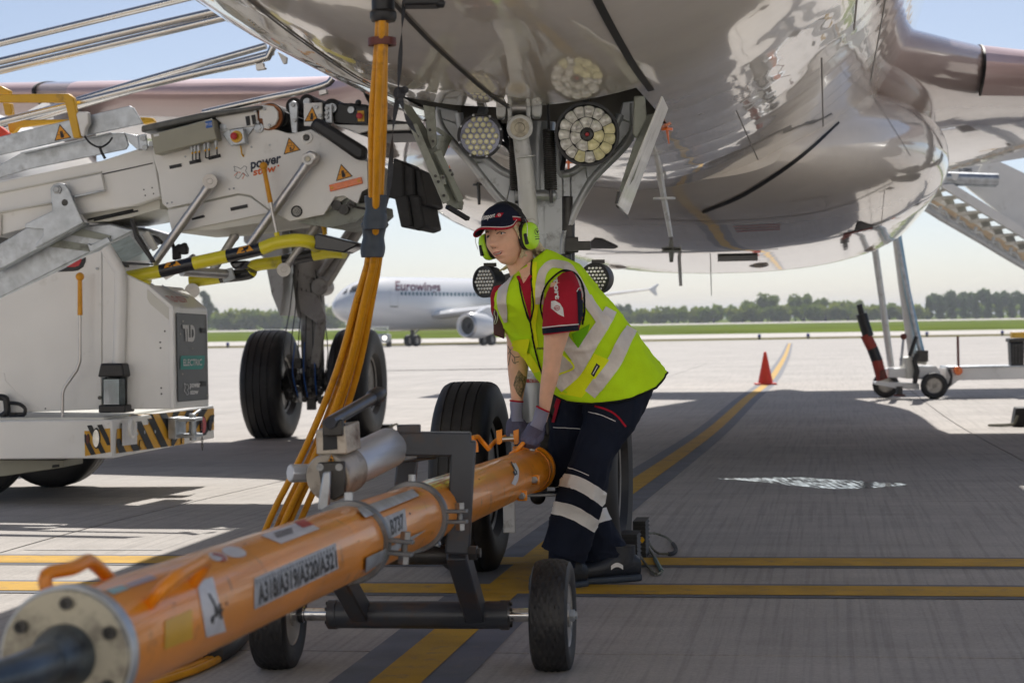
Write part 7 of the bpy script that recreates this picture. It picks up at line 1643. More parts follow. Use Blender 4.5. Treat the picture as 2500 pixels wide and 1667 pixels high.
tpan('frame_rail', [(855, 1145), (1260, 1140), (1260, 1202), (920, 1208), (880, 1240), (860, 1235)], .1, .5, M['white']); tpan('rail_lip', [(860, 1137), (1260, 1132), (1260, 1142), (860, 1148)], .08, .5, M['galv'])
def trod(name, pts, r, m, o=0.2, sm=True): b = MB(); b.tube([t_(x, y, o) for x, y in pts], r, 12); return b.build(name, m, TR_)
trod('mast', [(470, 430), (492, 530), (530, 800), (576, 1140)], .052, M['gearwhite'], .6); trod('mast', [(575, 330), (600, 430), (640, 740), (690, 1090)], .075, M['white'], .3)
M['bluerail'] = mat('pale_blue_mast', (0.28, 0.45, 0.55), .3, .3, var=.1); trod('blue_mast', [(600, 440), (620, 520), (660, 760), (705, 960), (742, 1105)], .05, M['bluerail'], .15); trod('mast', [(592, 420), (650, 700), (700, 950), (735, 1105)], .03, M['galv'], .1)
tpan('mast_foot', [(690, 1070), (745, 1065), (760, 1085), (757, 1130), (700, 1120)], .1, .3, M['offwhite'])
trod('strut', [(640, 985), (625, 1135)], .02, M['galv']); MB().ball(t_(640, 985), .05).build('strut_knob', M['brownred'], TR_); trod('strut', [(704, 985), (670, 1085)], .03, M['black'], .0)
trod('post', [(916, 985), (919, 1143)], .02, M['brownred']); trod('jack_leg', [(618, 1240), (618, 1285)], .05, M['dark'], .1); trod('jack_foot', [(618, 1280), (618, 1290)], .09, M['brownred'], .1)
for pts, m in (([(413, 822), (425, 870)], 'black'), ([(425, 870), (442, 930), (460, 985)], 'black'), ([(445, 975), (480, 1045)], 'red'), ([(480, 1045), (505, 1110)], 'black'), ([(503, 1105), (530, 1205)], 'red')): trod('drawbar', pts, .085 if m == 'red' or pts[0][0] > 420 else .045, M[m] if m != 'red' else mat('faded_red_paint', (0.30, .035, .02), .5, var=.2), .2)
tpan('drawbar_bracket', [(520, 1160), (548, 1150), (548, 1200), (520, 1205)], .1, .2, M['brownred'])
b = MB(); b.lathe(t_(918, 1160, .05), V((0, -1, 0)), [(0, .07), (.04, .06), (.05, .001)], 16); b.build('marker_lamp', M['amber'], TR_)
for k in range(3): trod('hose', [(705 + 7 * k, 1075), (690 + 5 * k, 1110), (700 + 8 * k, 1160), (690 + 6 * k, 1225)], .02, M['black'], .0)
for k in range(2): trod('hose', [(868 + 8 * k, 1150), (885, 1190), (880 - 6 * k, 1225), (862, 1250)], .018, M['black'], .0)
b = MB()
for k in range(8): b.box(t_(720 + (k % 4) * 9, 1075 + (k // 4) * 20, .05), (.09, .09, .11))
b.build('valve_block', M['dark'], TR_)
bn = t_(1215, 1140, .2); BN = thing('black_bin', 'black ribbed bin standing on the white trailer beam at right', 'bin', bn)
w_ = 66 / 2.09 / FPX * TDp; h_ = 128 / 2.09 / FPX * TDp
b = MB(); b.hexa([V((a * w_ * .5, c_ * w_ * .5, z)) if z == 0 else V((a * w_ * .56, c_ * w_ * .56, h_)) for z in (0, 1) for a, c_ in ((-1, -1), (1, -1), (1, 1), (-1, 1))]); b.build('bin_body', M['black'], BN, local=True, bevel=.02)
for k in range(4): MB().lbox(-w_ * .42 + k * w_ * .26, -w_ * .36 + k * w_ * .26, -w_ * .58, -w_ * .5, .03, h_ * .9).build('rib', M['dark'], BN, local=True)
MB().lbox(-w_ * .66, w_ * .66, -w_ * .66, w_ * .66, h_, h_ + .06).build('lid', M['dark'], BN, local=True, bevel=.01)
g = ground(2520, 838); yb = px(2490, 818, 60); YB = thing('yellow_barrier', 'low yellow beam just behind the black bin at the right edge', 'barrier', (yb.x, yb.y, gz(yb.y)))
b = MB(); hz_ = yb.z - gz(yb.y); b.lbox(-.28, 2.2, -.1, .1, hz_ - .1, hz_ + .1); b.build('beam', M['yellow'], YB, local=True, bevel=.02); MB().lbox(.6, .8, -.1, .1, 0, hz_).lbox(1.7, 1.9, -.1, .1, 0, hz_).build('leg', M['dark'], YB, local=True)

SD = 33.0
def s_(x, y, o=0): return px(*qT(x, y), SD + o)
gs = s_(1500, 1000); ST = thing('boarding_stairs', 'white mobile boarding stairs behind the wing at right', 'boarding stairs', (gs.x, gs.y, gz(gs.y)))
def span(name, pts, o, th, m): b = MB(); b.prism([s_(x, y, o) for x, y in pts], V((0, th, 0))); return b.build(name, m, ST, bevel=.008)
def srod(name, pts, r, m, o=0): b = MB(); b.tube([s_(x, y, o) for x, y in pts], r, 10); return b.build(name, m, ST)
sp_ = span('side_panel', [(700, 60), (1060, 60), (1010, 165), (700, 180)], .4, .08, M['white']); span('side_panel', [(1010, 165), (1060, 60), (1400, 220), (1400, 620), (1190, 400), (950, 215)], .5, .08, M['white'])
ssf = MB(); ssf.prism([s_(x, y, .4) for x, y in [(700, 60), (1060, 60), (1010, 170), (700, 180)]], V((0, .08, 0)))
b = MB(); ptext(b, Surf(ssf), 'G-T005', [qT(920, 127), qT(987, 128), qT(987, 146), qT(920, 145)], .01, .02); b.build('lettering', M['navyink'], ST)
srod('platform_rail', [(700, 170), (1120, 185)], .10, M['galv']); srod('platform_rail', [(700, 190), (1110, 200)], .08, M['galv']); span('platform_bracket', [(880, 150), (925, 152), (915, 180), (905, 192), (890, 185)], -.1, .1, M['white'])
span('stringer', [(820, 212), (890, 205), (1400, 520), (1400, 575), (860, 240)], -.1, .12, M['white']); span('stringer', [(705, 225), (740, 220), (1400, 620), (1400, 655), (720, 245)], .9, .12, M['white'])
n = 9
for k in range(n):
    t = k / n; x, y = 760 + 560 * t, 232 + 345 * t; span('tread', [(x, y), (x + 105, y - 6), (x + 120, y + 6), (x + 15, y + 14)], .1, .6, M['offwhite']); 
    if k < 8: span('riser', [(x + 20, y + 14), (x + 70, y + 10), (x + 82, y + 42), (x + 40, y + 46)], .5, .03, M['offwhite'])
M['tanply'] = mat('tan_underside', (0.78, 0.62, 0.44), .6, var=.15); span('underside_panel', [(735, 255), (1400, 640), (1400, 690), (760, 290)], .8, .05, M['tanply'])
srod('lower_chord', [(680, 285), (830, 380), (1030, 495), (1180, 585), (1400, 710)], .055, M['gearwhite'], .2); srod('lower_chord', [(690, 270), (1400, 690)], .045, M['gearwhite'], .9)
for k in range(7): x0 = 700 + 90 * k; y0 = 292 + 53 * k; srod('brace', [(x0, y0), (x0 + 60, y0 + 2)], .03, M['gearwhite'], .2); srod('brace', [(x0 + 60, y0 + 2), (x0 + 90, y0 + 55)], .03, M['gearwhite'], .2); srod('brace', [(x0 + 30, y0 + 18), (x0 + 40, y0 - 25)], .03, M['gearwhite'], .2)
srod('stair_leg', [(1330, 650), (1330, 1240)], .12, M['white'], .3); srod('stair_leg', [(1480, 650), (1480, 1240)], .12, M['white'], .3)
# ================================================================== THE WORKER
def q2(x, y): return (1100 + x / 3.92, 450 + y / 3.92)
fy = px(1480, 1418, 7.5)
PE = thing('person', 'worker in lime safety vest, navy cap and ear defenders bending over the tow bar', 'person', (fy.x, fy.y, 0))
def smat(name, col):
    m = mat(name, col, 0.5, var=0.07, vs=30, bump=0.05, bs=300, spec=0.35); b = m.node_tree.nodes['Principled BSDF']
    b.inputs['Subsurface Weight'].default_value = 0.12; b.inputs['Subsurface Radius'].default_value = (0.02, 0.008, 0.004); return m
M['skinm'] = smat('skin', (0.86, 0.51, 0.35)); M['lipm'] = smat('lips', (0.58, 0.20, 0.18)); M['tattoo'] = mat('tattoo_ink', (0.10, 0.09, 0.07), .55, var=.4, vs=60)
def cloth(name, col, bs=260, bump=.25, rough=.85, var=.08): return mat(name, col, rough, var=var, vs=9, bump=bump, bs=bs, spec=.2)
M['vest'] = cloth('vest_lime_mesh', (0.58, 0.90, 0.015)); M['vesty'] = cloth('vest_yellow_panel', (0.82, 0.93, 0.015)); M['refl'] = mat('reflective_tape', (0.70, 0.65, 0.59), .45, .15, var=.12, vs=14, bump=.15, bs=60)
M['navy'] = cloth('navy_workwear', (0.010, 0.014, 0.028), 180); M['navycap'] = cloth('navy_cap_cotton', (0.012, 0.015, 0.034), 200); M['shirt'] = cloth('crimson_shirt', (0.40, 0.016, 0.034), 220)
M['crimson'] = cloth('crimson_piping', (0.42, 0.012, 0.03)); M['whitecl'] = cloth('white_piping', (0.75, 0.74, 0.72)); M['bandw'] = mat('trouser_tape', (0.80, 0.79, 0.77), .5, .05, var=.07, vs=12, bump=.15, bs=50)
M['blackcl'] = cloth('black_binding', (0.012, 0.014, 0.012)); M['lime'] = mat('lime_cup_plastic', (0.52, 0.92, 0.03), .32, var=.04, coat=.15); M['padding'] = mat('black_foam', (0.014, 0.014, 0.015), .6, var=.2, vs=60, bump=.2, bs=150)
M['glove'] = cloth('glove_coating', (0.115, 0.115, 0.185), 90, .25, .6); M['knit'] = cloth('glove_knit', (0.29, 0.30, 0.41), 240, .4); M['hair'] = mat('blond_hair', (0.82, 0.68, 0.42), .5, var=.3, vs=40, bump=.5, bs=120, aniso=(1, 1, 14)); M['leather'] = mat('dark_shoe_leather', (0.014, 0.017, 0.024), .45, var=.2, vs=20, bump=.15, bs=120); M['sole'] = mat('shoe_sole', (0.03, 0.04, 0.055), .6, var=.2)
M['wallet'] = mat('maroon_wallet', (0.07, 0.012, 0.014), .5, var=.15)

# ---- head in its own frame
YAW, PIT, ROL = R(36), R(1), R(10)
Hc = px(1238, 580, 7.2)
f0 = V((-math.sin(YAW), -math.cos(YAW), 0)); l0 = V((math.cos(YAW), -math.sin(YAW), 0))
Hf = (f0 * math.cos(PIT) - ZU * math.sin(PIT)).normalized(); Hu = Hf.cross(l0).normalized(); Hl = l0
Hl, Hu = (Hl * math.cos(ROL) + Hu * math.sin(ROL)), (Hu * math.cos(ROL) - Hl * math.sin(ROL))
HS_ = .93
def hp(x, y, z): return Hc + (Hl * x + Hf * y + Hu * z) * HS_
def G(a, s): return math.exp(-(a / s) ** 2)
def head_pt(th, ph):
    x = .074 * math.sin(th) * math.cos(ph); y = .094 * math.cos(th) * math.cos(ph); z = .114 * math.sin(ph) * (.955 if ph < 0 else 1)
    if z < -.01:
        t = min(1, (-.01 - z) / .10); x *= 1 - .40 * t ** 1.4
        if y < 0: y *= 1 - .75 * t
        else: y += .016 * t * (1 if y > .03 else y / .03)
    fr = max(0, min(1, y / .05))
    if fr > 0:
        d = 0
        zt = -.030
        if zt - .014 < z < .035:
            k = 1 - max(0, (z - zt)) / .062 if z > zt else 1 - (zt - z) / .014
            d += max(0, k) ** .9 * .0255 * G(x, .0098 + .003 * (1 if z < -.02 else 0)) + .0045 * G(x, .010) * G(z + .031, .010)
        d += .0055 * (G(x - .013, .007) + G(x + .013, .007)) * G(z + .032, .008)          # nostrils
        d -= .0095 * (G(x - .032, .016) + G(x + .032, .016)) * G(z - .008, .011)           # eye sockets
        d += .0050 * (G(x - .03, .022) + G(x + .03, .022)) * G(z - .030, .009)             # brow
        d += .0075 * (G(x - .042, .017) + G(x + .042, .017)) * G(z + .024, .018)           # cheeks
        d += .0065 * G(x, .020) * G(z + .060, .006) + .0062 * G(x, .017) * G(z + .0735, .006)  # lips
        d -= .0050 * G(x, .026) * G(z + .0668, .0026)
        d -= .0035 * G(x, .02) * G(z + .084, .006)
        d += .0075 * G(x, .017) * G(z + .100, .012)                                        # chin
        d -= .003 * (G(x - .031, .006) + G(x + .031, .006)) * G(z + .064, .01)
        y += d * fr
    return x, y, z
hd = MB(); NT, NP = 132, 96; rs = []
for j in range(1, NP):
    ph = -math.pi / 2 + math.pi * j / NP
    rs.append([hp(*head_pt(2 * math.pi * i / NT, ph)) for i in range(NT)])
hd.rings(rs)
class FS_:
    def __init__(s, mb): s.t = mb.bvh()
    def hit(s, x, z, off=.0008):
        o = hp(x / 1000, .3, z / 1000); h = s.t.ray_cast(o, -Hf)
        return None if h[0] is None else h[0] + (h[1] if h[1].dot(Hf) > 0 else -h[1]) * off
FA_ = FS_(hd)
body = MB(); body.join(hd)
# neck, trunk, arms and legs, all one mesh
body.rings([sring(px(1262, 615, 7.24), V((.056, 0, 0)), V((0, .052, 0)), 24), sring(px(1272, 645, 7.25), V((.052, 0, 0)), V((0, .05, 0)), 24), sring(px(1284, 672, 7.26), V((.054, .0, .012)), V((0, .054, 0)), 24), sring(px(1305, 705, 7.28), V((.10, 0, .02)), V((0, .075, 0)), 24)])
loft_px(body, [(1240, 715, 1390, 680, 7.28, .09), (1250, 790, 1470, 760, 7.31, .11), (1300, 860, 1540, 840, 7.36, .11), (1390, 925, 1560, 905, 7.4, .10)], 24)
loft_px(body, [(1345, 690, 1408, 690, 7.1, .045), (1334, 760, 1404, 758, 7.09, .046), (1328, 815, 1392, 806, 7.09, .042), (1327, 850, 1380, 845, 7.1, .038), (1326, 880, 1372, 872, 7.11, .036), (1321, 920, 1363, 925, 7.13, .032), (1317, 960, 1352, 960, 7.15, .028), (1316, 992, 1343, 1000, 7.17, .024), (1310, 1020, 1335, 1030, 7.19, .02)], 26, 2.0, fine=3)
loft_px(body, [(1200, 720, 1250, 715, 7.45, .045), (1225, 790, 1280, 790, 7.46, .042), (1238, 835, 1291, 835, 7.46, .038), (1238, 870, 1291, 872, 7.45, .036), (1241, 915, 1287, 920, 7.44, .032), (1246, 955, 1280, 955, 7.43, .027), (1248, 985, 1276, 985, 7.43, .024), (1246, 1015, 1275, 1015, 7.43, .022)], 26, 2.0, fine=3)
loft_px(body, [(1460, 980, 1560, 965, 7.36, .06), (1425, 1080, 1500, 1085, 7.30, .06), (1392, 1160, 1462, 1170, 7.27, .05), (1355, 1300, 1410, 1320, 7.31, .045), (1348, 1330, 1400, 1345, 7.32, .04)], 20)
loft_px(body, [(1390, 970, 1460, 970, 7.5, .05), (1368, 1080, 1425, 1085, 7.5, .05), (1385, 1200, 1450, 1205, 7.5, .055), (1445, 1330, 1500, 1330, 7.5, .045), (1446, 1350, 1498, 1350, 7.5, .04)], 20)
ear = hp(.076, -.008, -.01); body.ball(ear, (.008, .018, .03), Hl, Hf, Hu)
bo = body.build('body', M['skinm'], PE, smooth=70)
# eyes, lids, brows, mouth
for sx in (-31.5, 31.5):
    q = FA_.hit(sx, 8.5, 0)
    c = q - Hf * .0095
    e = MB(); e.ball(c, .0125 * HS_, n=24, m=16); eo = e.build('eye', mat('eye_white', (.82, .79, .76), .15, var=.04) if 'eyew' not in M else M['eyew'], PE); M['eyew'] = eo.data.materials[0]
    gz_ = (Hf * .93 - Hl * .30 + Hu * .06).normalized()
    u, w_ = perp(gz_); i_ = MB(); i_.lathe(c, gz_, [(.0111 * HS_, .0068), (.0121 * HS_, .0055), (.0126 * HS_, .001)], 20); i_.build('iris', mat('hazel_iris', (.035, .03, .02), .15), eo)
    i_ = MB(); i_.lathe(c, gz_, [(.0124 * HS_, .0026), (.0129 * HS_, .001)], 14); i_.build('pupil', M['ink'], eo)
    s_ = 1 if sx > 0 else -1
    b = MB(); rows = []
    for k in range(9):
        t = k / 8; x = sx - 15 + 30 * t; zt = 8.5 + 6.4 * math.sin(math.pi * min(1, max(0, t))) - (1.2 if (t > .5) == (s_ > 0) else -.2)
        a = FA_.hit(x, zt + 4.2, .0004); e_ = FA_.hit(x, zt - .2, .0004) + Hf * (.0036 * math.sin(math.pi * t) + .0002); rows.append([a, a.lerp(e_, .5) + Hf * .0018 * math.sin(math.pi * t), e_])
    grid(b, rows, .1); b.build('upper_lid', M['skinm'], PE, smooth=80)
    b = MB(); rows = []
    for k in range(9):
        t = k / 8; x = sx - 15 + 30 * t; zt = 8.5 + 6.4 * math.sin(math.pi * t) - (1.2 if (t > .5) == (s_ > 0) else -.2); p = FA_.hit(x, zt - .4, .0004) + Hf * (.0040 * math.sin(math.pi * t) + .0006); rows.append([p + Hu * .0024, p - Hu * .0010])
    grid(b, rows, .1); b.build('lashes', M['ink'], PE)
    b = MB(); rows = []
    for k in range(9):
        t = k / 8; x = sx - 14 + 28 * t; zt = 8.5 - 4.6 * math.sin(math.pi * t); p = FA_.hit(x, zt, .0006) + Hf * .0012 * math.sin(math.pi * t); rows.append([p + Hu * .0006 + Hf * .0012 * math.sin(math.pi * t), p - Hu * .0035])
    grid(b, rows, .1); b.build('lower_lid', M['skinm'], PE, smooth=80)
    b = MB(); strip(b, FA_, [(sx - 17 * s_, 23.5), (sx - 4 * s_, 27.5), (sx + 10 * s_, 27), (sx + 21 * s_, 20.5)], [5.5, 6.8, 5.4, 2], .0008, 2, 3); b.build('eyebrow', mat('brow_hair', (.15, .085, .045), .7, var=.3, vs=200), PE)
b = MB(); strip(b, FA_, [(-24, -59.5), (-12, -60), (-3, -58.6), (0, -59.2), (3, -58.6), (12, -59.6), (25, -57.5)], [.8, 3.2, 4.2, 3.8, 4.2, 3.2, .8], .0006, 2, 3); b.build('upper_lip', M['lipm'], PE)
b = MB(); strip(b, FA_, [(-23, -61.5), (-11, -69.5), (0, -71.5), (11, -69), (24, -59.5)], [1, 3.8, 5, 3.8, 1], .0006, 2, 3); b.build('lower_lip', M['lipm'], PE)
b = MB(); strip(b, FA_, [(-19, -61.5), (-8, -64.6), (0, -65.2), (9, -64.4), (20, -60)], [.6, 2.6, 3.2, 2.6, .6], .0012, 1.5, 3); b.build('teeth', M['eyew'], PE)
b = MB(); strip(b, FA_, [(-20, -63.2), (-9, -67), (0, -67.8), (10, -66.8), (21, -61.4)], [.5, 1.3, 1.5, 1.3, .5], .0014, 1.5, 3); b.build('mouth_line', mat('mouth_shadow', (.10, .03, .025), .6), PE)
b = MB()
for s_ in (-1, 1): strip(b, FA_, [(s_ * 25, -57), (s_ * 27.5, -61)], 1.2, .0006, 1.5, 2)
b.build('mouth_corner', M['lipm'], PE)
b = MB()
for s_ in (-1, 1): strip(b, FA_, [(s_ * 4.5, -41.5), (s_ * 8.5, -40.5)], 1.8, .0006, 1, 3)
b.build('nostrils', mat('nostril', (.07, .025, .02), .7), PE)
# ---- hair
b = MB(); rs = []
for j in range(12):
    ph = -.95 + 1.4 * j / 11; rs.append([hp(.0775 * math.sin(a) * math.cos(ph), .098 * math.cos(a) * math.cos(ph) * (1 - .25 * max(0, -ph)), .114 * math.sin(ph) + .004) for a in np.linspace(R(84), R(276), 30)])
b.rings(rs, False, False, closed=False); b.jitter(.004, 60); b.build('hair', M['hair'], PE, smooth=70)
r_ = random.Random(8)
b = MB()
for k in range(26):
    a = hp(.045 + r_.uniform(-.03, .03), -.075 + r_.uniform(-.02, .02), -.035 + r_.uniform(-.02, .02)); e_ = px(1338 + r_.uniform(-22, 12), 640 + r_.uniform(-12, 10), 7.3 + r_.uniform(-.03, .03)); b.tube(spline([a, a.lerp(e_, .5) + V((r_.uniform(-.006, .012), 0, .012)), e_], 8), [.0075, .008, .008, .007, .006, .005, .004, .002], 6)
for k in range(14):
    a = hp(.02 + r_.uniform(-.04, .03), -.05 + r_.uniform(-.02, .02), -.08); e_ = px(1232 + r_.uniform(-14, 14), 658 + r_.uniform(-5, 5), 7.32); b.tube(spline([a, a.lerp(e_, .5), e_], 6), [.006, .006, .006, .005, .004, .002], 6)
for k in range(12):
    a = hp(.070, .036 - .004 * k + .01, .035 - .001 * k); e_ = hp(.079, .028 - .0035 * k, -.012 - r_.uniform(0, .015)); b.tube([a, a.lerp(e_, .5) + Hl * .002, e_], [.003, .0035, .0015], 5)
tag(b.build('hair_strands', M['hair'], PE, smooth=70), kind='stuff')
# ---- cap
def cp(th, ph, k=1.0):
    return hp(.0835 * k * math.sin(th) * math.cos(ph), .1045 * k * math.cos(th) * math.cos(ph) + .001, .047 + .085 * k * math.sin(ph) + .012 * math.cos(th) * math.cos(ph))
b = MB(); rs = []
for j in range(18): rs.append([cp(2 * math.pi * i / 60, (math.pi / 2 - .02) * j / 17) for i in range(60)])
b.rings(rs, False, True); b.join(MB().ball(hp(0, .001, .135), .006)); capo = b.build('cap', M['navycap'], PE, smooth=70); capS = MB(); capS.rings(rs, False, True)
back = [R(64) + (2 * math.pi - 2 * R(64)) * i / 49 for i in range(50)]
b = MB(); b.rings([[cp(a, -.02 + .17 * k / 3, 1.012) for a in back] for k in range(4)], False, False, closed=False); b.build('cap_band', M['crimson'], capo, smooth=70)
b = MB(); b.tube([cp(a, .155, 1.02) for a in back], .0019, 6); b.build('cap_piping', M['whitecl'], capo)
TB_ = R(74); n = 28
def brim(i, t, k=0.0):
    th = -TB_ + 2 * TB_ * i / (n - 1); a = cp(th, 0, 1.0); w_ = math.cos(th / TB_ * math.pi / 2) ** .55
    out = .064 * w_ * t; side = math.sin(th) * .010 * t * w_
    return a + (Hf * out + Hl * side - Hu * (w_ * t * (.026 + .052 * abs(th / TB_) ** 1.6) + k)) * HS_
b = MB(); rows = [[brim(i, t / 8) for t in range(9)] for i in range(n)]; low = [[brim(i, t / 8, .0035) for t in range(9)] for i in range(n)]
grid(b, rows, 1); grid(b, low, 1); grid(b, [[rows[i][8], low[i][8]] for i in range(n)], 1); b.build('brim', M['navycap'], capo, smooth=60)
b = MB(); grid(b, [[brim(i, t, -.0012) for t in (.87, .91, .96, 1.005)] for i in range(n)], 1); b.tube([brim(i, 1.0, .001) for i in range(n)], .0032, 8); b.build('brim_edge', M['crimson'], capo)
b = MB(); b.tube([brim(i, .86, -.0018) for i in range(n)], .0018, 6); b.build('brim_piping', M['whitecl'], capo)
CSf2 = Surf(capS)
b = MB(); ptext(b, CSf2, 'swissport', [q2(268, 300), q2(428, 278), q2(425, 325), q2(280, 372)], .0015, .03, .25); b.build('cap_lettering', M['whitecl'], capo)
b = MB(); ppoly(b, CSf2, [q2(422, 318), q2(452, 277), q2(508, 276), q2(478, 316)], .0015); b.build('cap_diamond', M['crimson'], capo)
b = MB(); strip(b, CSf2, [q2(452, 297), q2(466, 284), q2(480, 297), q2(466, 309), q2(452, 297)], 1.0, .0025, 2, 2); strip(b, CSf2, [q2(455, 302), q2(478, 290)], .9, .0025, 2, 2); b.build('diamond_emblem', M['whitecl'], capo)
# ---- ear defenders
def bandp(a, r=1.0): return hp(.094 * math.sin(a) * r, -.006 + .004 * math.cos(a), .006 + .128 * math.cos(a) * r)
P = [bandp(a) for a in np.linspace(-1.30, 1.30, 36)]; b = MB(); rs = []
for i, p in enumerate(P):
    t = (P[min(i + 1, 35)] - P[max(i - 1, 0)]).normalized(); o_ = Hf.cross(t).normalized(); wd = .021 if 6 < i < 30 else .012
    rs.append(sring(p, Hf * wd * HS_, o_ * .0075, 16, 3.2))
b.rings(rs); ed = b.build('ear_defenders', M['padding'], PE)
for sx in (-1, 1):
    c = hp(sx * .088, -.008, -.014); ax = (Hl * sx - Hu * .10 + Hf * (.12 if sx > 0 else .25)).normalized(); fx = (Hf - ax * Hf.dot(ax)).normalized(); ux = ax.cross(fx)
    def ov(t, k): return sring(c + ax * t, fx * .036 * k, ux * .050 * k, 32, 2.3)
    b = MB(); b.rings([ov(-.016, .80), ov(-.010, .98), ov(.004, 1.0), ov(.008, .90)]); b.build('cushion', M['padding'], ed)
    b = MB(); b.rings([ov(.006, .90), ov(.010, .99), ov(.022, .98), ov(.032, .88), ov(.038, .66), ov(.040, .3)]); cup = b.build('ear_cup', M['lime'], ed, smooth=60); cupS = Surf(b)
    for s2 in (-1, 1): b = MB(); b.tube(spline([bandp(sx * 1.2) + Hf * .008 * s2, c + ax * .022 + Hf * .026 * s2 + Hu * .062, c + ax * .036 + Hf * .034 * s2 + Hu * .030, c + ax * .030 + Hf * .037 * s2 - Hu * .004], 14), .0013, 6); b.build('wire', M['steel'], ed)
    b = MB(); b.box(c + ax * .02 + Hf * .033 - Hu * .012, (.012, .012, .04), Hl, Hf, Hu); b.build('wire_clip', M['padding'], ed, bevel=.003)
    if sx > 0:
        k0 = to_px(c + ax * .04); b = MB(); cc = (k0[0] + 5, k0[1] - 8)
        strip(b, cupS, [(cc[0] + 6.2 * math.cos(a), cc[1] + 7.6 * math.sin(a)) for a in np.linspace(0, 6.28, 18)], 1.1, .001, 1.5, 2)
        ptext(b, cupS, 'V', [(cc[0] - 3.2, cc[1] - 4), (cc[0] + 3.6, cc[1] - 4), (cc[0] + 3.6, cc[1] + 4.5), (cc[0] - 3.2, cc[1] + 4.5)], .001, .06)
        strip(b, cupS, [(cc[0] - 6, cc[1] + 12.5), (cc[0] + 7, cc[1] + 11.5)], 1.4, .001, 1.5, 2); strip(b, cupS, [(cc[0] - 5, cc[1] + 18), (cc[0] + 7, cc[1] + 16.5)], 2.2, .001, 1.5, 2)
        b.build('cup_print', M['ink'], cup)
# ---- cloth helper: a loft with folds
def garment(name, rows, m, n=72, p=2.2, fold=.006, fs=9, seed=0, droop=None, fine=6, smooth=75, along=V((-.5, 0, .86))):
    b = MB(); F = [pchip(range(len(rows)), [r[k] for r in rows]) for k in range(6)]; N = (len(rows) - 1) * fine + 1; rs = []
    for i in range(N):
        t = (len(rows) - 1) * i / (N - 1); xl, yl, xr, yr, d, h = [f(t) for f in F]; a, c = px(xl, yl, d), px(xr, yr, d)
        ring = sring((a + c) / 2, (c - a) / 2, V((0, h, 0)), n, p)
        if droop:
            for q in ring:
                k = max(0, ((a + c) / 2 - q).y) / max(h, 1e-3); q += droop * (k ** 1.5) * (t / (len(rows) - 1)) ** 3
        rs.append(ring)
    for i, ring in enumerate(rs):
        cen = sum(ring, V((0, 0, 0))) / n
        for q in ring:
            w_ = (q - along * q.dot(along) * .62) * fs + V((seed, seed * 2, 0)); v = noise.noise(w_) + .5 * noise.noise(w_ * 2.3)
            v2 = 1 - abs(noise.noise(w_ * .8 + V((9, 3, 1)))) * 2; v3 = 1 - abs(noise.noise(q * fs * 1.7 + V((2, 8, seed)))) * 2.4
            q += (q - cen).normalized() * fold * (v + .8 * max(0, v2) ** 3 + .45 * max(0, v3) ** 3 - .3)
    b.rings(rs, False, False); return b, b.build(name, m, PE, smooth=smooth)
vrows = [(1263, 664, 1332, 610, 7.25, .062), (1243, 682, 1368, 626, 7.26, .095), (1216, 708, 1412, 650, 7.28, .135), (1206, 736, 1452, 696, 7.29, .155), (1214, 766, 1494, 740, 7.31, .16), (1234, 805, 1532, 785, 7.33, .16), (1254, 842, 1570, 832, 7.35, .162), (1284, 888, 1602, 874, 7.37, .165), (1322, 938, 1629, 908, 7.39, .17)]
VB, vo = garment('safety_vest', vrows, M['vest'], 96, 2.2, .0105, 8, 1, droop=V((0.0, 0, -.085)), fine=8)
so2 = vo.modifiers.new('cloth', 'SOLIDIFY'); so2.thickness = .003; so2.offset = -1
VS = Surf(VB)
def vst(name, pts, w_, m, off=.004, par=vo, na=4, step=4, sf=None):
    if 'band' in name: na, step = 14, 1.5
    b = MB(); strip(b, sf or VS, pts, w_, off, step, na); return b.build(name, m, par, smooth=80)
def vpt(name, c, m, off=.004, par=vo, nu=8, nv=6, sf=None): b = MB(); patch(b, sf or VS, c, off, nu, nv); return b.build(name, m, par, smooth=80)
vst('reflective_band', [(1317, 742), (1318, 700), (1324, 668), (1350, 645), (1381, 650), (1406, 680), (1424, 712), (1436, 738)], [20, 21, 21, 19, 19, 19, 18, 18], M['refl'])
vst('reflective_band', [(1430, 726), (1441, 745), (1458, 768), (1468, 784)], 26, M['refl'], .0045)
vst('reflective_band', [(1376, 826), (1388, 843), (1402, 862), (1418, 884)], 30, M['refl'], .0045)
vst('reflective_band', [(1490, 756), (1476, 782), (1440, 838), (1402, 903), (1362, 944)], [30, 35, 37, 37, 30], M['refl'], .005)
vst('reflective_band', [(1541, 802), (1526, 827), (1500, 880), (1471, 922), (1440, 962)], [28, 34, 35, 34, 30], M['refl'], .005)
vst('reflective_band', [(1248, 668), (1232, 698), (1226, 733), (1236, 786)], [17, 22, 22, 8], M['refl'])
for pts in ([(1300, 632), (1297, 672), (1299, 705), (1302, 743), (1295, 784)], [(1266, 675), (1273, 715), (1284, 758), (1295, 786)], [(1295, 784), (1300, 815), (1307, 850), (1318, 890), (1330, 925)]): vst('zip', pts, 4.0, M['blackcl'], .005)
vst('yellow_facing', [(1306, 640), (1304, 690), (1309, 745), (1303, 790), (1310, 850)], 11, M['vesty'], .003)
vpt('shirt_front', [(1268, 684), (1297, 676), (1296, 780), (1294, 782)], M['shirt'], .0035, PE, 6, 14)
b = MB(); patch(b, VS, [(1266, 655), (1299, 640), (1295, 678), (1280, 697)], .0037, 6, 6); b.build('throat', M['skinm'], PE, smooth=80)
vst('shirt_collar', [(1266, 676), (1279, 696), (1297, 674)], 7, M['shirt'], .006, PE)
vpt('pocket_flap', [(1258, 826), (1297, 823), (1291, 863), (1253, 848)], M['vesty'], .012); vpt('lower_panel', [(1262, 850), (1296, 862), (1322, 905), (1300, 910)], M['vesty'], .004)
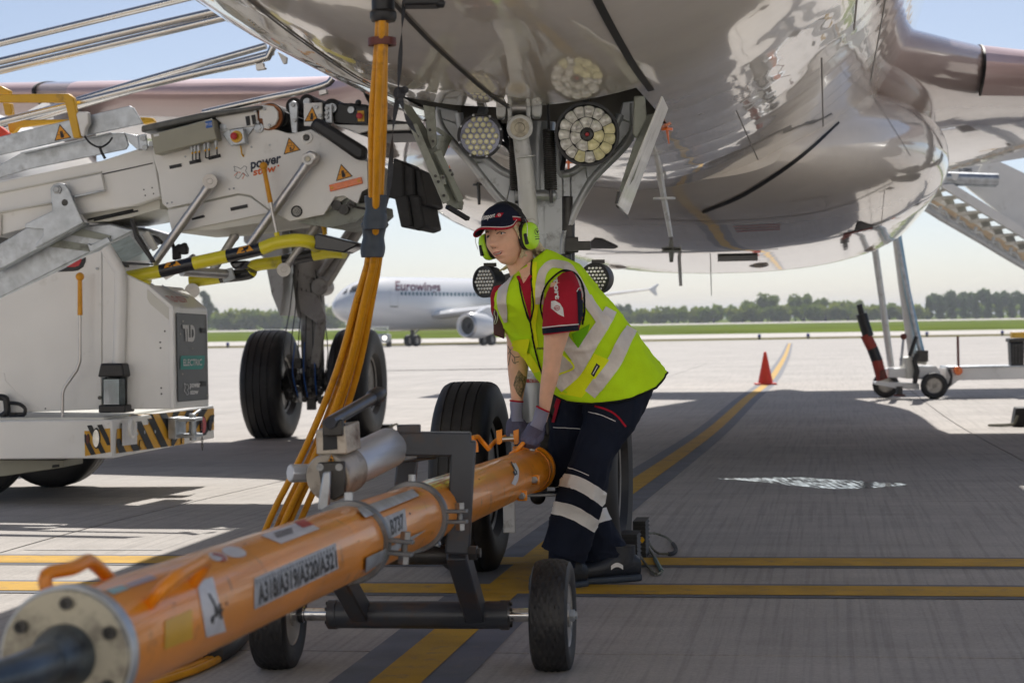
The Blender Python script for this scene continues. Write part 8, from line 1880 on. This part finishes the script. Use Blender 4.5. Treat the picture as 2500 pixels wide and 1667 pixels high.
vpt('lower_panel', [(1440, 890), (1475, 905), (1420, 970), (1365, 960)], M['vesty'], .003)
vpt('pocket', [(1450, 862), (1486, 878), (1452, 925), (1425, 905)], M['vesty'], .007); tg = vpt('pocket_label', [(1455, 886), (1464, 893), (1450, 919), (1443, 912)], M['ink'], .009)
vst('label_print', [(1458, 893), (1448, 912)], 2.2, M['whitecl'], .0105, tg); vpt('pass_window', [(1373, 861), (1400, 893), (1364, 912), (1368, 880)], M['refl'], .008); vst('window_edge', [(1373, 861), (1401, 894), (1363, 913)], 4, M['vesty'], .010)
vpt('mesh_panel', [(1395, 815), (1440, 790), (1425, 845), (1410, 855)], cloth('mesh_green', (.22, .62, .012), 400, .6), .003)
b = MB(); ptext(b, VS, 'swissport', [(1312, 845), (1352, 845), (1352, 855), (1312, 855)], .005, .02); b.build('vest_lettering', M['ink'], vo)
vst('armhole_binding', [q2(888, 1290), q2(862, 1170), q2(888, 1020), q2(980, 892), q2(1080, 832), q2(1165, 850), q2(1240, 940), q2(1272, 1060), q2(1276, 1200), q2(1262, 1340)], 4.5, M['blackcl'], .006)
# binding along the hem: follows the lower ring
hem = VB.v[-96:]
b = MB(); b.tube(hem, .0042, 8, closed=True); b.build('hem_binding', M['blackcl'], vo)
# ---- sleeve of the shirt
SB, slo = garment('shirt_sleeve', [(1366, 668, 1396, 662, 7.2, .05), (1344, 698, 1412, 684, 7.13, .085), (1330, 736, 1421, 718, 7.10, .095), (1326, 775, 1422, 760, 7.09, .09), (1325, 808, 1414, 796, 7.09, .082), (1326, 818, 1412, 807, 7.09, .08)], M['shirt'], 56, 2.2, .004, 12, 3)
SSf = Surf(SB)
vst('sleeve_piping', [q2(884, 1372), q2(1040, 1352), q2(1222, 1336)], 2.4, M['whitecl'], .003, slo, 3, 3, SSf); vst('sleeve_cuff', [q2(884, 1405), q2(1040, 1388), q2(1222, 1370)], 13, M['navy'], .002, slo, 4, 3, SSf)
vpt('sleeve_side', [q2(1205, 1010), q2(1262, 1030), q2(1262, 1345), q2(1220, 1345)], M['navy'], .002, slo, 4, 8, SSf); vst('sleeve_piping', [q2(1203, 1030), q2(1226, 996), q2(1258, 1020)], 2.2, M['whitecl'], .003, slo, 3, 3, SSf)
b = MB(); ptext(b, SSf, 'sport', [q2(1038, 868), q2(1046, 1100), q2(992, 1104), q2(962, 880)], .002, .05); b.build('sleeve_lettering', M['whitecl'], slo)
b = MB(); ppoly(b, SSf, [q2(966, 1120), q2(1004, 1114), q2(1048, 1140), q2(1076, 1185), q2(1086, 1268), q2(1030, 1240), q2(965, 1186)], .002); eb = b.build('sleeve_emblem', M['whitecl'], slo)
b = MB(); c = q2(1021, 1184)
for rx in (6.2, 2.6): strip(b, SSf, [(c[0] + rx * math.cos(a), c[1] + 6.2 * math.sin(a)) for a in np.linspace(0, 6.283, 16)], .9, .003, 1.5, 2)
strip(b, SSf, [(c[0] - 8, c[1] - 1), (c[0] + 8, c[1] + 2)], .9, .003, 2, 2); strip(b, SSf, [(c[0] - 7, c[1] + 3.5), (c[0] + 7, c[1] - 3)], .8, .003, 2, 2); b.build('emblem_globe', M['crimson'], eb)
RB, rso = garment('shirt_sleeve', [(1205, 700, 1250, 690, 7.42, .06), (1197, 728, 1255, 720, 7.44, .06), (1200, 756, 1262, 752, 7.45, .058), (1212, 790, 1280, 790, 7.46, .055)], M['shirt'], 40, 2.2, .003, 12, 4)
b = MB(); b.prism([px(x, y, 7.33) for x, y in (q2(405, 1210), q2(440, 1190), q2(520, 1330), q2(516, 1480), q2(412, 1440))], V((0, .02, 0))); wl_ = b.build('pass_wallet', M['wallet'], PE, bevel=.004)
b = MB(); b.tube(spline([px(*q2(x, y), 7.32) for x, y in ((425, 1205), (418, 1240), (432, 1270), (415, 1335), (424, 1338), (452, 1240), (445, 1215))], 20), .0016, 6); b.build('carabiner', M['steel'], wl_)
# ---- trousers
NB, nleg = garment('trousers', [(1400, 920, 1600, 895, 7.40, .12), (1420, 972, 1594, 945, 7.37, .12), (1428, 1022, 1570, 1006, 7.34, .12), (1408, 1077, 1533, 1068, 7.29, .11), (1388, 1130, 1502, 1118, 7.26, .10), (1374, 1163, 1487, 1168, 7.26, .095), (1359, 1205, 1476, 1222, 7.28, .09), (1343, 1255, 1460, 1272, 7.31, .088), (1331, 1305, 1443, 1330, 7.33, .088), (1323, 1334, 1427, 1373, 7.34, .086)], M['navy'], 64, 2.3, .0125, 9, 5, along=V((.12, 0, .99)))
FB, fleg = garment('trousers', [(1358, 948, 1520, 940, 7.47, .14), (1358, 1000, 1480, 1000, 7.5, .11), (1347, 1045, 1455, 1050, 7.5, .10), (1339, 1110, 1442, 1120, 7.5, .09), (1343, 1152, 1452, 1165, 7.5, .088), (1365, 1200, 1472, 1212, 7.51, .085), (1395, 1250, 1490, 1252, 7.52, .085), (1412, 1300, 1510, 1306, 7.52, .085), (1420, 1345, 1524, 1332, 7.52, .085), (1424, 1378, 1522, 1356, 7.52, .085)], M['navy'], 56, 2.3, .0125, 9, 7, along=V((.12, 0, .99)))
nleg['label'] = 'nearer trouser leg with two pale bands'; fleg['label'] = 'farther trouser leg'
NSf, FSf = Surf(NB), Surf(FB)
def b3(name, pts, w_, m, sf, par, off=.004, na=4): return vst(name, [q3(*p) for p in pts], w_, m, off, par, na, 4, sf)
b3('reflective_band', [(541, 924), (600, 930), (680, 958), (760, 1008), (818, 1056)], [30, 32, 33, 33, 31], M['bandw'], NSf, nleg); b3('reflective_band', [(485, 1088), (550, 1098), (630, 1124), (700, 1165), (765, 1210)], [31, 33, 34, 33, 31], M['bandw'], NSf, nleg)
b3('reflective_band', [(760, 1150), (800, 1136), (842, 1126)], 32, M['bandw'], FSf, fleg)
b3('pocket_piping', [(755, 476), (830, 500), (895, 545), (940, 602)], 4.6, M['crimson'], NSf, nleg); b3('piping', [(718, 511), (800, 535), (878, 572)], 1.8, M['whitecl'], NSf, nleg, .005); b3('piping', [(575, 847), (640, 865), (718, 898)], 1.8, M['whitecl'], NSf, nleg, .005)
b3('piping', [(505, 607), (590, 609), (668, 615)], 1.8, M['whitecl'], FSf, fleg, .005); b3('piping', [(508, 970), (538, 960)], 2, M['whitecl'], FSf, fleg, .005)
b3('side_panel', [(545, 410), (525, 480), (500, 575)], 11, M['crimson'], FSf, fleg, .005)
vpt('shirt_tail', [(1538, 930), (1603, 910), (1599, 937), (1545, 936)], M['shirt'], .008, PE, 6, 4, NSf); vst('tail_piping', [(1542, 937), (1597, 938)], 1.6, M['whitecl'], .010, PE, 3, 3, NSf)
# ---- socks
for nm, rows in (('sock', [(1340, 1322, 1412, 1340, 7.32, .05), (1338, 1375, 1408, 1385, 7.32, .05)]), ('sock', [(1440, 1330, 1505, 1330, 7.5, .05), (1436, 1385, 1505, 1385, 7.5, .05)])): b = MB(); loft_px(b, rows, 24); b.build(nm, M['navy'], PE)
# ---- shoes
def shoe(heel, toe, d0, d1, label):
    h, t = px(*heel, d0), px(*toe, d1); h.z = gz(h.y); t.z = gz(t.y); ax = (t - h); L_ = ax.length; ax = ax / L_; sd = V((ax.y, -ax.x, 0))
    prof = [(-.01, .030, .065), (.02, .037, .085), (.07, .039, .105), (.12, .042, .085), (.17, .046, .065), (.22, .046, .055), (.26, .036, .047), (.285, .016, .035)]
    b = MB(); b.rings([sring(h + ax * (x * L_ / .28) + ZU * (.022 + z / 2), sd * w_, ZU * (z / 2 + .004), 24, 2.6) for x, w_, z in prof]); o = b.build('shoe', M['leather'], PE, smooth=60); o['label'] = label
    b = MB(); b.rings([sring(h + ax * (.065 * L_ / .28) + ZU * z, sd * .042, ax * .055, 24, 2.3) for z in (.07, .10, .135)]); b.build('shoe_collar', M['leather'], o)
    b = MB(); b.rings([sring(h + ax * (x * L_ / .28) + ZU * .014, sd * (w_ + .004), ZU * .014, 24, 4) for x, w_, z in prof]); b.build('sole', M['sole'], o, smooth=50)
    for k in range(4): b = MB(); p = h + ax * ((.13 + .022 * k) * L_ / .28) + ZU * (.115 - .012 * k); b.tube(spline([p - sd * .026 - ZU * .014, p + ZU * .002, p + sd * .026 - ZU * .014], 8), .003, 6); b.build('lace', M['rope'] if k % 2 else M['ink'], o)
    return o, h, ax, sd
s1_, h_, a_, d_ = shoe((1552, 1408), (1402, 1422), 7.52, 7.42, 'farther shoe planted behind the tow bar wheel')
b = MB(); rows = [[h_ + a_ * x - d_ * .0465 + ZU * z for z in (.05 + .012 * math.sin(k * .6), .066 + .012 * math.sin(k * .6))] for k, x in enumerate(np.linspace(.075, .125, 6))]; grid(b, rows, 1); b.build('shoe_flash', M['whitecl'], s1_)
shoe((1420, 1428), (1300, 1440), 7.36, 7.24, 'nearer shoe half hidden by the tow bar wheel')
# ---- gloves
def remesh(b, name, m, vox=.0028, it=6):
    me = bpy.data.meshes.new('tmp'); me.from_pydata([tuple(p) for p in b.v], [], b.f); ob = bpy.data.objects.new('tmp', me); COL.objects.link(ob)
    r2 = ob.modifiers.new('r', 'REMESH'); r2.mode = 'VOXEL'; r2.voxel_size = vox; sm = ob.modifiers.new('s', 'SMOOTH'); sm.iterations = it; sm.factor = .5
    dg = bpy.context.evaluated_depsgraph_get(); dg.update(); m2 = bpy.data.meshes.new_from_object(ob.evaluated_get(dg)); bpy.data.objects.remove(ob)
    o = MB(); o.v = [v.co.copy() for v in m2.vertices]; o.f = [list(p.vertices) for p in m2.polygons]; o.m = [0] * len(o.f); bpy.data.meshes.remove(m2)
    return o.build(name, m, PE, smooth=80)
def chain(b, pts, rr):
    for i in range(len(pts) - 1): b.capsule(pts[i], pts[i + 1], rr[i], rr[i + 1], 12)
def g_(x, y, d): return px(*qH(x, y), d)
b = MB(); dl = 7.235
chain(b, [g_(905, 330, 7.185), g_(865, 450, 7.20), g_(835, 505, 7.215)], [.023, .025, .028]); chain(b, [g_(840, 480, 7.21), g_(800, 590, 7.22)], [.026, .022]); chain(b, [g_(790, 490, 7.21), g_(735, 585, 7.22)], [.024, .020]); chain(b, [g_(875, 500, 7.22), g_(862, 610, 7.225)], [.022, .020])
chain(b, [g_(718, 565, 7.215), g_(668, 625, 7.205), g_(668, 690, 7.225), g_(705, 722, 7.255)], [.0115, .0108, .0100, .0085])
chain(b, [g_(762, 600, 7.212), g_(725, 672, 7.205), g_(735, 722, 7.23), g_(775, 728, 7.26)], [.0122, .0115, .0105, .009])
chain(b, [g_(815, 615, 7.215), g_(790, 690, 7.21), g_(795, 732, 7.235), g_(825, 725, 7.265)], [.0118, .0112, .0102, .0088])
chain(b, [g_(862, 612, 7.222), g_(848, 675, 7.22), g_(845, 712, 7.24), g_(860, 700, 7.265)], [.0108, .0100, .0092, .008])
chain(b, [g_(775, 480, 7.235), g_(705, 555, 7.26), g_(640, 640, 7.262), g_(625, 690, 7.258)], [.015, .0125, .0115, .0095])
gl = remesh(b, 'glove', M['glove']); gl['label'] = 'nearer glove gripping the orange handle'
b = MB(); rs = []
for x0, y0, x1, y1, d, h in ((838, 218, 992, 288, 7.165, .031), (815, 270, 978, 340, 7.175, .032), (795, 340, 962, 400, 7.185, .031), (780, 400, 940, 455, 7.19, .031), (748, 445, 915, 530, 7.205, .032)):
    a, c = g_(x0, y0, d), g_(x1, y1, d); rs.append(sring((a + c) / 2, (c - a) / 2, V((0, h, 0)), 30, 2.2))
b.rings(rs, False, False); b.jitter(.0022, 45, 2); ck = b.build('glove_cuff', M['knit'], PE, smooth=75)
b = MB(); b.tube(rs[0], .0032, 8, closed=True); b.build('cuff_edge', M['crimson'], ck)
b = MB(); dr_ = 7.43
chain(b, [g_(580, 300, 7.43), g_(575, 410, 7.43), g_(565, 480, 7.425)], [.023, .025, .027]); chain(b, [g_(530, 440, 7.425), g_(510, 530, 7.415)], [.024, .021]); chain(b, [g_(600, 440, 7.43), g_(590, 535, 7.42)], [.024, .021]); chain(b, [g_(640, 450, 7.44), g_(640, 540, 7.43)], [.020, .018])
chain(b, [g_(497, 520, 7.41), g_(478, 575, 7.40), g_(480, 620, 7.41), g_(500, 640, 7.44)], [.0118, .011, .0102, .0088]); chain(b, [g_(540, 535, 7.405), g_(528, 595, 7.395), g_(530, 635, 7.41), g_(548, 645, 7.44)], [.0122, .0115, .0105, .009])
chain(b, [g_(590, 540, 7.41), g_(582, 600, 7.40), g_(582, 635, 7.415), g_(598, 640, 7.445)], [.0118, .0112, .0102, .0088]); chain(b, [g_(640, 535, 7.42), g_(640, 590, 7.41), g_(640, 620, 7.425), g_(648, 620, 7.45)], [.0108, .010, .0092, .008]); chain(b, [g_(655, 430, 7.44), g_(690, 500, 7.45), g_(685, 560, 7.455), g_(660, 600, 7.45)], [.0145, .0125, .011, .009])
gr = remesh(b, 'glove', M['glove']); gr['label'] = 'farther glove on the top of the tow bar head'
b = MB(); rs = []
for x0, y0, x1, y1, d, h in ((498, 142, 662, 158, 7.43, .031), (496, 200, 662, 215, 7.43, .031), (502, 290, 655, 300, 7.43, .030), (500, 360, 655, 365, 7.43, .031), (492, 412, 672, 405, 7.43, .033)):
    a, c = g_(x0, y0, d), g_(x1, y1, d); rs.append(sring((a + c) / 2, (c - a) / 2, V((0, h, 0)), 30, 2.2))
b.rings(rs, False, False); b.jitter(.0022, 45, 5); ck = b.build('glove_cuff', M['knit'], PE, smooth=75)
b = MB(); b.tube(rs[0], .0032, 8, closed=True); b.build('cuff_edge', M['crimson'], ck)
# ---- tattoo on the farther forearm
BS = Surf(body)
b = MB(); ppoly(b, BS, [q3(290, 255), q3(318, 290), q3(338, 300), q3(325, 360), q3(305, 430), q3(280, 400), q3(258, 350), q3(268, 305)], .0012)
b.build('tattoo', mat('tattoo_green', (.24, .17, .09), .55, var=.7, vs=120, dirt=(.6, .36, .24), dirt_amt=.5, dscale=90), PE)
b = MB()
for pts in ([(225, 110), (240, 150), (228, 230)], [(240, 150), (270, 180), (295, 175)], [(250, 190), (262, 215), (290, 205)], [(228, 160), (245, 130)], [(265, 180), (268, 222)], [(262, 340), (290, 300), (316, 345), (300, 420)]): strip(b, BS, [q3(*p) for p in pts], 1.5, .0016, 3, 2)
b.build('tattoo', M['tattoo'], PE)
# ================================================================== AIR
hz = MB(); hz.lbox(-6100, 6100, -60, 8600, -1.9, 24); hm = bpy.data.materials.new('haze'); hm.use_nodes = True
_n = hm.node_tree; _n.nodes.clear(); _o = _n.nodes.new('ShaderNodeOutputMaterial'); _v = _n.nodes.new('ShaderNodeVolumePrincipled')
_v.inputs['Color'].default_value = (0.9, 0.94, 1.0, 1); _v.inputs['Density'].default_value = 0.0003; _v.inputs['Anisotropy'].default_value = 0.2
_n.links.new(_v.outputs[0], _o.inputs['Volume'])
tag(hz.build('haze', hm, smooth=0), 'thin pale haze over the airfield', kind='stuff')
